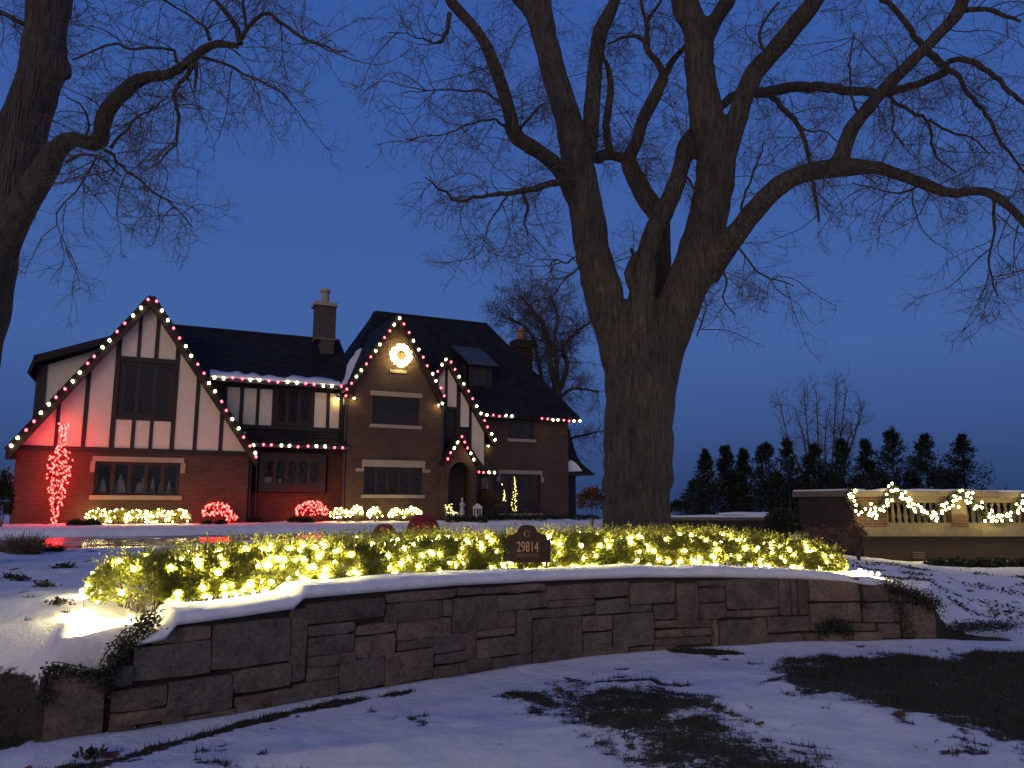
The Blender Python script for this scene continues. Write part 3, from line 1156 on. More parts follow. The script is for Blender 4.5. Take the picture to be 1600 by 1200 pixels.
# ---- garage wing -----------------------------------------------------
gl_u, _ = HP(18, 780, VG)
gr_u, _ = HP(386, 780, VG)
beam_z = (HP(90, 706, VG)[1] + HP(330, 712, VG)[1]) / 2 + .02
VB = -.38                                                     # barge boards stand forward
apx = HP(237, 464, VB)
lft = HP(12, 703, VB)
rgt = HP(401, 715, VB)
w_gar = rect(147, 281, 722, 774, VG)
facade("brick_wall", [(gl_u, -.4), (gr_u, -.4), (gr_u, beam_z), (gl_u, beam_z)], [hole(w_gar)], VG, .3, M['brick'])
MB().box(gr_u - .3, gr_u, VG + .301, 8, -.4, beam_z).build("brick_wall", M['brick'], house)
MB().box(gl_u, gl_u + .3, VG + .301, 8, -.4, beam_z).build("brick_wall", M['brick'], house)
f = window(w_gar, VG, 5, .08, label="five light casement window with white curtains", depth=2.2)
for i, (cx, wd, ht) in enumerate(((.10, .30, .8), (.30, .42, .95), (.52, .30, .6), (.56, .22, .85), (.68, .22, .8), (.78, .2, .75), (.88, .2, .7))):
    u = w_gar[0] + (w_gar[1] - w_gar[0]) * cx
    z0 = w_gar[2] + .08
    V, F = [], []
    # small bright tie-back drapes reaching part of the height
    cloth(f, u - wd / 2, u + wd / 2, VG + .35 + .04 * i, z0, z0 + (w_gar[3] - w_gar[2]) * .62 * ht, .45)
dressing(w_gar, VG, 0, .20, .17, .11, droph=.45)
MB().box(w_gar[0] - .17, w_gar[0] - .004, VG - .05, VG + .09, w_gar[3] - .42, w_gar[3]).build("quoin", M['limestone'], house)
MB().box(w_gar[1] + .004, w_gar[1] + .17, VG - .05, VG + .09, w_gar[3] - .42, w_gar[3]).build("quoin", M['limestone'], house)

# slopes of the gable in its wall plane
def ln2(a, b): return lambda u: a[1] + (b[1] - a[1]) * (u - a[0]) / (b[0] - a[0])
sl_l, sl_r = ln2(lft, apx), ln2(apx, rgt)
dz = .34
def gtop(u): return min(sl_l(u), sl_r(u)) - dz
# backing wall (plaster bays are separate panels in front)
gz_ap = apx[1] - dz * 1.25
zb1 = beam_z + .20
lu = lft[0] + (zb1 + dz - lft[1]) * (apx[0] - lft[0]) / (apx[1] - lft[1])
ru = rgt[0] + (zb1 + dz - rgt[1]) * (apx[0] - rgt[0]) / (apx[1] - rgt[1])
w_up = rect(186, 271, 566, 652, VG)
facade("gable_wall", [(lu, beam_z + .001), (ru, beam_z + .001), (ru, zb1), (apx[0], apx[1] - dz), (lu, zb1)][0:3] + [(apx[0], apx[1] - dz), (lu, zb1)], [hole(w_up)], VG + .06, .2, M['timber'])
MB().box(gl_u - .25, gr_u + .15, VG - .06, VG + .05, beam_z + .002, zb1 - .002).build("bressummer", M['timber'], house)
studs = []
for xa, xb, ym in ((86, 92, 670), (130, 137, 650), (176, 184, 620), (270, 277, 620), (304.5, 310.5, 640), (342, 348, 680)):
    studs.append((HP(xa, ym, VG)[0], HP(xb, ym, VG)[0]))
apx_st = [(HP(215.5, 530, VG)[0], HP(221, 530, VG)[0]), (HP(243, 530, VG)[0], HP(249, 530, VG)[0])]
z_hi0, z_hi1 = HP(228, 567, VG)[1], HP(228, 559, VG)[1]
z_lo0, z_lo1 = HP(222, 657, VG)[1], HP(222, 651, VG)[1]
for i, (a, b_) in enumerate(studs):
    zt_ = min(gtop(a), gtop(b_)) + .1
    studbox(a, b_, zb1, zt_, VG)
for a, b_ in apx_st: studbox(a, b_, z_hi1, min(gtop(a), gtop(b_)) + .1, VG)
studbox(studs[2][1] + .003, studs[3][0] - .003, z_hi0, z_hi1, VG, .044)
studbox(studs[2][1] + .003, studs[3][0] - .003, z_lo0, z_lo1, VG, .044)
low_st = [(HP(204.5, 680, VG)[0], HP(210.5, 680, VG)[0]), (HP(233, 680, VG)[0], HP(238.5, 680, VG)[0])]
for a, b_ in low_st: studbox(a, b_, zb1, z_lo0 - .002, VG)


def panel(poly, v, name="plaster_panel"):
    return MB().prism(poly[::-1] if False else poly, v - .018, v + .055).build(name, M['plaster'], house)


def bay(a, b_, zlo, zhi=None, v=VG, top=None):
    top = top or gtop
    if zhi is not None:
        return panel([(a, zlo), (b_, zlo), (b_, zhi), (a, zhi)], v)
    za, zb_ = top(a), top(b_)
    pts = []
    if za > zlo and zb_ > zlo:
        pts = [(a, zlo), (b_, zlo), (b_, zb_), (a, za)]
        if a < apx[0] < b_ and top is gtop: pts = [(a, zlo), (b_, zlo), (b_, zb_), (apx[0], top(apx[0])), (a, za)]
    elif zb_ > zlo:
        us_ = a + (b_ - a) * (zlo - za) / (zb_ - za)
        pts = [(us_, zlo), (b_, zlo), (b_, zb_)]
    elif za > zlo:
        us_ = a + (b_ - a) * (zlo - za) / (zb_ - za)
        pts = [(a, zlo), (us_, zlo), (a, za)]
    if pts: return panel(pts, v)


e_ = .003
bay(lu + .02, studs[0][0] - e_, zb1)
bay(studs[0][1] + e_, studs[1][0] - e_, zb1)
bay(studs[1][1] + e_, studs[2][0] - e_, zb1)
bay(studs[3][1] + e_, studs[4][0] - e_, zb1)
bay(studs[4][1] + e_, studs[5][0] - e_, zb1)
bay(studs[5][1] + e_, ru - .02, zb1)
for a, b_ in ((studs[2][1], low_st[0][0]), (low_st[0][1], low_st[1][0]), (low_st[1][1], studs[3][0])): bay(a + e_, b_ - e_, zb1, z_lo0 - e_)
for a, b_ in ((studs[2][1], apx_st[0][0]), (apx_st[0][1], apx_st[1][0]), (apx_st[1][1], studs[3][0])): bay(a + e_, b_ - e_, z_hi1)
window(w_up, VG - .04, 3, .11, leads=6, label="dark three light leaded window high in the left gable")


def barge(p0, p1, v, h=.34, t=.05, out=True):
    """barge board: parallelogram hanging below the verge line p0-p1"""
    a, b_ = (p0, p1) if p0[0] < p1[0] else (p1, p0)
    return MB().prism([(a[0], a[1] - h), (b_[0], b_[1] - h), (b_[0], b_[1]), (a[0], a[1])], v, v + t).build("barge_board", M['timber'], house)


bh = .40
barge(lft, apx, VB, bh)
barge(apx, rgt, VB - .001, bh)


def gable_roof(name, ridge, ea, v0, v1, over, seed, thick=.09, row=.2):
    """one slope of a front gable roof: profile from ridge (u,z) to eave (u,z), running from v0 to v1"""
    A, B = (ea[0], v0, ea[1]), (ea[0], v1, ea[1])
    C, D = (ridge[0], v1, ridge[1]), (ridge[0], v0, ridge[1])
    n = np.cross(np.subtract(B, A), np.subtract(D, A))
    n = n if n[2] > 0 else -n
    rf = MB().slab([A, B, C, D], n, thick).build(name, M['deck'], house)
    k = n / np.linalg.norm(n) * thick
    pts = [np.add(p, k) for p in (A, B, C, D)]
    slates(rf, *pts, seed=seed, row=row)
    return rf


gable_roof("roof", apx, lft, VB - .05, 8.5, 0, 1)
gable_roof("roof", apx, rgt, VB - .05, 8.5, 0, 2)
# soffits under the garage verge
MB().slab([(lft[0], VB + .05, lft[1] - bh * .8), (lft[0], VG + .05, lft[1] - bh * .8), (apx[0], VG + .05, apx[1] - bh * .95), (apx[0], VB + .05, apx[1] - bh * .95)], (-.7, 0, .7), .02).build("soffit", M['timber'], house)
MB().slab([(rgt[0], VB + .05, rgt[1] - bh * .8), (rgt[0], VG + .05, rgt[1] - bh * .8), (apx[0], VG + .05, apx[1] - bh * .95), (apx[0], VB + .05, apx[1] - bh * .95)], (.7, 0, .7), .02).build("soffit", M['timber'], house)
# left bracket under the eave
a = HP(20, 735, VG)
MB().box(gl_u - .3, gl_u - .01, VB + .1, VG + .2, beam_z - .35, beam_z + .1).build("eave_bracket", M['timber'], house)
# gutter pipe at the garage's right corner
pu = gr_u + .12
MB().tube([(pu, .35, beam_z), (pu, .35, 1.2), (pu, .35, .1)], .045).build("downpipe", M['copper'], house)

# ---- shed dormer on the garage's left slope -----------------------------
vd = 1.3
q = lambda x, y: HP(x, y, vd)
tl, tr_ = q(62, 563), q(175, 533)
MB().prism([(q(70, 660)[0] - .1, q(70, 640)[1] - .6), (tr_[0] + .6, q(70, 640)[1] - .6), (tr_[0] + .6, tr_[1] + .12), (q(68, 575)[0], q(68, 572)[1])], vd, vd + 5).build("dormer_wall", M['plaster'], house)
MB().box(q(56, 600)[0], q(72, 600)[0], vd - .05, vd + 5.05, q(60, 690)[1], q(60, 570)[1]).build("corner_board", M['timber'], house)
el = q(49, 588)
A = (el[0], vd - .45, el[1] - .0)
pk = q(60, 563)
pr = q(190, 529)
rf = MB().slab([(el[0], vd - .5, el[1]), (el[0], vd + 5.4, el[1]), (pk[0], vd + 5.4, pk[1]), (pk[0], vd - .5, pk[1])], (-.8, 0, .5), .12).build("dormer_roof", M['deck'], house)
rf = MB().slab([(pk[0] - .05, vd - .5, pk[1] - .16), (pk[0] - .05, vd + 5.4, pk[1] - .16), (pr[0], vd + 5.4, pr[1] - .16), (pr[0], vd - .5, pr[1] - .16)], (-.3, 0, 1), .28).build("dormer_roof", M['deck'], house)

# ---- middle wing ---------------------------------------------------------
cz = VC
mid_u0 = gr_u - .35
mid_u1 = HP(540, 700, VC)[0] + .2
ez = (HP(340, 591, .45)[1] + HP(525, 605, .45)[1]) / 2          # eave height at the gutter
vr = 4.6
rz = (HP(290, 513, vr)[1] + HP(550, 538, vr)[1]) / 2
mid_eL = HP(322, 590, .45)[0]
pm = dict()
zt_m = ez + .25
zb_m = (HP(380, 664, VM)[1] + HP(520, 668, VM)[1]) / 2
w_mid = (HP(430, 640, VM)[0], HP(486, 640, VM)[0], HP(458, 668, VM)[1] + .1, ez - .12)
facade("upper_wall", [(mid_u0 - 1.2, zb_m - .3), (mid_u1, zb_m - .3), (mid_u1, zt_m), (mid_u0 - 1.2, zt_m)], [hole(w_mid)], VM + .06, .2, M['timber'])
zpt = HP(400, 608, VM)[1]
tx = [(350, 354), (374, 380), (400, 405), (425, 430), (485, 491), (510, 515), (530, 537)]
tu = [(HP(a, 636, VM)[0], HP(b_, 636, VM)[0]) for a, b_ in tx]
for i, (a, b_) in enumerate(tu): studbox(a, b_, zb_m, ez + .05, VM, .05)
for i in (0, 1, 2, 4, 5):
    bay(tu[i][1] + e_, tu[i + 1][0] - e_, zb_m, zpt + .02, VM)
studbox(tu[0][0] - 1, tu[-1][1], zb_m - .22, zb_m - .003, VM, .07, "timber")
studbox(tu[0][0] - 1, tu[-1][1], ez - .12, ez + .1, VM, .06, "timber")
window((w_mid[0] - .02, w_mid[1] + .02, w_mid[2], w_mid[3]), VM - .04, 3, .11, leads=5, label="dark three light leaded window between white plaster panels")
# roof of the middle wing
A, B = (mid_eL - 1.5, .45, ez), (mid_u1 + .3, .45, ez)
C, D = (mid_u1 + .3, vr, rz), (mid_eL - 1.5, vr, rz)
n_mid = np.cross(np.subtract(B, A), np.subtract(D, A))
rf = MB().slab([A, B, C, D], n_mid, .08).build("roof", M['deck'], house)
k = n_mid / np.linalg.norm(n_mid) * .08
slates(rf, *[np.add(p, k) for p in (A, B, C, D)], seed=3)
MB().slab([(A[0], 2 * vr - .45, ez), D, C, (B[0], 2 * vr - .45, ez)], (0, .7, .7), .08).build("roof", M['deck'], house)
MB().bar((D[0], vr, rz + .1), (C[0], vr, rz + .1), .22, .10).build("ridge_cap", M['slate'], rf)
MB().box(A[0], B[0] - .3, .30, .45, ez - .10, ez + .03).build("gutter", M['copper'], house)
# fascia + soffit
MB().box(A[0], B[0] - .3, .46, VM, ez - .06, ez - .02).build("soffit", M['timber'], house)
# snow lying along the gutter
us_ = np.linspace(mid_eL + .15, HP(531, 602, .45)[0], 40)
V = []
for i, u in enumerate(us_):
    h_ = .10 + .05 * vnoise(u * 2.2, 1.3)
    for (y, z) in ((.33, .02), (.31, .08), (.38, .04 + h_), (.50, .10 + h_), (.72, .30 + .15 * vnoise(u * 3, 4.)), (.72, .2)):
        V.append((u, y, ez + z))
F = [(i * 6 + j, i * 6 + j + 1, (i + 1) * 6 + j + 1, (i + 1) * 6 + j) for i in range(39) for j in range(5)]
o = obj("roof_snow", V, F, M['snow'], house, True)
# snow patch in the valley beside the central gable
n_ = n_mid / np.linalg.norm(n_mid)
vp = [(532, 602), (538, 593), (540, 585), (542, 572), (547, 563), (553, 556), (556, 550), (563, 545), (566, 548), (560, 560), (558, 570), (553, 582), (550, 592), (546, 601)]
pts = [HPL(x, y, np.add(A, n_ * .12), n_) for x, y in vp]
MB().slab(pts, n_, .05).build("roof_snow", M['snow'], house)
# pent roof over the lower wall
pz1 = (HP(420, 672, VM)[1] + HP(520, 672, VM)[1]) / 2
vpe = .30
pz0 = (HP(412, 694, vpe)[1] + HP(525, 698, vpe)[1]) / 2
A, B = (gr_u - .1, vpe, pz0), (HP(538, 698, vpe)[0] + .25, vpe, pz0)
C, D = (B[0], VM + .05, pz1), (A[0], VM + .05, pz1)
nn = np.cross(np.subtract(B, A), np.subtract(D, A))
rf = MB().slab([A, B, C, D], nn, .06).build("pent_roof", M['deck'], house)
k = nn / np.linalg.norm(nn) * .06
slates(rf, *[np.add(p, k) for p in (A, B, C, D)], seed=4, row=.18)
MB().box(A[0], B[0], vpe - .08, vpe + .02, pz0 - .12, pz0 + .02).build("gutter", M['copper'], house)
MB().box(A[0], B[0], vpe + .03, VL + .1, pz0 - .10, pz0 - .05).build("soffit", M['timber'], house)
# lower wall with a timber bay window
wb = rect(409, 502, 716, 759, VL - .3)
facade("brick_wall", [(gr_u - .3, -.4), (mid_u1, -.4), (mid_u1, pz0 + .5), (gr_u - .3, pz0 + .5)], [[(wb[0] + .05, wb[2]), (wb[1] - .05, wb[2]), (wb[1] - .05, wb[3]), (wb[0] + .05, wb[3])]], VL, .25, M['brick'])
bo = rect(405, 509, 708, 769, VL - .3)
bw = MB()
bw.box(bo[0], bo[1], VL - .30, VL - .003, wb[3], bo[3]).box(bo[0], bo[1], VL - .30, VL - .003, bo[2], wb[2])
bw.box(bo[0], wb[0], VL - .30, VL - .003, wb[2], wb[3]).box(wb[1], bo[1], VL - .30, VL - .003, wb[2], wb[3])
bw.build("bay_casing", M['frame'], house)
f = window(wb, VL - .30, 5, .10, inset=.03, label="five light timber bay window under the pent roof")
uu = wb[0] + .16
MB().box(uu, uu + .30, VL - .12, VL - .10, wb[2] + .1, wb[2] + .38).build("paper_notice", M['curtain'], f)
MB().box(wb[0] + (wb[1] - wb[0]) * .3, wb[0] + (wb[1] - wb[0]) * .3 + .1, VL - .12, VL - .06, wb[2] + .1, wb[2] + .3).build("candle", M['curtain'], f)
pu = HP(401, 740, .9)[0]
MB().tube([(pu, .95, pz0 - .1), (pu, .95, .1)], .045).build("downpipe", M['copper'], house)

# ---- central brick gable ---------------------------------------------------
VCB = VC - .30
cl_u, cr_u = HP(541, 740, VC)[0], HP(690, 740, VC)[0]
cap_ = HP(623, 493, VCB)
cL = HP(540, 612, VCB)
cR = HP(692, 625, VCB)
ctl, ctr = ln2(cL, cap_), ln2(cap_, cR)
cz0 = .30
# left slope line reaches the wall corner
w_cu = rect(582, 655, 620, 664, VC)
w_cl = rect(568, 660, 730, 773, VC)
oc = HP(627, 556, VC)
octr = [(oc[0] + .30 * math.cos(t), oc[1] + .30 * math.sin(t)) for t in np.linspace(0, 2 * math.pi, 17)[:-1]]
facade("brick_wall", [(cl_u, -.4), (cr_u, -.4), (cr_u, ctr(cr_u) - cz0), (cap_[0], cap_[1] - cz0), (cl_u, ctl(cl_u) - cz0)], [hole(w_cu), hole(w_cl)], VC, .3, M['brick'])
MB().box(cl_u, cl_u + .28, VC + .301, 5, -.4, ctl(cl_u) - cz0 - .02).build("brick_wall", M['brick'], house)
MB().box(cr_u - .28, cr_u, VC + .301, 5, -.4, ctr(cr_u) - cz0 - .02).build("brick_wall", M['brick'], house)
window(w_cu, VC, 4, .07, leads=5, label="four light leaded window below the lit wreath")
window(w_cl, VC, 5, .07, label="five light ground floor window with heavy stone lintel")
dressing(w_cu, VC, 0, .22, .16, .12)
dressing(w_cl, VC, .28, .32, .15, .10, droph=.22)
a = rect(609, 635, 578, 583, VC)
MB().box(a[0], a[1], VC - .06, VC - .004, a[2], a[3]).build("stone_sill", M['limestone'], house)
barge(cL, cap_, VCB, .30)
barge(cap_, cR, VCB - .001, .30)
gable_roof("roof", cap_, cL, VCB - .04, 6.5, 0, 5)
gable_roof("roof", cap_, cR, VCB - .04, 6.5, 0, 6)
MB().slab([(cL[0], VCB + .05, cL[1] - .24), (cL[0], VC + .05, cL[1] - .24), (cap_[0], VC + .05, cap_[1] - .28), (cap_[0], VCB + .05, cap_[1] - .28)], (-.7, 0, .7), .02).build("soffit", M['timber'], house)
MB().slab([(cR[0], VCB + .05, cR[1] - .24), (cR[0], VC + .05, cR[1] - .24), (cap_[0], VC + .05, cap_[1] - .28), (cap_[0], VCB + .05, cap_[1] - .28)], (.7, 0, .7), .02).build("soffit", M['timber'], house)
pu = cl_u - .08
MB().tube([(pu, VC + .15, cL[1] - .2), (pu, VC + .15, pz0 + .5), (pu + .0, VC + .1, .1)], .05).build("downpipe", M['copper'], house)
MB().box(pu - .12, pu + .12, VC + .02, VC + .2, cL[1] - .55, cL[1] - .25).build("rainwater_head", M['copper'], house)
pu = cr_u + .08
MB().tube([(pu, VC + .1, cR[1] - .2), (pu, VC + .1, .1)], .045).build("downpipe", M['copper'], house)

# ---- main hipped roof ------------------------------------------------------
mv0, mvr = VW - .45, VW + 4.6
mz0 = (HP(770, 650, mv0)[1] + HP(880, 655, mv0)[1]) / 2 - .02
mR = HP(906, 655, mv0)[0]
mrz = (HP(590, 489, mvr)[1] + HP(757, 510, mvr)[1]) / 2
rL, rR = HP(586, 488, mvr)[0], HP(760, 510, mvr)[0]
mL = rL - (mR - rR)
A, B, C, D = (mL, mv0, mz0), (mR, mv0, mz0), (rR, mvr, mrz), (rL, mvr, mrz)
n_main = np.cross(np.subtract(B, A), np.subtract(D, A))
rf = MB().slab([A, B, C, D], n_main, .08).build("roof", M['deck'], house)
rf["label"] = "tall hipped slate roof"
k = n_main / np.linalg.norm(n_main) * .08
slates(rf, *[np.add(p, k) for p in (A, B, C, D)], seed=7, row=.19)
mvb = 2 * mvr - mv0
MB().slab([(mR, mv0, mz0), (mR, mvb, mz0), C], (.7, 0, .7), .06).build("roof", M['deck'], house)
hl_ = MB().slab([(mL, mvb, mz0), (mL, mv0, mz0), D], (-.7, 0, .7), .06).build("roof", M['deck'], house)
slates(hl_, (mL - .03, mvb, mz0 + .07), (mL - .03, mv0, mz0 + .07), (D[0], D[1] - .06, D[2] + .07), (D[0], D[1] + .06, D[2] + .07), seed=8)
MB().slab([(mR, mvb, mz0), (mL, mvb, mz0), D, C], (0, .7, .7), .06).build("roof", M['deck'], house)
MB().bar((D[0], mvr, mrz + .1), (C[0], mvr, mrz + .1), .22, .10).build("ridge_cap", M['slate'], rf)
MB().bar((C[0], mvr, mrz + .08), (mR, mv0, mz0 + .1), .2, .10).build("ridge_cap", M['slate'], rf)
MB().bar((D[0], mvr, mrz + .08), (mL, mv0, mz0 + .1), .2, .10).build("ridge_cap", M['slate'], rf)
wr_u = HP(888, 720, VW)[0]
wl_u = cr_u - .2
MB().box(HP(752, 650, mv0)[0], HP(803, 651, mv0)[0], mv0 - .12, mv0 - .0, mz0 - .08, mz0 + .04).build("gutter", M['copper'], house)
MB().box(HP(843, 654, mv0)[0], mR, mv0 - .12, mv0 - .0, mz0 - .08, mz0 + .04).build("gutter", M['copper'], house)
MB().box(wl_u, mR - .05, mv0 + .02, VW, mz0 - .05, mz0 - .01).build("soffit", M['timber'], house)

# ---- right wing wall -------------------------------------------------------
w_wu = rect(795, 834, 654, 686, VW)
w_wu = (w_wu[0], w_wu[1], w_wu[2], mz0 - .10)
w_wl = rect(781, 845, 741, 802, VW)
facade("brick_wall", [(wl_u, -.4), (wr_u, -.4), (wr_u, mz0 - .06), (wl_u, mz0 - .06)], [hole(w_wu), hole(w_wl)], VW, .3, M['brick'])
MB().box(wr_u - .28, wr_u, VW + .301, 10, -.4, mz0 - .06).build("brick_wall", M['brick'], house)
window(w_wu, VW, 2, .08, leads=5, label="two light window tucked under the eave of the right wing")
w_tree = window(w_wl, VW, 4, .07, label="tall four light window with a lit tree behind it", depth=3)
dressing(w_wu, VW, 0, 0, .16, .10, lintel=False)
dressing(w_wl, VW, .10, .20, .14, .08, droph=.40)

# wall dormer on the main roof
vdm = mv0 + 1.25
wd = rect(738, 761, 575, 606, vdm)
d0, d1 = rect(733, 769, 571, 611, vdm)[:2]
zz0, zz1 = HP(750, 611, vdm)[1], HP(750, 571, vdm)[1]
facade("dormer_wall", [(d0, zz0 - .2), (d1, zz0 - .2), (d1, zz1), (d0, zz1)], [hole(wd)], vdm, .15, M['timber'])
MB().box(d0, d0 + .1, vdm + .16, vdm + 2.2, zz0, zz1).build("dormer_wall", M['timber'], house)
MB().box(d1 - .1, d1, vdm + .16, vdm + 2.2, zz0, zz1).build("dormer_wall", M['timber'], house)
window(wd, vdm - .03, 2, .06, label="small two light window of the roof dormer", depth=1.0)
tz = HP(735, 545, vdm + 2.0)[1]
rf = MB().slab([(d0 - .2, vdm - .3, zz1 - .04), (d1 + .2, vdm - .3, zz1 - .04), (d1 + .2, vdm + 2.1, tz), (d0 - .2, vdm + 2.1, tz)], (0, -.4, 1), .10).build("dormer_roof", M['copper'], house)
for k_ in range(9):
    uu = d0 - .15 + (d1 - d0 + .3) * k_ / 8
    MB().bar((uu, vdm - .3, zz1 + .07), (uu, vdm + 2.1, tz + .11), .03, .05).build("seam", M['copper'], rf)

# ---- entry gable -------------------------------------------------------------
VEB = VE - .3
ea = HP(700, 560, VEB)
eR = HP(773, 690, VEB)
eL = (ea[0] - (eR[0] - ea[0]) * .62, ea[1] - (ea[1] - eR[1]) * .62)
er_u = HP(758, 690, VE)[0]
etr = ln2(ea, eR)
etl = ln2(eL, ea)
def etop(u): return (etr(u) if u > ea[0] else etl(u)) - .28
w_en = rect(699, 711, 640, 668, VE)
w_en = (w_en[0], w_en[1], w_en[2], w_en[3])
facade("gable_wall", [(cr_u - .1, -.4), (er_u, -.4), (er_u, etop(er_u)), (ea[0], ea[1] - .28), (cr_u - .1, etop(cr_u - .1))], [hole(w_en)], VE + .06, .25, M['timber'])
es = [(HP(a, ym, VE)[0], HP(b_, ym, VE)[0]) for a, b_, ym in ((695, 699, 610), (713, 719, 640), (732.5, 736.5, 660))]
ze_t = HP(706, 636, VE)[1]
studbox(es[0][0], es[0][1], HP(700, 668, VE)[1], min(etop(es[0][0]), etop(es[0][1])), VE)
studbox(es[1][0], es[1][1], HP(715, 680, VE)[1], etop(es[1][1]), VE)
studbox(es[2][0], es[2][1], HP(735, 720, VE)[1] - .3, etop(es[2][1]), VE)
studbox(es[0][1] + e_, es[1][0] - e_, ze_t - .16, ze_t, VE, .05)
bay(cr_u + .02, es[0][0] - e_, HP(690, 618, VE)[1], None, VE, etop)
bay(es[0][1] + e_, es[1][0] - e_, ze_t + e_, None, VE, etop)
bay(es[1][1] + e_, es[2][0] - e_, HP(725, 667, VE)[1], None, VE, etop)
u_a, u_b = es[2][1] + e_, HP(756, 700, VE)[0]
panel([(u_a, HP(737, 703, VE)[1]), (u_b, HP(756, 727, VE)[1]), (u_b, etop(u_b)), (u_a, etop(u_a))], VE)
window(w_en, VE - .02, 1, .05, leads=4, label="narrow casement in the entry gable", depth=1.0)
barge(ea, eR, VEB, .26)
barge(eL, ea, VEB - .001, .26)
gable_roof("roof", ea, eR, VEB - .04, 6, 0, 9)
gable_roof("roof", ea, eL, VEB - .04, 6, 0, 10)
MB().slab([(eR[0], VEB + .05, eR[1] - .2), (eR[0], VE + .05, eR[1] - .2), (ea[0], VE + .05, ea[1] - .25), (ea[0], VEB + .05, ea[1] - .25)], (.7, 0, .7), .02).build("soffit", M['timber'], house)
MB().box(er_u - .2, er_u, VE + .32, VW + .05, -.4, eR[1] - .2).build("side_wall", M['brick'], house)

# ---- porch ----------------------------------------------------------------------
VP_ = VE - 1.0
pa = HP(722, 681, VP_ - .2)
pL, pR = HP(693, 725, VP_ - .2), HP(749, 727, VP_ - .2)
pr_u = HP(745, 760, VP_)[0]
pl_u = max(HP(692, 760, VP_)[0], cr_u - .6)
dl, dr_ = HP(700, 770, VP_)[0], HP(737, 770, VP_)[0]
ds = HP(718, 745, VP_)[1]
dt = HP(718, 722, VP_)[1]
dc, dw_ = (dl + dr_) / 2, (dr_ - dl) / 2
arch = [(dc + dw_ * math.cos(t), ds + (dt - ds) * math.sin(t)) for t in np.linspace(0, math.pi, 11)]
ptl, ptr = ln2(pL, pa), ln2(pa, pR)
facade("porch_wall", [(pl_u, -.4), (dl, -.4)] + arch[::-1] + [(dr_, -.4), (pr_u, -.4), (pr_u, ptr(pr_u) - .22), (pa[0], pa[1] - .22), (pl_u, ptl(pl_u) - .22)], [], VP_, .28, M['brick'])
# stone arch band
ao = [(dc + (dw_ + .13) * math.cos(t), ds + (dt - ds + .13) * math.sin(t)) for t in np.linspace(0, math.pi, 11)]
for i in range(10):
    MB().prism([arch[i], ao[i], ao[i + 1], arch[i + 1]], VP_ - .05, VP_ - .003).build("arch_stone", M['brick'], house)
for s_, uu in ((-1, dl), (1, dr_)):
    a, b_ = (uu - .13, uu - .003) if s_ < 0 else (uu + .003, uu + .13)
    MB().box(a, b_, VP_ - .05, VP_ - .003, -.05, ds - .003).build("door_jamb", M['brick'], house)
MB().box(pl_u, pl_u + .2, VP_ + .281, VE + .05, -.4, pL[1] - .1).build("porch_wall", M['brick'], house)
MB().box(pr_u - .2, pr_u, VP_ + .281, VE + .05, -.4, pR[1] - .1).build("porch_wall", M['brick'], house)
dr = MB().box(dl + .0, dr_ - .0, VE - .08, VE + .04, .06, dt - .1).build("door", M['door'], house)
for k_ in range(2):
    for j_ in range(3):
        a = dl + .12 + k_ * (dr_ - dl - .2) / 2
        MB().box(a, a + (dr_ - dl) / 2 - .18, VE - .11, VE - .081, .2 + j_ * .72, .2 + j_ * .72 + .58).build("door_panel", M['door'], dr)
MB().lathe([(.012, 0), (.035, .01), (.035, .05), (.01, .06)], (dl + .25, VE - .12, 1.05), 8).build("handle", M['gold'], dr)
MB().box(pl_u - .3, pr_u + .3, VP_ - .9, VE, -.5, .05).build("porch_step", M['limestone'], house)
barge(pL, pa, VP_ - .2, .16)
barge(pa, pR, VP_ - .201, .16)
gable_roof("porch_roof", pa, pL, VP_ - .24, VE + .05, 0, 11, .06, .16)
gable_roof("porch_roof", pa, pR, VP_ - .24, VE + .05, 0, 12, .06, .16)
# low link roof to the right of the porch
la, lb = HP(743, 740, VE - .4), HP(775, 741, VE - .4)
rf = MB().slab([(la[0], VE - .4, la[1]), (lb[0] + .1, VE - .4, la[1]), (lb[0] + .1, VW, la[1] + .7), (la[0], VW, la[1] + .7)], (0, -.4, .9), .08).build("pent_roof", M['deck'], house)
MB().box(er_u, lb[0], VE + .0, VW, -.4, la[1] - .05).build("link_wall", M['brick'], house)
a = rect(752, 759, 746, 764, VE)
MB().box(a[0], a[1] + .12, VE - .05, VE - .004, a[2], a[3]).build("narrow_window", M['glass'], house)

# ---- side extension with a swept roof (right end) --------------------------------
v0x = VW + .6
prof = [HP(x, y, v0x) for x, y in ((886, 664), (890, 681), (899, 711), (908, 726), (925, 740))]
inner = [(wr_u - .1, prof[0][1]), (wr_u - .1, prof[-1][1])]
pp = [(wr_u - .1, prof[-1][1] - .08)] + [(prof[-1][0], prof[-1][1] - .08)] + prof[::-1] + [(wr_u - .1, prof[0][1])]
rf = MB().prism(pp, v0x, v0x + 5).build("swept_roof", M['deck'], house)
for i in range(len(prof) - 1):
    a, b_ = prof[i + 1], prof[i]
    slates(rf, (a[0] + .03, v0x, a[1] + .03), (a[0] + .03, v0x + 5, a[1] + .03), (b_[0] + .03, v0x + 5, b_[1] + .03), (b_[0] + .03, v0x, b_[1] + .03), 20 + i)
xe = HP(899, 770, v0x + .2)[0]
MB().box(wr_u + .003, xe, v0x + .15, v0x + 5, -.4, prof[-1][1] - .083).build("side_wall", M['timber'], house)
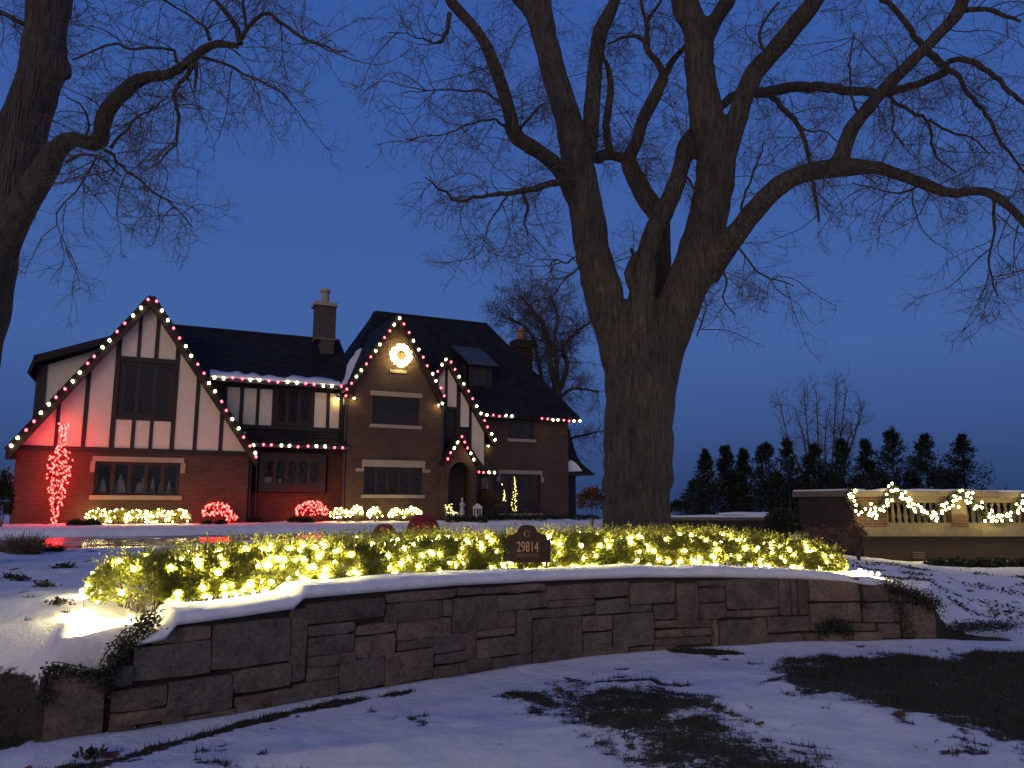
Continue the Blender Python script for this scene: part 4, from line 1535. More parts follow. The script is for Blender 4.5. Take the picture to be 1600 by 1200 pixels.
# small pent of snow across its front
z_s = HP(895, 735, v0x)[1]
pts = [HP(x, y, v0x - .35) for x, y in ((885, 737), (910, 736), (905, 729), (898, 722), (893, 719), (887, 722), (885, 728))]
MB().prism([(p[0], p[1]) for p in pts], v0x - .34, v0x - .02).build("roof_snow", M['snow'], house)
MB().box(wr_u + .003, prof[-1][0] - .1, v0x - .45, v0x - .003, prof[-1][1] - .12, prof[-1][1] + .02).build("fascia", M['timber'], house)

# ---- chimneys -------------------------------------------------------------------
def chimney(px0, px1, top, body_bot, neck, pot, v, mat, potmat, bands, label):
    r = rect(px0, px1, top, body_bot, v)
    nk = rect(neck[0], neck[1], body_bot, neck[2], v)
    w = r[1] - r[0]
    c = MB()
    c.box(r[0], r[1], v, v + w * .8, r[2], r[3])
    c.box(nk[0], nk[1], v + .05, v + w * .75, nk[2] - 1.2, r[2] + .002)
    ch = c.build("chimney", mat, house)
    ch["label"] = label
    for a, b_, o_ in bands:
        q_ = rect(px0 - o_, px1 + o_, a, b_, v)
        MB().box(q_[0], q_[1], v - (r[0] - q_[0]), v + w * .8 + (r[0] - q_[0]), q_[2], q_[3]).build("chimney_cap", M['limestone'] if mat is not M['brick_dark'] else mat, ch)
    p = rect(*pot, v)
    rad = (p[1] - p[0]) / 2
    MB().lathe([(rad * .95, 0), (rad * .85, (p[3] - p[2]) * .75), (rad * 1.15, (p[3] - p[2]) * .85), (rad * 1.15, p[3] - p[2]), (rad * .7, p[3] - p[2] + .001), (rad * .7, (p[3] - p[2]) * .6)],
               ((p[0] + p[1]) / 2, v + w * .4, p[2]), 12).build("chimney_pot", potmat, ch)


M['chim_brick'] = brickmat("chimney_brick", (.085, .070, .060), (.065, .052, .045), (.10, .088, .078))
chimney(494, 525, 477, 529, (502, 522, 552), (503.5, 518, 450, 473), 3.0, M['chim_brick'], M['limestone'], [(472, 478, 2.5), (526, 530, 1)], "tall stone capped chimney on the middle roof")
chimney(808, 832, 543, 577, (808, 832, 600), (813, 826, 513, 531), mvr + .3, M['brick_dark'], M['terracotta'], [(531, 543, 2), (575, 578, .6)], "right chimney with an orange clay pot")

# ================================================================== LIGHT STRINGS
_iv, _if = ico(1.0, 1)


def bulb_mesh(name, r, mat, el=1.25):
    return mesh(name, _iv * np.array([r, r, r * el]), _if, mat, True)


BM = {
    'W': bulb_mesh("white_bulb", .062, M['b_white']),
    'R': bulb_mesh("red_bulb", .052, M['b_red']),
    'H': bulb_mesh("hedge_bulb", .014, M['b_hedge'], 1.1),
    'H2': bulb_mesh("hedge_bulb_large", .0195, M['b_hedge'], 1.1),
    'F': bulb_mesh("fairy_bulb", .026, M['b_fairy'], 1.1),
    'G': bulb_mesh("garland_bulb", .026, M['b_fairy'], 1.1),
    'T': bulb_mesh("red_fairy_bulb", .020, M['b_tree_red'], 1.9),
    'S': bulb_mesh("bright_bulb", .020, M['b_spot'], 1.1),
    'E': bulb_mesh("wreath_bulb", .040, M['b_fairy'], 1.1),
    'D': bulb_mesh("window_fairy_bulb", .021, M['b_window'], 1.1),
}


def string(pts, codes, label, group="strings of lights", wire=.006, cat="string lights", order=None, base=None):
    """pts: world positions; one bulb each; wire runs through them in order"""
    pts = np.asarray(pts, float)
    b0 = pts[0] if base is None else np.asarray(base, float)
    r_ = empty("string_lights", tuple(b0), 0, label, cat, group)
    if order is None: order = np.arange(len(pts))
    q_ = pts[order]
    # wire with slight sag between bulbs
    mid = (q_[:-1] + q_[1:]) / 2 - np.array([0, 0, .012])
    w = np.empty((2 * len(q_) - 1, 3))
    w[0::2] = q_
    w[1::2] = mid
    V, F = tubes((w - b0)[None], np.full((1, len(w)), wire), 3)
    obj("wire", V, F, M['wire'], r_)
    for i, p in enumerate(pts):
        c = codes if isinstance(codes, str) and len(codes) <= 2 and codes in BM else codes[i % len(codes)]
        o = link("bulb", BM[c], r_)
        o.location = tuple(p - b0)
        o.rotation_euler = (random.uniform(-.5, .5), random.uniform(-.5, .5), 0)
        if c == 'R': o["label"] = "red bulb"
    return r_


def hw(u, v, z):
    """house local -> world"""
    return H0 + U3 * u + V3 * v + np.array([0, 0, z])


def run(a, b_, n, v, off=(0, 0)):
    out = []
    for i in range(n):
        t = i / max(1, n - 1)
        x, y = a[0] + (b_[0] - a[0]) * t, a[1] + (b_[1] - a[1]) * t
        u, z = HP(x, y, v)
        out.append(hw(u + random.uniform(-.03, .03), v, z + random.uniform(-.035, .03)))
    return out


RL = "roofline light strings"
string(run((232, 467), (17, 696), 19, VB - .06), "RWWRRWWRRWWRRWWRRWW", "red and white bulbs down the long left slope of the left gable", RL, .01)
string(run((245, 471), (391, 697), 17, VB - .06) + run((398, 708), (400, 714), 2, VB - .06), "RWWRRWWRRWWRRWWRRWWR"[:17] + "WR", "red and white bulbs down the right slope of the left gable", RL, .01)
string(run((321, 588), (534, 604), 16, .27), "RWWRRWWRRWWRRWWR", "bulbs along the snowy gutter between the left and middle gables", RL, .01)
string(run((397, 695), (536, 699), 11, vpe - .1), "WRRWWRRWWRR", "bulbs along the low roof between the left and middle gables", RL, .01)
string(run((624, 497), (542, 609), 12, VCB - .06) + run((540, 619), (540, 619), 1, VCB - .06), "WWRRWWRRWWRRR", "bulbs down the left slope of the wreath gable", RL, .01)
string(run((632, 506), (676, 584), 7, VCB - .06) + run((682, 596), (695, 618), 3, VCB - .06) + run((692, 631), (692, 631), 1, VCB - .06), "RRWWRRWWRRW", "bulbs down the right slope of the wreath gable", RL, .01)
string(run((684, 580), (697, 561), 3, VEB - .06) + run((705, 565), (752, 645), 8, VEB - .06) + run((757, 657), (773, 687), 4, VEB - .06), "RWWRRWWRRWWRRWWR", "bulbs round the narrow entry gable right of the wreath gable", RL, .01)
string(run((699, 717), (716, 691), 4, VP_ - .27) + run((722, 682), (741, 717), 5, VP_ - .27), "RRWWRRRWW", "bulbs round the small porch gable over the front door", RL, .009)
string(run((748, 738), (772, 739), 4, VE - .47), "RRWW", "four bulbs on the short low eave right of the porch", RL, .009)
string(run((751, 648), (800, 650), 6, mv0 - .16), "WWRRWW", "bulbs on the right wing eave, left of its upper window", RL, .01)
string(run((847, 654), (906, 658), 8, mv0 - .16), "RRWWRRWW", "bulbs on the right wing eave, right of its upper window", RL, .01)

# small flood lamps tucked under the eaves ----------------------------------
def flood(px, py, v, label, aim, e=14):
    u, z = HP(px, py, v)
    r_ = empty("flood_lamp", tuple(hw(u, v, z)), R(90 - HA), label, "flood lamp", "eave flood lamps")
    MB().lathe([(.03, .10), (.06, .06), (.075, -.02), (.07, -.03)], n=10).build("lamp_housing", M['iron'], r_)
    MB().box(-.015, .015, 0, .28, .08, .10).build("bracket", M['iron'], r_)
    V, F = ico(.058, 1)
    obj("bulb", V - np.array([0, 0, .05]), F, M['b_flood'], r_, True)
    l = bpy.data.lights.new("flood_light", 'POINT')
    l.energy = e
    l.color = (1.0, .70, .22)
    l.shadow_soft_size = .05
    lo = bpy.data.objects.new("flood_light", l)
    COL.objects.link(lo)
    lo.parent = r_
    lo.location = (0, -.02, -.14)
    return r_


flood(528, 621, VM - .22, "small lit flood lamp by the white panels left of the wreath gable", None, 6)
flood(553.5, 620, VC - .20, "small lit flood lamp on the brick left of the wreath gable", None, 6)
flood(685, 631, VC - .20, "small lit flood lamp on the brick at the right corner of the wreath gable", None, 6)
flood(763, 695, VW - .20, "small dim flood lamp under the entry gable's right eave", None, 3)

# wreath -----------------------------------------------------------------
cu, cz_ = HP(626, 556, VC - .16)
cw = hw(cu, VC - .16, cz_)
wr = empty("wreath", tuple(cw), R(90 - HA), "brightly lit evergreen wreath high on the middle brick gable", "wreath")
r_ = np.random.default_rng(5)
nl = 900
th, ph = r_.uniform(0, 2 * np.pi, nl), r_.uniform(0, 2 * np.pi, nl)
RR, rr = .41, .12


def quads(c, dirv, ln, wd, rg):
    """leaf quads: centres, direction vectors, lengths, widths"""
    n = len(c)
    dirv = dirv / (np.linalg.norm(dirv, axis=1, keepdims=True) + 1e-9)
    s_ = np.cross(dirv, rg.normal(size=(n, 3)))
    s_ /= np.linalg.norm(s_, axis=1, keepdims=True) + 1e-9
    ln = np.broadcast_to(np.asarray(ln, float), (n,))[:, None]
    wd = np.broadcast_to(np.asarray(wd, float), (n,))[:, None]
    V = np.stack([c, c + dirv * ln * .5 + s_ * wd * .5, c + dirv * ln, c + dirv * ln * .5 - s_ * wd * .5], 1)
    return V.reshape(-1, 3), np.arange(4 * n).reshape(-1, 4)


c = np.stack([(RR + rr * np.cos(ph)) * np.cos(th), rr * np.sin(ph), (RR + rr * np.cos(ph)) * np.sin(th)], 1)
V, F = quads(c, np.stack([np.cos(th + 1) + r_.normal(0, .4, nl), np.sin(ph), np.sin(th + 1) + r_.normal(0, .4, nl)], 1), .09, .03, r_)
obj("foliage", V, F, M['dark_leaf'], wr)
t_ = np.linspace(0, 2 * np.pi, 25)
V, F = tubes(np.stack([RR * np.cos(t_), 0 * t_, RR * np.sin(t_)], 1)[None], np.full((1, 25), .05), 6)
obj("ring", V, F, M['twig'], wr)
mb = MB()
for s_ in (-1, 1):
    mb.tube([(0, -.12, .38), (s_ * .10, -.2, .46), (s_ * .17, -.18, .42), (s_ * .12, -.16, .34), (0, -.12, .37)], [.02, .035, .04, .035, .02], 6)
    mb.tube([(0, -.13, .37), (s_ * .04, -.17, .24), (s_ * .09, -.16, .08)], [.02, .03, .03], 5)
mb.build("bow", M['dark_leaf'], wr, True)
for i in range(150):
    a_ = i / 150 * 2 * math.pi * 3 + random.uniform(-.1, .1)
    k_ = RR + random.uniform(-.15, .12)
    o = link("bulb", BM['E'], wr)
    o.location = (k_ * math.cos(a_), -rr * .7 - random.uniform(.02, .06), k_ * math.sin(a_))


# ================================================================== SHRUBS
def blob_leaves(n, fn, rg, ln, wd, out=.6):
    """fn(n) -> centres, outward dirs"""
    c, d = fn(n)
    d = d * out + rg.normal(0, .5, d.shape)
    return quads(c, d, rg.uniform(.7, 1.3, n) * ln, rg.uniform(.7, 1.3, n) * wd, rg)


def ell(rg, cx, cy, cz, rx, ry, rz_, shell=.35, up=True):
    def f(n):
        d = rg.normal(size=(n, 3))
        d /= np.linalg.norm(d, axis=1, keepdims=True)
        if up: d[:, 2] = np.where(d[:, 2] < -.35, -d[:, 2] * .6, d[:, 2])
        k_ = (1 - shell * rg.random(n) ** 1.5) * (1 + .12 * np.sin(d[:, 0] * 7 + cx) * np.cos(d[:, 1] * 6 + d[:, 2] * 5))
        return np.stack([cx + rx * d[:, 0] * k_, cy + ry * d[:, 1] * k_, cz + rz_ * d[:, 2] * k_], 1), d
    return f


def shrub(name, px0, px1, pytop, pybot, Y, label, cat, mat, n=2500, ln=.07, wd=.035, lights=0, code='F', lgroup=None, llabel=None, group=None, lumps=1, seed=0, flat=.75, light_r=1.03):
    rg = np.random.default_rng(seed + 50)
    pb = P((px0 + px1) / 2, pybot, Y)
    pt = P((px0 + px1) / 2, pytop, Y)
    w = (P(px1, pybot, Y) - P(px0, pybot, Y))[0]
    h = pt[2] - pb[2]
    zb = gz(pb[0], Y) if Y > 5 else pb[2]
    zb = min(pb[2], zb) if abs(pb[2] - zb) < .5 else pb[2]
    o = empty(name, (pb[0], Y, zb), 0, label, cat, group)
    Vs, Fs, k0 = [], [], 0
    cs = []
    for i in range(lumps):
        fx = (i + .5) / lumps - .5
        rx = w / 2 / lumps * (1.25 if lumps > 1 else 1)
        rz_ = h * .54 * rg.uniform(.88, 1.0)
        cs.append((fx * w, rg.uniform(-.05, .05), (pb[2] - zb) + h * .48, rx, min(rx, w / 2) * flat, rz_))
        V, F = blob_leaves(n // lumps, ell(rg, *cs[-1]), rg, ln, wd)
        Vs.append(V)
        Fs.append(F + k0)
        k0 += len(V)
    obj("foliage", np.concatenate(Vs), np.concatenate(Fs), mat, o)
    m2 = MB()
    for c_ in cs:
        for t in range(4):
            a_ = t * 1.6 + c_[0]
            m2.tube([(c_[0] * .9, c_[1], -.05), (c_[0] + .3 * c_[3] * math.cos(a_), c_[1] + .3 * c_[4] * math.sin(a_), c_[2] * .6), (c_[0] + .6 * c_[3] * math.cos(a_), c_[1] + .6 * c_[4] * math.sin(a_), c_[2] + .5 * c_[5])], [.02, .014, .006], 5)
    m2.build("stem", M['twig'], o)
    if lights:
        pts = []
        for i in range(lights):
            c_ = cs[rg.integers(len(cs))]
            d = rg.normal(size=3)
            d /= np.linalg.norm(d)
            if d[1] > .3: d[1] = -d[1]
            d[2] = abs(d[2]) * 1.0 - .45 * (rg.random() < .5)
            d /= np.linalg.norm(d)
            pts.append((pb[0] + c_[0] + c_[3] * d[0] * light_r, Y + c_[1] + c_[4] * d[1] * light_r, max(zb + c_[2] + c_[5] * d[2] * light_r, zb + .06)))
        pts = np.array(pts)
        od = np.lexsort((pts[:, 2], np.round(pts[:, 0] * 6)))
        string(pts, code, llabel, lgroup or "strings of lights on shrubs", .004, order=od)
    return o


def hY(px, v):
    """world depth of the ground point of pixel column px on house plane v"""
    u, z = HP(px, 815, v)
    return float(hw(u, v, 0)[1])


SG = "shrubs along the front of the house"
LG = "light strings wrapped round the shrubs"
shrub("shrub", 138, 294, 796, 823, hY(215, -1.0), "long low hedge smothered in white lights under the left ground floor window", "shrub", M['boxwood'], 5200, .07, .035, 150, 'F', LG, "white lights covering the long low hedge under the left window", SG, 5, 1)
for k_, (a, b_, t) in enumerate(((516, 544, 793), (546, 567, 790), (574, 597, 792), (607, 632, 794), (632, 658, 792))):
    nm = ("first", "second", "third", "fourth", "fifth")[k_]
    wh = ("leftmost white lit round shrub, just right of the red lit one", "narrow upright white lit shrub, second from the left", "white lit round shrub in the middle of the five",
          "white lit shrub below the left half of the wreath gable's lower window", "white lit shrub below the right half of the wreath gable's lower window")[k_]
    shrub("shrub", a, b_, t, 814, hY((a + b_) / 2, VC - .9), wh, "shrub", M['boxwood'], 1500, .06, .03, 32, 'F', LG, "white lights on the " + nm + " round shrub of the row under the wreath gable", SG, 1, 10 + k_)
shrub("shrub", 317, 360, 785, 814, hY(340, -1.0), "domed shrub covered in red lights at the right corner of the left gable wing", "shrub", M['dark_leaf'], 1400, .06, .03, 110, 'T', LG, "red lights on the domed shrub at the left wing's corner", SG, 1, 21)
shrub("shrub", 463, 511, 784, 812, hY(488, .2), "rounded shrub covered in red lights below the timber bay window", "shrub", M['dark_leaf'], 1400, .06, .03, 120, 'T', LG, "red lights on the rounded shrub below the timber bay window", SG, 1, 22)
shrub("shrub", 354, 371, 804, 816, hY(362, -1.1), "tiny red lit shrub right of the domed red one", "shrub", M['dark_leaf'], 300, .05, .03, 22, 'T', LG, "red lights on the tiny shrub beside the domed one", SG, 1, 23)
for a, b_, t, bt, v, lb in ((104, 130, 812, 828, -1.9, "dark clipped shrub right of the red lit tree"), (126, 156, 812, 829, -2.0, "dark clipped shrub in front of the white lit hedge's left end"),
                            (314, 331, 813, 828, -1.9, "left of two small dark ball shrubs before the red lit dome"), (335, 353, 812, 828, -1.9, "right of two small dark ball shrubs before the red lit dome"),
                            (386, 412, 809, 821, .2, "low dark shrub at the foot of the downpipe"), (448, 474, 807, 824, -.6, "dark spreading shrub left of the red lit rounded one"), (466, 490, 809, 822, -.7, "small dark shrub before the red lit rounded one"),
                            (700, 760, 806, 822, VE - 2.6, "low dark hedge before the front door"), (760, 850, 803, 818, VW - 2.2, "long low dark hedge under the right wing's lit window"), (845, 935, 804, 817, VW - 1.6, "long low dark hedge at the right end of the house")):
    shrub("shrub", a, b_, t, bt, hY((a + b_) / 2, v), lb, "shrub", M['dark_leaf'], 1100 if b_ - a < 40 else 3000, .07, .04, group=SG, seed=a, lumps=1 if b_ - a < 40 else 4)
shrub("shrub", 746, 782, 766, 806, hY(764, VE - .4), "tall brown leaved shrub right of the porch", "shrub", M['rust_leaf'], 900, .12, .06, group=SG, seed=77)
shrub("shrub", 1196, 1254, 797, 850, 18.2, "large dark round bush left of the brick balustrade wall", "bush", M['dark_leaf'], 5000, .08, .04, seed=78, group="bushes by the balustrade wall")
shrub("shrub", 1245, 1330, 822, 868, 15.0, "thin brown twiggy bush in front of the dark brick wall", "bush", M['rust_leaf'], 700, .06, .03, seed=79, group="bushes by the balustrade wall")
shrub("shrub", 1322, 1358, 815, 870, 15.5, "bare reddish bush at the corner of the lit balustrade wall", "bush", M['rust_leaf'], 500, .05, .03, seed=80, group="bushes by the balustrade wall")
shrub("shrub", -14, 12, 735, 835, 27.0, "dark tall bush at the left edge beside the house", "bush", M['dark_leaf'], 1800, .12, .06, seed=81)
shrub("shrub", 1452, 1620, 873, 902, 16.5, "low dark ground hedge at the foot of the balustrade wall", "bush", M['dark_leaf'], 5000, .07, .04, seed=82, lumps=5, group="bushes by the balustrade wall")  # low band of dark leaves, makes the dark band at the balustrade foot

# narrow tree wrapped in red lights --------------------------------------------
Yt = hY(84, -.75)
b0 = P(84, 821, Yt)
tz0 = gz(b0[0], Yt)
rt = empty("upright_tree", (b0[0], Yt, tz0), 0, "narrow upright bare tree wrapped in red lights against the left wall", "tree", "small trees by the house")
prof_r = [(0, .08), (.12, .16), (.25, .27), (.4, .38), (.55, .46), (.65, .44), (.72, .30), (.8, .16), (.9, .13), (1.0, .20)]
Hh = P(86, 662, Yt)[2] - tz0
mb = MB()
mb.tube(resample([(0, 0, -.1), (.02, 0, Hh * .3), (-.01, .02, Hh * .7), (.05, 0, Hh * .98)], n=9), np.linspace(.05, .012, 9), 7)
mb.build("trunk", M['bark'], rt, True)
rg = np.random.default_rng(3)
nb_ = 46
t0 = rg.uniform(.08, .85, nb_)
az = rg.uniform(0, 2 * np.pi, nb_)
Pt = []
for t, a_ in zip(t0, az):
    rmax = np.interp(min(1, t + .15), *zip(*prof_r))
    e_t = min(1.02, t + .14)
    Pt.append(resample([(0, 0, Hh * t), (rmax * .5 * math.cos(a_), rmax * .5 * math.sin(a_), Hh * (t + .05)), (rmax * math.cos(a_), rmax * math.sin(a_), Hh * e_t)], n=6))
V, F = tubes(np.array(Pt), np.linspace(.014, .004, 6)[None].repeat(nb_, 0), 4)
obj("branches", V, F, M['twig'], rt)
pts = []
while len(pts) < 275:
    t = rg.uniform(.02, 1.0)
    rmax = np.interp(t, *zip(*prof_r))
    if rg.random() > rmax / .46 * .8 + .25: continue
    a_ = rg.uniform(0, 2 * np.pi)
    k_ = rg.uniform(.25, 1) ** .7
    pts.append((b0[0] + .035 * t + rmax * k_ * math.cos(a_), Yt + rmax * k_ * math.sin(a_) * .7, tz0 + Hh * t))
pts = np.array(pts)
string(pts, 'T', "dense red fairy lights wound up the narrow tree at the left wall", "strings of lights on shrubs", .003, order=np.argsort(pts[:, 2]))

# ---- christmas tree inside the right ground floor window ------------------------
def cone_tree(name, px, py0, py1, v, rad, label, cat, nlt, seed):
    u, z0 = HP(px, py1, v)
    z1 = HP(px, py0, v)[1]
    w_ = hw(u, v, z0)
    o = empty(name, tuple(w_), 0, label, cat)
    rg = np.random.default_rng(seed)
    n = 900
    t = rg.random(n) ** .8
    a_ = rg.uniform(0, 2 * np.pi, n)
    r2 = rad * (1 - t) * rg.uniform(.5, 1, n) + .01
    c = np.stack([r2 * np.cos(a_), r2 * np.sin(a_), (z1 - z0) * t], 1)
    V, F = quads(c, np.stack([np.cos(a_), np.sin(a_), -.3 + 0 * a_], 1), .06, .02, rg)
    obj("foliage", V, F, M['conifer'], o)
    MB().tube([(0, 0, 0), (0, 0, (z1 - z0) * .95)], .015, 6).build("trunk", M['twig'], o)
    pts = []
    for i in range(nlt):
        t = (i + .5) / nlt
        t = 1 - (1 - t) ** .75 if nlt > 10 else t
        a_ = -math.pi / 2 + rg.uniform(-1.3, 1.3)
        pts.append((w_[0] + (rad * (1 - t) * .95 + .02) * math.cos(a_) * rg.uniform(.2, 1), w_[1] - abs((rad * (1 - t)) * .9) - .02, w_[2] + (z1 - z0) * t))
    string(pts, 'D', "amber lights on the " + label.split(" ", 1)[1][:60], "indoor tree lights", .003)
    return o


cone_tree("christmas_tree", 804, 744, 799, VW + .85, .36, "tall slim lit christmas tree inside the right wing's window", "christmas tree", 48, 4)
cone_tree("christmas_tree", 788, 765, 783, VW + .8, .12, "tiny lit christmas tree at the left of the right wing's window", "christmas tree", 16, 5)
for x, lb in ((784, "left"), (795, "right")):
    u, z = HP(x, 756, VW + .5)
    string([hw(u, VW + .5, z), hw(u + .03, VW + .5, z - .06)], 'D', f"pair of amber lights high at the {lb} of the right wing's window", "indoor tree lights", .003)
u, z = HP(820, 752, VW + .7)

# ---- at the door ------------------------------------------------------------------
def place(name, px, py, v, label, cat, rz=0.0, group=None):
    u, z = HP(px, py, v)
    return empty(name, tuple(hw(u, v, z)), R(90 - HA) + rz, label, cat, group), z


ln_, _ = place("lantern", 746, 812, VP_ - .6, "tall white lantern standing right of the front door", "lantern")
s = P(746, 800, 33)
mb = MB().box(-.16, .16, -.16, .16, 0, .05)
for sx in (-1, 1):
    for sy in (-1, 1): mb.box(sx * .14 - .018, sx * .14 + .018, sy * .14 - .018, sy * .14 + .018, .05, .50)
mb.box(-.16, .16, -.16, .16, .50, .54)
mb.build("lantern_frame", M['white'], ln_)
mb = MB()
mb.add([(-.2, -.2, .54), (.2, -.2, .54), (.2, .2, .54), (-.2, .2, .54), (-.04, -.04, .74), (.04, -.04, .74), (.04, .04, .74), (-.04, .04, .74)], [(0, 1, 5, 4), (1, 2, 6, 5), (2, 3, 7, 6), (3, 0, 4, 7), (4, 5, 6, 7), (3, 2, 1, 0)])
mb.build("lantern_roof", M['white'], ln_)
mb = MB()
for sy in (-.135, .135): mb.box(-.12, .12, sy - .003, sy + .003, .06, .49)
mb.build("pane", M['glass'], ln_)
MB().lathe([(.05, .06), (.05, .28), (.02, .29)], n=10).build("candle", M['white'], ln_)

st, _ = place("statue", 722, 808, VP_ - .35, "slim pale statue of a standing robed figure before the front door", "statue")
MB().lathe([(.10, 0), (.10, .06), (.08, .08), (.13, .12), (.115, .3), (.075, .48), (.10, .58), (.095, .66), (.035, .71), (.03, .74), (.055, .78), (.058, .83), (.045, .88), (.01, .91)], n=14).build("figure", M['statue'], st, True)
mb = MB()
for s_ in (-1, 1): mb.tube([(s_ * .09, 0, .64), (s_ * .12, -.06, .52), (s_ * .03, -.11, .50)], [.03, .026, .018], 6)
mb.build("arms", M['statue'], st, True)


def wire_deer(px, py, v, hgt, lb, nb):
    o, _ = place("wire_ornament", px, py, v, lb, "light ornament", group="lit ornaments left of the door")
    base = np.array(o.location)
    mb = MB()
    for s_ in (-1, 1):
        mb.tube([(s_ * .12, -.05, 0), (s_ * .12, 0, hgt * .5)], .008, 4)
        mb.tube([(s_ * .12, .08, 0), (s_ * .12, .04, hgt * .5)], .008, 4)
    mb.tube(resample([(-.16, 0, hgt * .45), (-.1, 0, hgt * .6), (.1, 0, hgt * .6), (.15, 0, hgt * .45), (.0, 0, hgt * .4), (-.16, 0, hgt * .45)], n=14), .008, 4)
    mb.tube(resample([(-.12, 0, hgt * .58), (-.17, 0, hgt * .8), (-.13, 0, hgt * .95), (-.26, 0, hgt * .85)], n=8), .008, 4)
    mb.build("wire_frame", M['white'], o)
    rg = np.random.default_rng(int(px))
    ms = [(x, y, z) for x, y, z in zip(rg.uniform(-.18, .16, nb), rg.uniform(-.05, .05, nb), rg.uniform(.05, hgt, nb))]
    for p in ms:
        b_ = link("bulb", BM['D'], o)
        b_.location = p
    return o


wire_deer(701, 806, VP_ - 1.0, .55, "taller lit wire deer left of the front door", 20)
wire_deer(712, 806, VP_ - 1.1, .22, "small lit wire fawn beside the taller wire deer", 9)

# dark red cloth covers on the lawn by the drive -------------------------------------
def cover(px0, px1, pt, pb, Y, lb, seed):
    p = P((px0 + px1) / 2, pb, Y)
    zb = gz(p[0], Y) - .02
    w = (P(px1, pb, Y) - P(px0, pb, Y))[0] / 2
    h = P((px0 + px1) / 2, pt, Y)[2] - zb
    o = empty("shrub_cover", (p[0], Y, zb), 0, lb, "shrub cover", "red cloth covers over shrubs")
    n, m_ = 28, 12
    V = []
    for j in range(m_ + 1):
        t = j / m_
        for i in range(n):
            a_ = 2 * math.pi * i / n
            k_ = math.sin(math.pi / 2 * (1 - t)) ** .7 if t < 1 else 0
            k_ *= 1 + .06 * math.sin(a_ * 5 + seed) + .04 * math.sin(a_ * 9 + 2 * seed)
            sag = .06 * math.sin(a_ * 3 + seed) * math.sin(math.pi * t)
            V.append((w * k_ * math.cos(a_), w * .8 * k_ * math.sin(a_), h * math.sin(math.pi / 2 * t) ** 1.1 + sag * h))
    F = [(j * n + i, j * n + (i + 1) % n, (j + 1) * n + (i + 1) % n, (j + 1) * n + i) for j in range(m_) for i in range(n)]
    obj("cloth", V, F, M['bow'], o, True)
    MB().tube([(w * math.cos(a_), w * .8 * math.sin(a_), .06) for a_ in np.linspace(0, 2 * math.pi, 25)], .012, 5).build("tie_cord", M['wire'], o)
    return o


cover(630, 688, 804, 834, 20.5, "larger dark red domed cloth cover behind the lit hedge", 1.0)
cover(578, 622, 819, 838, 19.0, "smaller dark red domed cloth cover behind the lit hedge", 2.3)

# snow bank at the foot of the house ------------------------------------------------
V, nu_, prof = [], 150, [(-3.2, -.02), (-2.7, .10), (-2.0, .17), (-1.0, .20), (.2, .22), (1.6, .2)]
for i in range(nu_):
    u = -.6 + i * .19
    off = np.interp(u, [0, 8, 9, 13, 14, 19, 24, 28], [0, 0, 1.0, 1.0, .0, .4, 1.2, 1.5])
    for j, (v, z) in enumerate(prof):
        v2 = v * (.8 + .45 * vnoise(u * .9, 3.) if j < 3 else 1) + off
        V.append(tuple(hw(u, v2, z + .09 * (vnoise(u * 1.9, v * 2 + 5) - .5) * (j > 0) + .06 * (vnoise(u * 6, v * 5) - .5) * (j > 0))))
m_ = len(prof)
F = [(i * m_ + j, (i + 1) * m_ + j, (i + 1) * m_ + j + 1, i * m_ + j + 1) for i in range(nu_ - 1) for j in range(m_ - 1)]
tag(obj("snow_bank", V, F, M['snow'], None, True), kind="structure")

# ================================================================== LIT HEDGE
hs_ = []
for u in np.linspace(.75, _sl[-1] - .62, 60):
    t = u / _sl[-1]
    q = wpt(u, np.interp(t, [0, .2, .5, 1], [.74, .80, .92, .92]))
    hs_.append(q)
hs_ = np.array([(-3.42, 6.72), (-3.1, 6.62)] + hs_)if False else np.vstack([[(-3.45, 6.80), (-3.15, 6.66)], np.array(hs_)])
hsp = resample(np.c_[hs_, np.zeros(len(hs_))], n=240)[:, :2]
hL = np.r_[0, np.cumsum(np.hypot(*np.diff(hsp, axis=0).T))]
hlen = hL[-1]


def hedge_pt(s, a, k):
    """s along, a angle round the section (0 = towards the viewer, pi/2 = up), k radial 0..1"""
    x = np.interp(s, hL, hsp[:, 0])
    y = np.interp(s, hL, hsp[:, 1])
    x2, y2 = np.interp(s + .05, hL, hsp[:, 0]), np.interp(s + .05, hL, hsp[:, 1])
    x1, y1 = np.interp(s - .05, hL, hsp[:, 0]), np.interp(s - .05, hL, hsp[:, 1])
    tx, ty = x2 - x1, y2 - y1
    l_ = np.hypot(tx, ty) + 1e-9
    nx_, ny_ = ty / l_, -tx / l_            # towards the viewer
    end = np.minimum(1, np.minimum(s / .38, (hlen - s) / .30)) ** .5
    H = np.interp(s / hlen, [0, .04, .12, .3, .5, .8, .93, 1], [.30, .33, .365, .365, .35, .35, .32, .18]) * (1 + .16 * (fbm(s * 1.6, s * 0 + 2.2, 2) - .5))
    W = .42 * (1 + .22 * (fbm(s * 1.9 + 3, a * 1.2, 2) - .5))
    ca, sa = np.cos(a), np.sin(a)
    px_ = np.sign(ca) * np.abs(ca) ** .7 * W * end * k
    pz_ = np.sign(sa) * np.abs(sa) ** .75 * H * .56 * (.35 + .65 * end) * k + H * .50
    lump = .035 * np.sin(s * 9 + a * 3) + .03 * np.sin(s * 23 + a * 5)
    px_, pz_ = px_ * (1 + lump), pz_ * (1 + lump * .8)
    base = np.interp(s / hlen, [0, .15, .4, .8, 1], [.84, .86, .90, .88, .74]) + .02
    return np.stack([x + nx_ * px_, y + ny_ * px_, base + pz_], -1), np.stack([nx_ * ca, ny_ * ca, sa], -1)


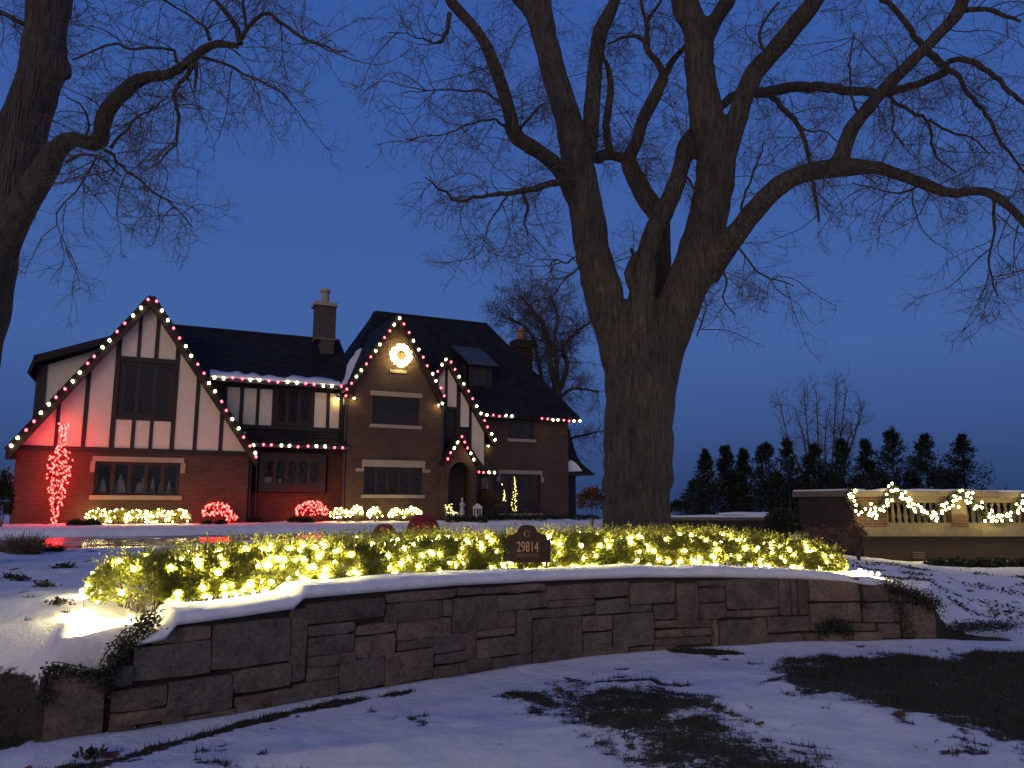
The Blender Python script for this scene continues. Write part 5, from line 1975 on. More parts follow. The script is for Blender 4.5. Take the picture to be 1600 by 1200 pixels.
hedge = empty("hedge", (0, 9.1, .8), 0, "long low boxwood hedge threaded with warm white lights above the stone wall", "hedge")
hb = np.array([0, 9.1, .8])
rg = np.random.default_rng(21)
n = 150000
s_ = rg.uniform(0, hlen, n)
s_[:14000] = rg.uniform(0, 1.1, 14000)
a_ = rg.uniform(-.75, np.pi + .3, n)
a_ = np.where(rg.random(n) < .62, rg.uniform(-.75, 1.9, n), a_)
k_ = 1 - .42 * rg.random(n) ** 1.6
c, d = hedge_pt(s_, a_, k_)
dd_ = d + rg.normal(0, .6, d.shape) + np.array([0, 0, .35])
V, F = quads(c - hb, dd_, rg.uniform(.026, .046, n), rg.uniform(.014, .024, n), rg)
o = obj("foliage", V, F, M['boxwood'], hedge)
# young shoots standing out of the top and front
n = 3600
s_ = rg.uniform(.05, hlen - .05, n)
a_ = rg.normal(1.45, .55, n)
c, d = hedge_pt(s_, a_, .93)
dir_ = d * .5 + np.array([0, 0, .9]) + rg.normal(0, .28, d.shape)
dir_ /= np.linalg.norm(dir_, axis=1, keepdims=True)
ln = .04 + .12 * rg.random(n) ** 1.8
K = 5
Pt = c[:, None, :] + dir_[:, None, :] * (np.linspace(0, 1, K)[None, :, None] * ln[:, None, None]) + rg.normal(0, .004, (n, K, 3))
V, F = tubes(Pt - hb, np.linspace(.0022, .001, K)[None].repeat(n, 0), 3)
obj("shoots", V, F, M['twig'], hedge)
lc = np.repeat(Pt[:, 1:], 2, axis=1).reshape(-1, 3)
ld = np.repeat(dir_, 2 * (K - 1), axis=0) + rg.normal(0, .8, (len(lc), 3))
V, F = quads(lc - hb, ld, rg.uniform(.018, .032, len(lc)), rg.uniform(.010, .016, len(lc)), rg)
obj("foliage", V, F, M['boxwood'], hedge)
# woody stems
n = 420
s_ = rg.uniform(.1, hlen - .1, n)
a0, a1 = rg.uniform(-.3, 3.3, n), 0
c0, _ = hedge_pt(s_, np.full(n, -np.pi / 2), .9)
c2, _ = hedge_pt(np.clip(s_ + rg.normal(0, .1, n), 0, hlen), a0, .9)
c1 = (c0 + c2) / 2 + rg.normal(0, .03, (n, 3))
Pt = np.stack([c0 - [0, 0, .1], (c0 + c1) / 2, c1, (c1 + c2) / 2, c2], 1)
V, F = tubes(Pt - hb, np.linspace(.008, .002, 5)[None].repeat(n, 0), 4)
obj("stems", V, F, M['twig'], hedge)


def hedge_string(s0, s1, n, label, seed, dense=None):
    rg = np.random.default_rng(seed)
    s_ = s0 + (s1 - s0) * (np.arange(n) + rg.uniform(-.8, 1.8, n)) / n
    s_ = np.clip(s_, max(s0, .06), min(s1, hlen - .05))
    # dense bright passage near the left
    if dense:
        rg.shuffle(s_)
        s_[:dense[2]] = rg.uniform(dense[0], dense[1], dense[2])
        s_.sort()
    a_ = np.where(rg.random(n) < .35, rg.uniform(1.1, 2.1, n), rg.uniform(-.55, 1.3, n))
    low = rg.random(n) < .16
    a_ = np.where(low, rg.uniform(-.9, -.6, n), a_)
    p, d = hedge_pt(s_, a_, np.where(low, 1.05, rg.uniform(.86, 1.07, n)))
    g_ = ground_z(p[:, 0], p[:, 1]) + .05
    p[:, 2] = np.maximum(p[:, 2], g_)
    codes = [('H2' if rg.random() < .4 else 'H') for _ in range(n)]
    return string(p, codes, label, "light strings in the hedge", .0028)


hedge_string(.0, hlen * .36, 172, "warm white lights in the left third of the hedge", 31, (hlen * .14, hlen * .27, 40))
hedge_string(hlen * .36, hlen * .66, 128, "warm white lights in the middle of the hedge behind the address sign", 32)
hedge_string(hlen * .66, hlen, 140, "warm white lights in the right third of the hedge", 33)
rg = np.random.default_rng(35)
s_ = np.sort(rg.uniform(.12, 1.9, 34))
p, d = hedge_pt(s_, rg.uniform(-.6, 1.5, 34), rg.uniform(1.0, 1.1, 34))
string(p, ['H2'] * 34, "extra warm lights round the hedge's rounded left end", "light strings in the hedge", .0028)
# bulbs lying on the snow at the ends
pp = [G(x, y, .82) for x, y in ((127, 940), (138, 962), (158, 956), (217, 962), (205, 955), (128, 952))]
pp = [np.array([p[0], p[1], gz(p[0], p[1]) + random.uniform(.03, .05)]) for p in pp]
string(pp, 'S', "loose end of lights lying on the snow at the hedge's left end", "light strings in the hedge", .0028)
pp = [P(x, y, Y) for x, y, Y in ((1338, 893, 10.25), (1347, 888, 10.6), (1334, 899, 10.1), (1352, 893, 10.35), (1343, 884, 10.8), (1361, 892, 10.45), (1372, 898, 10.3))]
pp = [np.array([p[0], p[1], gz(p[0], p[1]) + random.uniform(.03, .05)]) for p in pp]
string(pp, 'S', "loose end of lights lying on the snow at the hedge's right end", "light strings in the hedge", .0028)

# ================================================================== ADDRESS SIGN
Ys = 8.70
pm_ = lambda x, y: P(x, y, Ys)
sg = empty("address_sign", (pm_(824, 900)[0], Ys, gz(pm_(824, 900)[0], Ys)), R(0), "dark bronze arched address plaque reading 29814 on two stakes in front of the hedge", "sign")
sb_ = np.array(sg.location)


def sp(x, y):
    p = pm_(x, y) - sb_
    return (p[0], p[2])


out_ = [(787, 878), (860, 878), (860, 844), (855, 844), (855, 836), (846, 835), (840, 832), (838, 827), (834, 822), (829, 820.5), (823.5, 820), (818, 820.5), (813, 822), (809, 827), (807, 832), (801, 835), (793, 836), (793, 844), (787, 844)]
pl = [sp(*p) for p in out_]
plq = MB().prism(pl, -.012, .012).build("plaque", M['bronze'], sg)
ctr = np.array([sp(823.5, 853)])[0]
# raised rim
mb = MB()
for i in range(len(pl)):
    a, b_ = np.array(pl[i]), np.array(pl[(i + 1) % len(pl)])
    a2, b2 = a + (ctr - a) * .045, b_ + (ctr - b_) * .045
    mb.bar((a2[0], -.014, a2[1]), (b2[0], -.014, b2[1]), .009, .009, up=(0, 1, 0))
mb.build("rim", M['bronze'], plq)


def text(body, x, y, hpx, wpx, parent, mat, name):
    cu = bpy.data.curves.new("t", 'FONT')
    cu.body = body
    cu.align_x = 'CENTER'
    cu.align_y = 'CENTER'
    cu.extrude = .003
    cu.size = 1
    to = bpy.data.objects.new("t", cu)
    COL.objects.link(to)
    bpy.context.view_layer.update()
    me = bpy.data.meshes.new_from_object(to.evaluated_get(bpy.context.evaluated_depsgraph_get()))
    bpy.data.objects.remove(to)
    V = np.empty(len(me.vertices) * 3)
    me.vertices.foreach_get("co", V)
    V = V.reshape(-1, 3)
    w, h = np.ptp(V[:, 0]), np.ptp(V[:, 1])
    cx, cy = (V[:, 0].max() + V[:, 0].min()) / 2, (V[:, 1].max() + V[:, 1].min()) / 2
    kx, ky = wpx * mpp(Ys) / w, hpx * mpp(Ys) / h
    c_ = sp(x, y)
    W_ = np.stack([c_[0] + (V[:, 0] - cx) * kx, -.0165 - V[:, 2], c_[1] + (V[:, 1] - cy) * ky], 1)
    me.vertices.foreach_set("co", W_.ravel())
    me.materials.clear()
    me.materials.append(mat)
    me.update()
    me.name = name
    return link(name, me, parent)


text("29814", 824.5, 854, 15.5, 33, plq, M['gold'], "house_number")
M['gold_dim'] = simple("worn_lettering", (.20, .115, .06), (.14, .08, .045), .6, 8, .05)
text("LAKE ROAD", 824, 867.5, 5.5, 34, plq, M['gold_dim'], "street_name")
MB().add(*(lambda V, F: (V, F))(*tubes(np.array([[(sp(823.5, 834)[0] + .028 * math.cos(t), -.016, sp(823.5, 834)[1] + .034 * math.sin(t)) for t in np.linspace(0, 2 * math.pi, 17)]]), np.full((1, 17), .003), 4))).build("medallion", M['gold_dim'], plq)
for x in (792.5, 853.5):
    a = sp(x, 878)
    MB().box(a[0] - .010, a[0] + .010, -.008, .008, -.12, a[1] + .001).build("stake", M['bronze'], sg)

# ================================================================== BALUSTRADE WALL (right)
YB = 18.0
bp_ = lambda x, y: P(x, y, YB)
X = lambda px: bp_(px, 800)[0]
Z = lambda py: P(1450, py, YB)[2]
bl = empty("balustrade_wall", (X(1340), YB, .3), 0, "brick and cast stone balustrade wall draped with a lit garland at right", "garden wall")
B0 = np.array(bl.location)


def bbox(name, x0, x1, z0, z1, y0, y1, mat, parent=bl):
    return MB().box(x0 - B0[0], x1 - B0[0], y0 - B0[1], y1 - B0[1], z0 - B0[2], z1 - B0[2]).build(name, mat, parent)


xe = X(1690)
zc, zcb = Z(767), Z(776)
zl, zlb = Z(824), Z(838)
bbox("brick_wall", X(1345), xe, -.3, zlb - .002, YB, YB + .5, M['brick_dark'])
# ledge of separate stones
xx = X(1343)
i = 0
while xx < xe:
    L_ = .92 + .1 * math.sin(i * 2.3)
    bbox("ledge_stone", xx + .004, xx + L_ - .004, zlb, zl, YB - .08, YB + .5, M['balustone'])
    xx += L_
    i += 1
piers = [(X(1335), X(1385), M['brick'], "brick_pier"), (X(1486), X(1511), M['brick'], "brick_pier"), (X(1604), X(1630), M['brick'], "brick_pier")]
bbox("brick_pier", X(1335), X(1385), zl + .002, zcb, YB + .0, YB + .5, M['brick'])
for x0, x1 in ((X(1486), X(1511)), (X(1604), X(1630))):
    zmid = Z(804)
    bbox("brick_pier", x0, x1, zl + .002, zmid, YB - .02, YB + .4, M['brick'])
    bbox("pier_panel", x0 + .01, x1 - .01, zmid + .002, zcb - .002, YB - .01, YB + .4, M['balustone'])
for x0, x1 in ((X(1385), X(1486)), (X(1511), X(1604)), (X(1630), xe)):
    bbox("bottom_rail", x0 + .003, x1 - .003, zl + .002, zl + .10, YB + .02, YB + .32, M['balustone'])
    bbox("top_rail", x0 + .003, x1 - .003, zcb - .14, zcb - .002, YB + .02, YB + .32, M['balustone'])
    nbal = max(2, int(round((x1 - x0) / .148)))
    h_ = (zcb - .14) - (zl + .10)
    pr_ = [(.045, 0), (.045, .06 * h_), (.03, .10 * h_), (.055, .28 * h_), (.058, .36 * h_), (.035, .62 * h_), (.026, .80 * h_), (.040, .86 * h_), (.045, .93 * h_), (.045, h_)]
    pm2 = None
    for j in range(nbal):
        xb = x0 + (x1 - x0) * (j + .5) / nbal
        if pm2 is None:
            pm2 = MB().lathe(pr_, n=10).build("baluster", M['balustone'], bl, True)
            ob_ = pm2
        else:
            ob_ = pm2.copy()
            COL.objects.link(ob_)
        ob_.location = (xb - B0[0], .17, zl + .10 - B0[2])
# coping, dipping slightly towards the right
xx, i = X(1326), 0
while xx < xe:
    L_ = 1.15
    dz_ = -.03 * sstep(X(1500), X(1560), xx)
    o = bbox("coping_stone", xx + .004, min(xx + L_, xe) - .004, zcb + .001 + dz_, zc + dz_, YB - .09, YB + .46, M['balustone'])
    xx += L_
    i += 1
V = []
xs_ = np.linspace(X(1327), xe, 90)
for i, x in enumerate(xs_):
    dz_ = -.03 * sstep(X(1500), X(1560), x)
    h_ = .018 + .03 * vnoise(x * 2.4, 8.1)
    for y_, z_ in ((YB - .085, 0), (YB - .06, h_), (YB + .2, h_ * 1.3), (YB + .45, 0)):
        V.append((x - B0[0], y_ - B0[1], zc + dz_ + z_ - B0[2]))
F = [(i * 4 + j, i * 4 + j + 1, i * 4 + 5 + j, i * 4 + 4 + j) for i in range(89) for j in range(3)]
obj("snow", V, F, M['snow'], bl, True)
# snow on the ledge
V = []
for x0, x1 in ((X(1386), X(1485)), (X(1512), X(1603))):
    pass
shrub("shrub", 1380, 1640, 778, 822, 19.6, "dark clipped hedge just behind the balusters of the lit wall", "bush", M['dark_leaf'], 9000, .10, .06, seed=83, lumps=6, group="bushes by the balustrade wall")  # added hedge, makes the gaps between the balusters dark
# step light with louvres
sl_ = empty("step_light", (X(1429), YB - .01, Z(867)), 0, "small louvred light set low in the dark brick wall", "wall light")
MB().box(-.16, .16, -.012, .01, -.10, .10).build("housing", M['iron'], sl_)
for j in range(3):
    MB().box(-.13, .13, -.03, -.012, -.07 + j * .055, -.045 + j * .055).build("louvre", M['gold_dim'], sl_)

# return wall, shade put into its brick colour, running back to the left
dwl = empty("brick_return_wall", (X(1336), YB + .1, .3), 0, "dark brick wall with pale coping running left behind the hedge", "garden wall")
D0 = np.array(dwl.location)
pA, pB = np.array([X(1336), YB + .12]), P(1247, 770, 19.6)[:2]
dv = (pB - pA) / np.linalg.norm(pB - pA)
nv = np.array([dv[1], -dv[0]])
if nv[1] < 0: nv = -nv
def qbox(name, a, b_, t0, t1, z0, z1, mat, par, org):
    V = []
    for z in (z0, z1):
        for p, t in ((a, t0), (b_, t0), (b_, t1), (a, t1)):
            w = p + nv * t
            V.append((w[0] - org[0], w[1] - org[1], z - org[2]))
    return MB().add(V, [(3, 2, 1, 0), (4, 5, 6, 7), (0, 1, 5, 4), (1, 2, 6, 5), (2, 3, 7, 6), (3, 0, 4, 7)]).build(name, mat, par)
ztop = P(1290, 767, 18.8)[2]
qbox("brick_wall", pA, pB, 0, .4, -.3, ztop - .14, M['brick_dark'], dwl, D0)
qbox("coping_stone", pA - dv * .003, pB + dv * .12, -.08, .46, ztop - .138, ztop, M['balustone'], dwl, D0)
qbox("snow", pA - dv * .0, pB + dv * .1, -.06, .44, ztop + .001, ztop + .035, M['snow'], dwl, D0)

# garland -------------------------------------------------------------------------
gpx = [(1328, 768), (1330, 783), (1344, 795), (1360, 800), (1374, 797), (1382, 786), (1386, 774), (1396, 766), (1408, 776), (1420, 788), (1434, 797), (1448, 804), (1462, 801), (1476, 791), (1488, 779), (1497, 772), (1506, 770), (1514, 780), (1526, 793), (1542, 804), (1560, 810), (1575, 806), (1588, 796), (1598, 782), (1606, 772), (1616, 782), (1640, 800), (1680, 806)]
gp = resample([P(x, y, YB - .14) for x, y in gpx], step=.03)
ga = empty("garland", tuple(gp[0]), 0, "evergreen garland with warm lights swagged along the balustrade", "garland")
g0 = gp[0]
rg = np.random.default_rng(44)
V, F = tubes((gp - g0)[None], np.full((1, len(gp)), .03), 5)
obj("stem", V, F, M['twig'], ga)
n = 12000
k_ = rg.integers(0, len(gp), n)
d = rg.normal(size=(n, 3))
d /= np.linalg.norm(d, axis=1, keepdims=True)
V, F = quads(gp[k_] - g0 + d * rg.uniform(.01, .07, (n, 1)), d + rg.normal(0, .4, (n, 3)), rg.uniform(.05, .09, n), .018, rg)
obj("foliage", V, F, M['conifer'], ga)
bpts = []
k = 0
tot = len(gp)
while k < tot:
    for _ in range(rg.integers(1, 5)):
        d = rg.normal(size=3) * .065
        d[1] = -abs(d[1]) - .07
        bpts.append(gp[k] + d)
    k += int(rg.integers(2, 6))
string(bpts, 'G', "warm white lights wound through the balustrade garland", "garland lights", .004)

# low snow topped walls in the middle distance --------------------------------------
def lowwall(px0, px1, pt, Y, lb, hsnow=.06):
    a, b_ = P(px0, pt, Y), P(px1, pt, Y)
    zt_ = a[2]
    o = empty("low_garden_wall", (a[0], Y, .5), 0, lb, "garden wall", "low garden walls behind the big tree")
    w = b_[0] - a[0]
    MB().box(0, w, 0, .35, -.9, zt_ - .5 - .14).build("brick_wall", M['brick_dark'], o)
    MB().box(-.05, w + .05, -.06, .41, zt_ - .5 - .138, zt_ - .5 - .04).build("coping_stone", M['balustone'], o)
    V = []
    for i, x in enumerate(np.linspace(-.04, w + .04, 30)):
        h_ = hsnow * (.6 + .8 * vnoise(x * 1.3, Y))
        for y_, z_ in ((-.06, 0), (-.05, h_), (.2, h_ * 1.2), (.40, h_), (.41, 0)):
            V.append((x, y_, zt_ - .5 - .04 + z_))
    F = [(i * 5 + j, i * 5 + j + 1, i * 5 + 6 + j, i * 5 + 5 + j) for i in range(29) for j in range(4)]
    obj("snow", V, F, M['snow'], o, True)


lowwall(1030, 1236, 806, 24.0, "longer low brick wall capped with snow right of the big tree trunk")
lowwall(1124, 1206, 802.5, 29.0, "shorter snow capped wall just behind the longer one", .08)

# ================================================================== TREES
def grow(S, D, L, K, curl, grav, rg):
    n = len(S)
    P_ = np.empty((n, K, 3))
    P_[:, 0] = S
    d = D / (np.linalg.norm(D, axis=1, keepdims=True) + 1e-9)
    st = (L / (K - 1))[:, None]
    cv = rg.normal(0, curl, (n, 3))
    for k in range(1, K):
        cv = cv * .6 + rg.normal(0, curl, (n, 3))
        d = d + cv
        d[:, 2] += grav
        d /= np.linalg.norm(d, axis=1, keepdims=True) + 1e-9
        P_[:, k] = P_[:, k - 1] + d * st
    return P_


def sprout(par, nper, t0, t1, spread, rg, bias=(0, 0, 0)):
    """par (N,K,3): nper children on each -> start points, directions, t, index"""
    N, K, _ = par.shape
    idx = np.repeat(np.arange(N), nper)
    t = rg.uniform(t0, t1, len(idx)) * (K - 1)
    i = np.minimum(t.astype(int), K - 2)
    f = (t - i)[:, None]
    S = par[idx, i] * (1 - f) + par[idx, i + 1] * f
    T = par[idx, i + 1] - par[idx, i]
    T /= np.linalg.norm(T, axis=1, keepdims=True) + 1e-9
    r_ = rg.normal(size=T.shape)
    r_ -= (r_ * T).sum(1, keepdims=True) * T
    r_ /= np.linalg.norm(r_, axis=1, keepdims=True) + 1e-9
    a = rg.uniform(spread[0], spread[1], len(idx))[:, None]
    D = T * np.cos(a) + r_ * np.sin(a) + np.array(bias)
    return S, D, t / (K - 1), idx


def limb(pts, Y0):
    """pts: (px, py, width px, dY) -> (n,4) world x,y,z,radius"""
    out = []
    for px, py, w, dy in pts:
        Y = Y0 + dy
        p = P(px, py, Y)
        dist = Y * CP + (p[2] - CAMZ) * SP
        out.append((*p, max(.004, w * dist / FPX / 2)))
    return np.array(out)


def tree(name, base, label, cat, group, Y0, mains, seconds, spec, voxel, seed, leaves=0, twigmat='twig', barkmat='bark'):
    rg = np.random.default_rng(seed)
    o = empty(name, tuple(base), 0, label, cat, group)
    b0 = np.array(base)
    Ml = [resample(limb(m_, Y0), step=.18) for m_ in mains]
    Sl = [resample(limb(m_, Y0), step=.14) for m_ in seconds]
    # trunk and great limbs as one skin
    Vs, Fs, k = [], [], 0
    for m_ in Ml:
        jit = m_.copy()
        jit[:, :3] += rg.normal(0, 1, (len(m_), 3)) * m_[:, 3:4] * .03
        jit[:, 3] *= 1 + rg.normal(0, .025, len(m_))
        V, F = tubes(jit[None, :, :3] - b0, jit[None, :, 3], 14)
        F = F.tolist()
        F.append(list(range(13, -1, -1)))
        n_ = len(V)
        F.append(list(range(n_ - 14, n_)))
        Vs.append(V)
        Fs += [[i + k for i in f] for f in F]
        k += n_
    if voxel:
        me = mesh("trunk", np.concatenate(Vs), [tuple(f) for f in Fs], M[barkmat])
        to = link("trunk", me, o)
        rm = to.modifiers.new("r", 'REMESH')
        rm.mode = 'VOXEL'
        rm.voxel_size = voxel
        sm_ = to.modifiers.new("s", 'SMOOTH')
        sm_.iterations = 6
        sm_.factor = .6
        tx = bpy.data.textures.new("bark_lumps", 'CLOUDS')
        tx.noise_scale = .5
        dp = to.modifiers.new("d", 'DISPLACE')
        dp.texture = tx
        dp.strength = .035
        dp.mid_level = .5
        bpy.context.view_layer.update()
        me2 = bpy.data.meshes.new_from_object(to.evaluated_get(bpy.context.evaluated_depsgraph_get()))
        to.modifiers.clear()
        to.data = me2
        me2.materials.clear()
        me2.materials.append(M[barkmat])
        me2.polygons.foreach_set("use_smooth", np.full(len(me2.polygons), True))
        me2.name = "trunk"
    else:
        link("trunk", mesh("trunk", np.concatenate(Vs), [tuple(f) for f in Fs], M[barkmat], True), o)
    for m_ in Sl:
        jit = m_.copy()
        jit[:, :3] += rg.normal(0, .012, (len(m_), 3))
        V, F = tubes(jit[None, :, :3] - b0, jit[None, :, 3], 6)
        obj("branch", V, F, M[barkmat], o, True)
    # sprays of twigs along everything
    src = []
    for m_, (a, dens) in zip(Ml, spec['main']):
        L_ = len(m_) * .18
        nn = int(L_ * dens)
        t = rg.uniform(a, 1, nn)
        i = np.clip((t * (len(m_) - 1)).astype(int), 0, len(m_) - 2)
        src.append((m_[i, :3], m_[i + 1, :3] - m_[i, :3], m_[i, 3]))
    for m_ in Sl:
        L_ = len(m_) * .14
        nn = max(2, int(L_ * spec['sec']))
        t = rg.uniform(.12, 1, nn)
        i = np.clip((t * (len(m_) - 1)).astype(int), 0, len(m_) - 2)
        src.append((m_[i, :3], m_[i + 1, :3] - m_[i, :3], m_[i, 3]))
    S = np.concatenate([s[0] for s in src])
    T = np.concatenate([s[1] for s in src])
    T /= np.linalg.norm(T, axis=1, keepdims=True) + 1e-9
    n = len(S)
    r_ = rg.normal(size=(n, 3))
    r_ -= (r_ * T).sum(1, keepdims=True) * T
    r_ /= np.linalg.norm(r_, axis=1, keepdims=True)
    ang = rg.uniform(.6, 1.4, n)[:, None]
    D = T * np.cos(ang) + r_ * np.sin(ang) + np.array(spec.get('bias', (0, 0, 0)))
    sc_ = spec.get('scale', 1.0)
    L1 = rg.uniform(.45, 1.45, n) * sc_
    P1 = grow(S, D, L1, 9, .16, spec.get('grav', -.02), rg)
    r1 = spec.get('r', 1.0)
    R1 = np.linspace(.013, .004, 9)[None] * (L1[:, None] / sc_ / 1.1) * r1
    S2, D2, t2, i2 = sprout(P1, spec.get('n2', 6), .12, 1.0, (.4, 1.2), rg)
    L2 = rg.uniform(.25, .8, len(S2)) * (1.15 - .6 * t2) * sc_
    P2 = grow(S2, D2, L2, 7, .20, spec.get('grav', -.02), rg)
    R2 = np.linspace(.0058, .0028, 7)[None].repeat(len(P2), 0) * r1
    S3, D3, t3, i3 = sprout(P2, spec.get('n3', 4), .2, 1.0, (.4, 1.1), rg)
    L3 = rg.uniform(.10, .38, len(S3)) * sc_
    P3 = grow(S3, D3, L3, 5, .24, spec.get('grav', -.02) * .5, rg)
    R3 = np.linspace(.0034, .0020, 5)[None].repeat(len(P3), 0) * r1
    vs, fs, k = [], [], 0
    for P_, R_ in ((P1, R1), (P2, R2), (P3, R3)):
        V, F = tubes(P_ - b0, R_, 3)
        vs.append(V)
        fs.append(F + k)
        k += len(V)
    cr = obj("crown", np.concatenate(vs), np.concatenate(fs), M[twigmat], o)
    cr["kind"] = "stuff"
    if leaves:
        j = rg.integers(0, len(P3), leaves)
        w_ = spec.get('leafzone')
        c = P3[j, -1]
        if w_ is not None:
            c = c[w_(c)]
        d = rg.normal(size=c.shape) + np.array([0, 0, -.8])
        V, F = quads(c - b0, d, rg.uniform(.03, .06, len(c)), .025, rg)
        obj("dead_leaves", V, F, M['dead_leaf'], o)
    return o


# big forked maple in the middle -----------------------------------------------------
T_ = 0
big_main = [
    # trunk
    [(993, 905, 150, 0), (994, 862, 128, 0), (995, 830, 112, 0), (997, 760, 108, 0), (998, 690, 108, 0), (1000, 620, 110, 0), (1002, 570, 106, 0), (1001, 530, 78, 0), (1000, 500, 40, 0)],
    # left stem and its upright fork
    [(987, 620, 78, 0), (973, 560, 68, 0), (959, 510, 64, 0), (942, 455, 61, 0), (929, 400, 57, -.1), (918, 340, 54, -.1), (909, 285, 52, -.1), (900, 240, 50, -.1), (887, 185, 43, 0), (868, 125, 40, .1), (852, 62, 38, .2), (834, 20, 32, .3), (812, -6, 28, .4), (790, -60, 24, .6)],
    [(856, 60, 30, .2), (852, 30, 30, .2), (848, 0, 26, .2), (846, -60, 22, .3)],
    [(903, 262, 40, 0), (918, 235, 30, .3), (925, 167, 27, .6), (930, 104, 24, .9), (937, 54, 25, 1.1), (950, 25, 22, 1.2), (964, -5, 18, 1.3), (980, -60, 16, 1.5)],
    [(902, 305, 40, 0), (882, 275, 30, -.3), (862, 252, 26, -.6), (833, 231, 26, -1.0), (806, 213, 27, -1.3), (796, 175, 22, -1.4), (779, 121, 21, -1.6), (754, 62, 20, -1.8), (725, 25, 19, -2.0), (706, 5, 20, -2.1), (692, -30, 16, -2.2)],
    # middle stems
    [(1005, 570, 56, -.15), (1003, 500, 46, -.2), (1005, 440, 40, -.25), (1012, 395, 34, -.3), (1026, 354, 33, -.3), (1043, 318, 30, -.2), (1056, 288, 28, -.1), (1065, 258, 28, .1), (1069, 232, 25, .3), (1082, 210, 22, .6), (1105, 190, 16, 1.0)],
    [(1024, 570, 50, .5), (1026, 500, 40, .6), (1033, 430, 32, .7), (1034, 380, 30, .7), (1030, 340, 32, .7), (1015, 318, 32, .7), (997, 285, 30, .8), (982, 252, 27, .9), (992, 228, 22, .9), (1005, 187, 21, .9), (1024, 150, 20, .9), (1038, 117, 17, .9)],
    # right stem
    [(1010, 640, 84, 0), (1023, 580, 76, 0), (1040, 530, 72, 0), (1060, 479, 68, 0), (1080, 430, 67, 0), (1098, 375, 64, 0), (1109, 325, 61, 0), (1117, 285, 60, 0), (1119, 245, 63, 0), (1110, 205, 56, 0), (1101, 167, 50, 0), (1093, 104, 46, 0), (1090, 55, 44, 0), (1074, 15, 40, 0), (1058, -30, 34, 0), (1040, -90, 28, 0)],
    [(1094, 75, 30, 0), (1108, 50, 25, -.1), (1122, 25, 24, -.2), (1138, 0, 26, -.3), (1150, -50, 20, -.4)],
    [(1122, 262, 50, 0), (1139, 220, 38, -.2), (1152, 185, 33, -.3), (1162, 152, 32, -.4), (1178, 115, 31, -.5), (1207, 83, 29, -.7), (1238, 45, 30, -.9), (1264, 14, 29, -1.1), (1282, -15, 26, -1.2), (1310, -70, 22, -1.4)],
    # great arching limb to the right
    [(1104, 430, 44, 0), (1122, 405, 36, -.2), (1140, 378, 36, -.4), (1179, 329, 34, -.8), (1221, 288, 32, -1.2), (1258, 270, 30, -1.5), (1308, 262, 30, -1.8), (1358, 261, 24, -2.1), (1400, 271, 19, -2.3), (1442, 286, 20, -2.5), (1483, 302, 18, -2.7), (1533, 298, 16, -2.9), (1567, 315, 16, -3.1), (1600, 346, 15, -3.3), (1650, 400, 11, -3.5)],
    [(1308, 264, 28, -1.8), (1318, 235, 25, -1.8), (1330, 202, 24, -1.9), (1354, 171, 22, -2.0), (1387, 133, 22, -2.1), (1421, 100, 20, -2.3), (1458, 62, 19, -2.5), (1490, 29, 21, -2.7), (1505, 0, 20, -2.8), (1520, -50, 16, -3.0)],
]
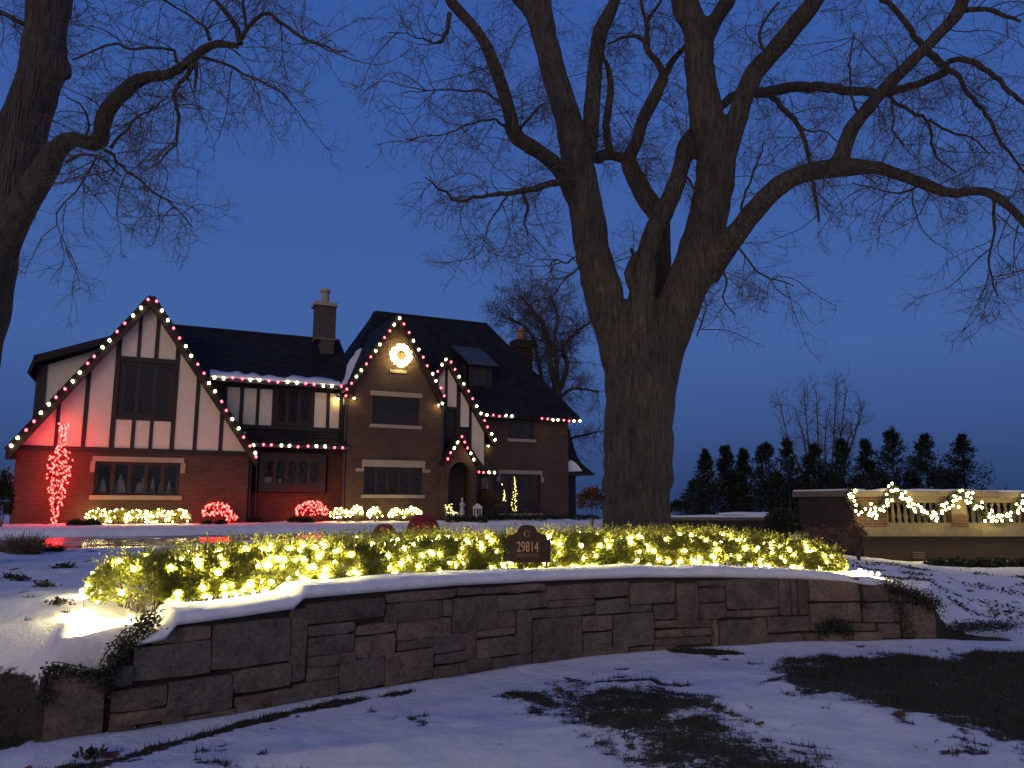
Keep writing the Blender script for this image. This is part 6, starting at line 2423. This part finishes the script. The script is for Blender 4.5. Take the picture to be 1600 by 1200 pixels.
big_sec = [
    [(885, 268, 14, .2), (898, 283, 12, -.3), (875, 283, 12, -.8), (833, 294, 11, -1.2), (787, 302, 8, -1.5), (746, 308, 6, -1.8), (712, 315, 5, -2.0), (690, 296, 4, -2.1), (664, 278, 2, -2.2)],
    [(817, 297, 7, -1.3), (822, 312, 6, -1.3), (825, 325, 5, -1.4), (818, 345, 3, -1.5), (826, 372, 2, -1.6)],
    [(796, 302, 4, -1.5), (780, 322, 3, -1.7), (765, 350, 2, -1.8), (756, 385, 1.6, -1.9), (742, 402, 1.2, -2.0)],
    [(797, 180, 6, -1.4), (780, 158, 5, -1.5), (757, 145, 4, -1.7), (715, 140, 3, -2.0), (660, 143, 2, -2.2), (628, 146, 1.5, -2.3)],
    [(794, 200, 6, -1.4), (768, 188, 4, -1.6), (735, 195, 3, -1.8), (690, 210, 2, -2.1), (640, 218, 1.5, -2.3)],
    [(820, 222, 6, -1.2), (810, 205, 5, -1.3), (832, 178, 4, -1.2), (850, 160, 3, -1.1)],
    [(703, 22, 8, -2.1), (700, 40, 7, -2.1), (691, 65, 6, -2.2), (668, 66, 3, -2.3), (636, 52, 2, -2.4), (608, 50, 1.5, -2.5)],
    [(893, 246, 10, .1), (903, 236, 18, .3), (933, 246, 19, .6), (955, 242, 17, .8), (982, 252, 16, .9)],
    [(952, 243, 14, .8), (949, 222, 13, .8), (948, 187, 12, .9), (954, 154, 11, .9), (952, 112, 9, 1.0), (944, 90, 6, 1.0), (940, 70, 3, 1.0)],
    [(1038, 120, 12, .9), (1052, 95, 10, .9), (1066, 79, 8, .8), (1078, 66, 6, .6)],
    [(1036, 116, 12, .9), (1029, 100, 11, .9), (1012, 79, 10, 1.0), (1006, 64, 9, 1.0), (988, 56, 6, 1.1), (965, 62, 4, 1.2), (950, 70, 3, 1.2)],
    [(1012, 76, 8, 1.0), (1012, 50, 8, 1.0), (1010, 33, 8, 1.0), (1022, 18, 5, 1.0), (1034, 0, 4, 1.0)],
    [(1010, 34, 6, 1.0), (1004, 15, 5, 1.0), (1000, -10, 4, 1.0)],
    [(990, 450, 14, -.3), (984, 437, 15, -.3), (984, 424, 15, -.3), (991, 408, 14, -.3), (1000, 396, 12, -.3)],
    [(992, 398, 8, -.3), (987, 394, 8, -.3), (985, 389, 5, -.3)],
    [(1110, 178, 14, .6), (1129, 165, 13, .7), (1150, 149, 15, .8), (1196, 144, 18, 1.0), (1246, 135, 18, 1.2), (1292, 137, 16, 1.3), (1354, 144, 15, 1.2), (1396, 142, 14, .8), (1450, 125, 13, .3), (1479, 110, 14, 0)],
    [(1479, 112, 12, 0), (1470, 98, 12, -.1), (1456, 85, 12, -.2), (1433, 62, 10, -.3), (1408, 25, 9, -.4), (1384, 2, 8, -.4), (1350, -20, 6, -.4)],
    [(1476, 104, 10, 0), (1483, 94, 9, -.1), (1512, 96, 9, -.3), (1546, 112, 8, -.6), (1575, 142, 7, -.8), (1598, 160, 6, -1.0), (1622, 175, 4, -1.1)],
    [(1481, 108, 9, 0), (1495, 114, 8, -.1), (1512, 146, 7, -.2), (1542, 179, 6, -.4), (1562, 220, 5, -.5), (1583, 246, 4, -.6), (1610, 285, 3, -.7)],
    [(1202, 146, 9, 1.0), (1212, 158, 9, .9), (1233, 179, 9, .8), (1252, 204, 8, .6), (1264, 250, 7, .3), (1273, 300, 6, 0), (1280, 346, 3, -.1)],
    [(1250, 200, 4, .6), (1268, 205, 3, .5), (1290, 206, 2.5, .4), (1310, 222, 2, .3)],
    [(1385, 148, 6, .8), (1400, 162, 6, .6), (1421, 171, 6, .5), (1450, 192, 5, .3), (1458, 233, 4, .1), (1476, 255, 3, 0), (1495, 270, 2.5, 0)],
    [(1452, 188, 4, .3), (1480, 204, 4, .1), (1520, 215, 3, -.2), (1545, 240, 2.5, -.3)],
    [(1393, 158, 4, .6), (1396, 180, 3.5, .5), (1394, 205, 3, .4), (1412, 228, 2.5, .3)],
    [(1508, 17, 9, -2.7), (1530, 15, 8, -2.8), (1554, 19, 7, -2.9), (1575, 25, 6, -3.0), (1596, 33, 4, -3.1)],
    [(1345, 190, 5, -1.9), (1336, 168, 4, -1.7), (1330, 130, 3.5, -1.4), (1328, 90, 3, -1.2), (1336, 50, 2, -1.0)],
    [(1170, 345, 5, -.7), (1158, 325, 4, -.6), (1170, 290, 3.5, -.4), (1186, 245, 3, -.2), (1195, 220, 2, 0)],
    [(1148, 372, 6, -.4), (1160, 395, 4, -.5), (1185, 425, 3, -.7), (1215, 440, 2.5, -.9), (1240, 448, 1.8, -1.0)],
    [(1120, 412, 5, -.2), (1135, 440, 3.5, -.3), (1130, 470, 2.5, -.4), (1150, 492, 2, -.5)],
    [(1550, 305, 6, -3.0), (1556, 330, 5, -3.0), (1550, 370, 4, -3.0), (1545, 410, 3.5, -3.0), (1560, 462, 2.5, -3.0)],
    [(1440, 288, 5, -2.5), (1420, 300, 4, -2.4), (1390, 300, 3, -2.3), (1360, 292, 2.5, -2.2), (1330, 285, 2, -2.1)],
    [(1200, 90, 7, -.7), (1186, 60, 5, -.6), (1196, 30, 4, -.5), (1216, 5, 3, -.4)],
    [(1060, 245, 5, .1), (1068, 270, 5, .1), (1078, 285, 4, 0), (1090, 300, 3, 0)],
    [(905, 415, 3, -.1), (893, 428, 3, -.3), (880, 437, 2.5, -.5), (868, 460, 2, -.7)],
    [(897, 400, 3, -.1), (886, 412, 3, -.3), (866, 404, 2.5, -.5), (858, 418, 2, -.6)],
    [(1087, 525, 2, 0), (1098, 500, 3, -.2), (1104, 480, 2, -.3), (1100, 455, 1.5, -.3)],
]
tb = P(995, 830, 14.0)
zb = gz(tb[0], 14.0)
tree("maple_tree", (tb[0], 14.0, zb), "huge bare forked maple tree with a thick pale trunk right of the house", "tree", "large bare trees", 14.0, big_main, big_sec,
     {'main': [(.99, 0), (.45, 3.5), (0.2, 4), (.3, 4.5), (.3, 6.0), (.6, 3), (.55, 4), (.72, 3), (.3, 3), (.35, 3.5), (.35, 6.5), (.25, 5.5)], 'sec': 6, 'grav': -.035, 'n2': 6, 'n3': 5, 'bias': (0, 0, -.10), 'r': .78,
      'leafzone': lambda c: (c[:, 0] < 1.9) & (c[:, 2] < 7.6)}, .045, 61, leaves=1500)

# left tree --------------------------------------------------------------------------
left_main = [
    [(-120, 915, 150, 0), (-108, 850, 112, 0), (-84, 700, 86, 0), (-42, 560, 76, 0), (-20, 450, 76, 0), (-10, 373, 80, 0), (8, 290, 80, 0), (32, 210, 72, 0), (56, 145, 66, 0), (68, 95, 66, 0), (72, 50, 60, 0), (78, 0, 66, 0), (84, -60, 60, 0)],
    [(-4, 400, 50, 0), (14, 364, 48, -.1), (42, 308, 44, -.3), (68, 268, 42, -.5), (90, 232, 34, -.6), (114, 217, 27, -.7), (138, 224, 27, -.8), (156, 226, 26, -.9), (158, 200, 27, -1.0), (168, 172, 27, -1.0), (196, 141, 26, -1.1), (224, 122, 22, -1.2), (264, 116, 18, -1.4), (299, 93, 18, -1.5), (327, 71, 16, -1.6), (352, 69, 13, -1.7), (372, 71, 12, -1.8)],
    [(84, 95, 40, 0), (98, 112, 34, -.1), (104, 118, 20, -.15)],
]
left_sec = [
    [(374, 70, 10, -1.8), (374, 55, 9, -1.8), (367, 40, 8, -1.8), (354, 20, 7, -1.8), (336, -5, 6, -1.8), (320, -40, 5, -1.8)],
    [(376, 60, 8, -1.8), (385, 48, 7, -1.9), (398, 32, 7, -1.9), (415, 21, 6, -2.0), (448, 42, 6, -2.1), (485, 65, 5, -2.2), (515, 76, 3, -2.3), (540, 84, 2, -2.4)],
    [(384, 50, 5, -1.9), (384, 25, 5, -1.9), (378, 0, 4, -1.9), (382, -40, 3, -1.9)],
    [(299, 102, 9, -1.5), (297, 116, 8, -1.5), (289, 124, 7, -1.5), (268, 137, 7, -1.5), (274, 162, 6, -1.5), (280, 200, 5, -1.5), (275, 224, 4, -1.5), (252, 252, 2.5, -1.5), (230, 268, 1.5, -1.5)],
    [(305, 96, 7, -1.5), (306, 112, 6, -1.5), (305, 128, 5, -1.5), (303, 142, 2.5, -1.5)],
    [(315, 91, 6, -1.6), (340, 95, 5, -1.6), (364, 105, 4.5, -1.7), (385, 118, 4, -1.7), (406, 126, 3.5, -1.8), (434, 140, 2.5, -1.8), (450, 156, 1.5, -1.9)],
    [(278, 95, 6, -1.5), (272, 78, 5, -1.5), (252, 71, 5, -1.5), (225, 73, 4.5, -1.5), (205, 76, 4, -1.5), (180, 68, 4, -1.4), (160, 72, 3.5, -1.4), (138, 84, 3, -1.4), (117, 93, 2.5, -1.3)],
    [(331, 63, 5, -1.6), (326, 48, 4.5, -1.6), (308, 33, 4, -1.6), (288, 18, 3.5, -1.6), (266, 5, 2.5, -1.6), (240, -10, 2, -1.6)],
    [(165, 235, 6, -.9), (188, 258, 4.5, -1.0), (212, 278, 4, -1.2), (240, 300, 3.5, -1.3), (261, 313, 3, -1.4), (285, 335, 2.5, -1.5), (300, 357, 1.5, -1.6)],
    [(172, 230, 6, -.9), (192, 207, 4, -1.0), (219, 182, 3.5, -1.2), (245, 166, 2.5, -1.3), (262, 152, 2, -1.4)],
    [(105, 252, 5, -.7), (118, 244, 5, -.8), (136, 240, 4, -.9), (160, 250, 3, -1.0), (190, 276, 2.5, -1.1)],
    [(-20, 8, 8, 0), (5, 20, 8, -.1), (22, 32, 8, -.1), (45, 40, 8, 0)],
    [(72, 270, 5, -.5), (66, 240, 5, -.5), (66, 200, 4.5, -.5), (72, 170, 3, -.5)],
    [(150, 240, 3, -.9), (140, 275, 3, -1.0), (120, 300, 2.5, -1.0), (90, 335, 2, -1.0), (95, 370, 1.5, -1.0), (110, 405, 1.2, -1.0)],
    [(130, 215, 4, -.8), (140, 190, 3.5, -.8), (125, 165, 3, -.8), (105, 150, 2, -.8)],
]
tb = P(-108, 850, 9.5)
zb = gz(tb[0], 9.5)
tree("bare_tree", (tb[0], 9.5, zb), "large bare tree leaning in from the left edge with a crooked limb", "tree", "large bare trees", 9.5, left_main, left_sec,
     {'main': [(.86, 3), (.35, 7), (.99, 0)], 'sec': 9, 'grav': -.045, 'n2': 6, 'n3': 4, 'bias': (0, 0, -.22), 'scale': .74, 'r': .56}, .04, 62)

# bare tree behind the house ---------------------------------------------------------
bh_main = [
    [(868, 800, 16, 0), (872, 740, 15, 0), (876, 660, 14, 0), (873, 625, 13, 0), (868, 598, 12, 0), (860, 570, 9, 0), (856, 532, 8, .2), (845, 502, 6, .4), (830, 482, 5, .6), (812, 462, 3, .8)],
    [(871, 600, 8, 0), (869, 560, 7, -.3), (867, 527, 6, -.5), (871, 495, 5, -.7), (860, 462, 3, -.8)],
    [(874, 610, 8, 0), (881, 590, 7, .3), (886, 570, 7, .5), (880, 545, 6, .7), (900, 520, 5, .9), (922, 503, 3, 1.1)],
    [(848, 640, 8, 1), (846, 590, 7, 1), (840, 560, 6, 1), (834, 530, 5, 1), (818, 509, 4, 1), (800, 500, 3, 1), (782, 492, 2, 1)],
    [(874, 625, 6, 0), (884, 613, 5, -.5), (900, 607, 4, -1), (936, 612, 3, -1.5)],
    [(876, 692, 5, 0), (895, 684, 4, -.5), (920, 678, 3, -1), (948, 672, 2, -1.5)],
]
tb = P(868, 800, 46)
tree("bare_tree", (tb[0], 46, .7), "fine branched bare tree rising behind the right chimney", "tree", "bare trees in the distance", 46, bh_main, [],
     {'main': [(.45, 9), (.2, 9), (.2, 9), (.3, 9), (.2, 6), (.1, 6)], 'sec': 0, 'grav': .03, 'n2': 6, 'n3': 5, 'scale': 1.75, 'r': 1.9}, 0, 63, twigmat='twig_far', barkmat='twig_far')
# thin many stemmed tree behind the conifers -------------------------------------------
far_main = []
rg = np.random.default_rng(9)
for bx_, tx_, ty_ in ((1262, 1217, 622), (1268, 1243, 640), (1276, 1256, 606), (1284, 1276, 612), (1290, 1292, 640), (1297, 1308, 590), (1300, 1322, 610), (1306, 1348, 632), (1312, 1344, 660)):
    far_main.append([(bx_, 790, 4, 0), (bx_ + (tx_ - bx_) * .25, 735, 3.2, 0), (bx_ + (tx_ - bx_) * .6 + rg.normal(0, 3), 690 + rg.normal(0, 3), 2.2, rg.normal(0, .5)), (tx_, ty_, 1.0, rg.normal(0, 1))])
tb = P(1286, 790, 55)
tree("bare_tree", (tb[0], 55, .3), "thin many stemmed bare tree standing behind the row of evergreens", "tree", "bare trees in the distance", 55, far_main, [],
     {'main': [(.35, 2.6)] * 9, 'sec': 0, 'grav': .06, 'n2': 3, 'n3': 2, 'scale': 1.4, 'r': 1.9, 'bias': (0, 0, .6)}, 0, 64, twigmat='twig_far', barkmat='twig_far')

# small tree with brown leaves at the lake side
shrub("small_tree", 903, 948, 762, 808, 33.0, "small round tree with brown leaves between the house and the big trunk", "tree", M['rust_leaf'], 900, .14, .09, seed=91, group="small trees by the house")

# row of evergreens --------------------------------------------------------------------
def conifer(px, ptop, w, Y, lb, seed, n=5200):
    rg = np.random.default_rng(seed)
    b_ = P(px, 795, Y)
    top = P(px, ptop, Y)[2]
    zb = gz(b_[0], Y)
    H = top - zb
    o = empty("evergreen_tree", (b_[0], Y, zb), 0, lb, "evergreen tree", "row of evergreens along the lake")
    wm = w * Y / FPX
    MB().tube([(0, 0, -.1), (.02, 0, H * .5), (0, 0, H * .98)], [.10, .06, .01], 7).build("trunk", M['twig'], o)
    # whorled sprays
    nb_ = 150
    t = rg.uniform(.03, .99, nb_) ** .9
    a_ = rg.uniform(0, 2 * np.pi, nb_)
    R_ = wm / 2 * 1.04 * np.interp(t, [0, .2, .45, .7, .88, 1], [1.05, 1.05, .88, .58, .26, .03]) * rg.uniform(.45, 1.45, nb_)
    cs, ds = [], []
    for ti, ai, ri in zip(t, a_, R_):
        m_ = max(6, int(n / nb_))
        k = rg.random(m_) ** .7
        bend = ri * .55 * k ** 1.5 - .12 * ri
        jit = rg.normal(0, .07 + .10 * ri * .5, (m_, 3)) * (1.1 - .5 * k)[:, None]
        cs.append(np.stack([ri * k * math.cos(ai), ri * k * math.sin(ai), H * ti + bend + 0 * k], 1) + jit)
        ds.append(np.stack([math.cos(ai) + 0 * k, math.sin(ai) + 0 * k, .7 + 0 * k], 1) + rg.normal(0, .5, (m_, 3)))
    V, F = quads(np.concatenate(cs), np.concatenate(ds), rg.uniform(.10, .26, sum(map(len, cs))), .06, rg)
    obj("crown", V, F, M['conifer'], o)


names = ["leftmost short evergreen, right of the big trunk", "second evergreen from the left in the row", "third evergreen from the left, small and thin", "fourth evergreen from the left in the row", "fifth evergreen from the left in the row",
         "evergreen in front of the thin bare tree's left side", "evergreen in front of the thin bare tree's right side", "slim evergreen just left of the tallest one", "tallest pointed evergreen above the brick pier", "tapering evergreen second from the right end", "stout evergreen at the right end of the row"]
for i, ((px, pt, w), nm) in enumerate(zip(((1106, 706, 46), (1137, 698, 42), (1165, 704, 34), (1200, 691, 56), (1235, 688, 46), (1277, 697, 60), (1320, 688, 62), (1359, 688, 40), (1400, 670, 66), (1453, 681, 66), (1511, 683, 70)), names)):
    conifer(px, pt, w, 38 + (i % 3) * .8, nm, 300 + i, 4600)
# lower mass of evergreens filling the gaps
for i, (px, pt, w, nm) in enumerate(((1088, 752, 46, "low evergreen shoulder at the row's left end"), (1150, 745, 60, "low evergreen between the second and third trees"), (1215, 742, 60, "low evergreen filling the gap left of the bare tree"), (1255, 745, 60, "low evergreen at the bare tree's left foot"),
                                     (1300, 738, 60, "low evergreen at the bare tree's middle"), (1345, 745, 50, "low evergreen left of the slim one"), (1378, 742, 50, "low evergreen left of the tallest one"), (1428, 738, 56, "low evergreen between the tallest and the tapering one"),
                                     (1482, 738, 56, "low evergreen left of the stout end tree"))):
    conifer(px, pt, w, 40.5, nm, 400 + i, 3800)
shrub("shrub", 1046, 1078, 783, 806, 36.0, "small dark far shrub right of the big trunk", "bush", M['conifer'], 600, .16, .08, seed=95)

# ================================================================== IVY, TUFTS AND LITTER
def ivy(name, pts, n, spread, lb, cat="ivy", seed=0, mat='ivy', ln=.026, group="ivy on the retaining wall"):
    rg = np.random.default_rng(seed)
    base = np.array(pts[0], float)
    o = empty(name, tuple(base), 0, lb, cat, group)
    pl_ = resample(pts, n=40)
    k = rg.integers(0, 40, n)
    c = pl_[k] - base + rg.normal(0, 1, (n, 3)) * np.array(spread)
    V, F = quads(c, rg.normal(size=(n, 3)) + np.array([0, -.6, -.2]), rg.uniform(.6, 1.3, n) * ln, rg.uniform(.5, 1.0, n) * ln, rg)
    obj("foliage", V, F, M[mat], o)
    m2 = MB()
    for i in range(6):
        q_ = pl_ - base + rg.normal(0, .03, (1, 3))
        m2.tube(q_[rg.integers(0, 10):rg.integers(25, 40)], .004, 4)
    m2.build("stem", M['twig'], o)


W3 = lambda px, py, off=0: (lambda u, z: (*wpt(u, off), z))(*wpix(px, py))
ivy("ivy", [W3(168, 1075, -.02), W3(172, 1050, -.02), W3(185, 1025, -.0), W3(205, 1000, 0), W3(225, 980, .03), W3(248, 966, .05)], 1700, (.04, .04, .05), "dark ivy climbing the left end of the stone wall", seed=1)
ivy("ivy", [W3(1385, 915, 0), W3(1410, 925, 0), W3(1440, 936, 0), W3(1458, 945, 0), W3(1485, 948, .05)], 2600, (.08, .06, .05), "dark ivy spilling over the right end of the stone wall", seed=2)
ivy("ivy", [W3(1392, 925, -.02), W3(1405, 955, -.02), W3(1412, 985, -.02), W3(1420, 1000, -.02)], 900, (.06, .03, .05), "thin ivy hanging down the wall near its right end", seed=3)
ivy("fern_clump", [W3(1278, 985, -.05), W3(1300, 975, -.05), W3(1322, 984, -.05)], 1500, (.05, .05, .045), "dark plant growing out of the wall's joints near its right end", "plant", 4, 'dark_leaf')
ivy("ivy", [W3(1340, 912, -.02), W3(1343, 930, -.02), W3(1346, 948, -.02)], 260, (.015, .02, .03), "small wisp of ivy below the right end of the snow cap", seed=5)
ivy("ivy", [W3(76, 1100, 0), W3(78, 1060, .02), W3(80, 1046, .05), W3(140, 1056, .03), W3(165, 1050, .03)], 900, (.03, .04, .02), "ivy sprigs on top of the leftmost wall block", seed=6)
p = G(1500, 975, .15)
ivy("ground_ivy", [(5.5, 10.0, .12), (5.8, 10.1, .15), (6.15, 10.15, .14), (6.4, 10.2, .16)], 1600, (.10, .10, .03), "dark leafy ground cover in the gap right of the wall's end", "ground cover", 7, group="leafy ground cover patches")

# dry grass tuft left
def tuft(px, py, Y, h, w, lb, seed, n=700, mat='dry_grass'):
    rg = np.random.default_rng(seed)
    b_ = P(px, py, Y)
    z = gz(b_[0], Y)
    o = empty("grass_tuft", (b_[0], Y, z), 0, lb, "grass tuft", "dry plants on the left snow")
    a_ = rg.uniform(0, 2 * np.pi, n)
    r0 = rg.uniform(0, w * .35, n)
    S = np.stack([r0 * np.cos(a_), r0 * np.sin(a_), 0 * a_ - .02], 1)
    P_ = grow(S, np.stack([np.cos(a_) * .55, np.sin(a_) * .55, 1 + 0 * a_], 1), rg.uniform(.5, 1.1, n) * h, 6, .12, -.09, rg)
    V, F = tubes(P_, np.linspace(.006, .002, 6)[None].repeat(n, 0), 3)
    obj("blades", V, F, M[mat], o)


tuft(36, 893, 11.8, .36, .5, "round brown dry grass tuft on the snow at the left by the drive", 1)
tuft(12, 893, 12.4, .16, .3, "low ragged grass tuft at the very left edge by the drive", 2, 260, 'blade')
tuft(78, 886, 12.3, .14, .5, "low ragged dark grass patch right of the brown tuft", 3, 420, 'blade')
for i, (x, y) in enumerate(((18, 917), (30, 921), (68, 934), (92, 950), (158, 990), (105, 902), (92, 903))):
    b_ = G(x, y, .80)
    z = gz(b_[0], b_[1])
    rg = np.random.default_rng(500 + i)
    o = empty("dead_plant", (b_[0], b_[1], z), 0, ("dark tuft poking through the left snow below the dry grass", "second dark tuft just right of the leftmost one", "small dark clump in the middle of the left snow", "small twig clump left of the hedge's lit end",
                                                   "dark clump on the snow just left of the ivy", "faint twig line on the snow near the drive", "tiny sprig on the snow near the drive")[i], "dead plant", "dry plants on the left snow")
    n = 120
    c = rg.normal(0, 1, (n, 3)) * np.array([.05, .03, .015]) + [0, 0, .02]
    V, F = quads(c, rg.normal(size=(n, 3)), .04, .02, rg)
    obj("foliage", V, F, M['ivy'], o)


def leaf(px, py, zg, s_, lb, up=True):
    b_ = G(px, py, zg)
    z = gz(b_[0], b_[1]) + .006
    c_ = 14
    V = [(0, 0, 0)]
    for i in range(c_):
        t = 2 * math.pi * i / c_
        r_ = s_ * (.75 + .35 * abs(math.cos(2.5 * t)))
        V.append((r_ * math.cos(t), r_ * .8 * math.sin(t), .25 * s_ * math.sin(t * 3) * .5 + .012))
    F = [(0, 1 + i, 1 + (i + 1) % c_) for i in range(c_)]
    V2 = [(x, y, z_ - .002) for x, y, z_ in V]
    F2 = [(a + len(V), c2 + len(V), b2 + len(V)) for a, b2, c2 in F]
    o = obj("fallen_leaf", V + V2, F + F2, M['dead_leaf'])
    o.location = (b_[0], b_[1], z)
    o.rotation_euler = (random.uniform(-.2, .2), random.uniform(-.2, .2), random.uniform(0, 6))
    tag(o, lb, "leaf", "fallen leaves")


leaf(873, 1079, 0, .055, "brown leaf at the left tip of the middle grass patch")
leaf(1407, 1120, 0, .05, "brown leaf on the snow between the two grass patches")
leaf(56, 1025, .7, .045, "brown leaf on the left snow bank")
leaf(172, 1186, 0, .07, "large pale brown leaf at the foot of the wall's left end")
leaf(500, 1112, 0, .05, "flat dark leaf on the thin grass line in front of the wall")
leaf(1345, 1014, 0, .05, "dark leaf on the snow below the right part of the wall")
leaf(1186, 1133, 0, .04, "small reddish leaf in the middle grass patch")

# dark mulch bits on the right snow slope
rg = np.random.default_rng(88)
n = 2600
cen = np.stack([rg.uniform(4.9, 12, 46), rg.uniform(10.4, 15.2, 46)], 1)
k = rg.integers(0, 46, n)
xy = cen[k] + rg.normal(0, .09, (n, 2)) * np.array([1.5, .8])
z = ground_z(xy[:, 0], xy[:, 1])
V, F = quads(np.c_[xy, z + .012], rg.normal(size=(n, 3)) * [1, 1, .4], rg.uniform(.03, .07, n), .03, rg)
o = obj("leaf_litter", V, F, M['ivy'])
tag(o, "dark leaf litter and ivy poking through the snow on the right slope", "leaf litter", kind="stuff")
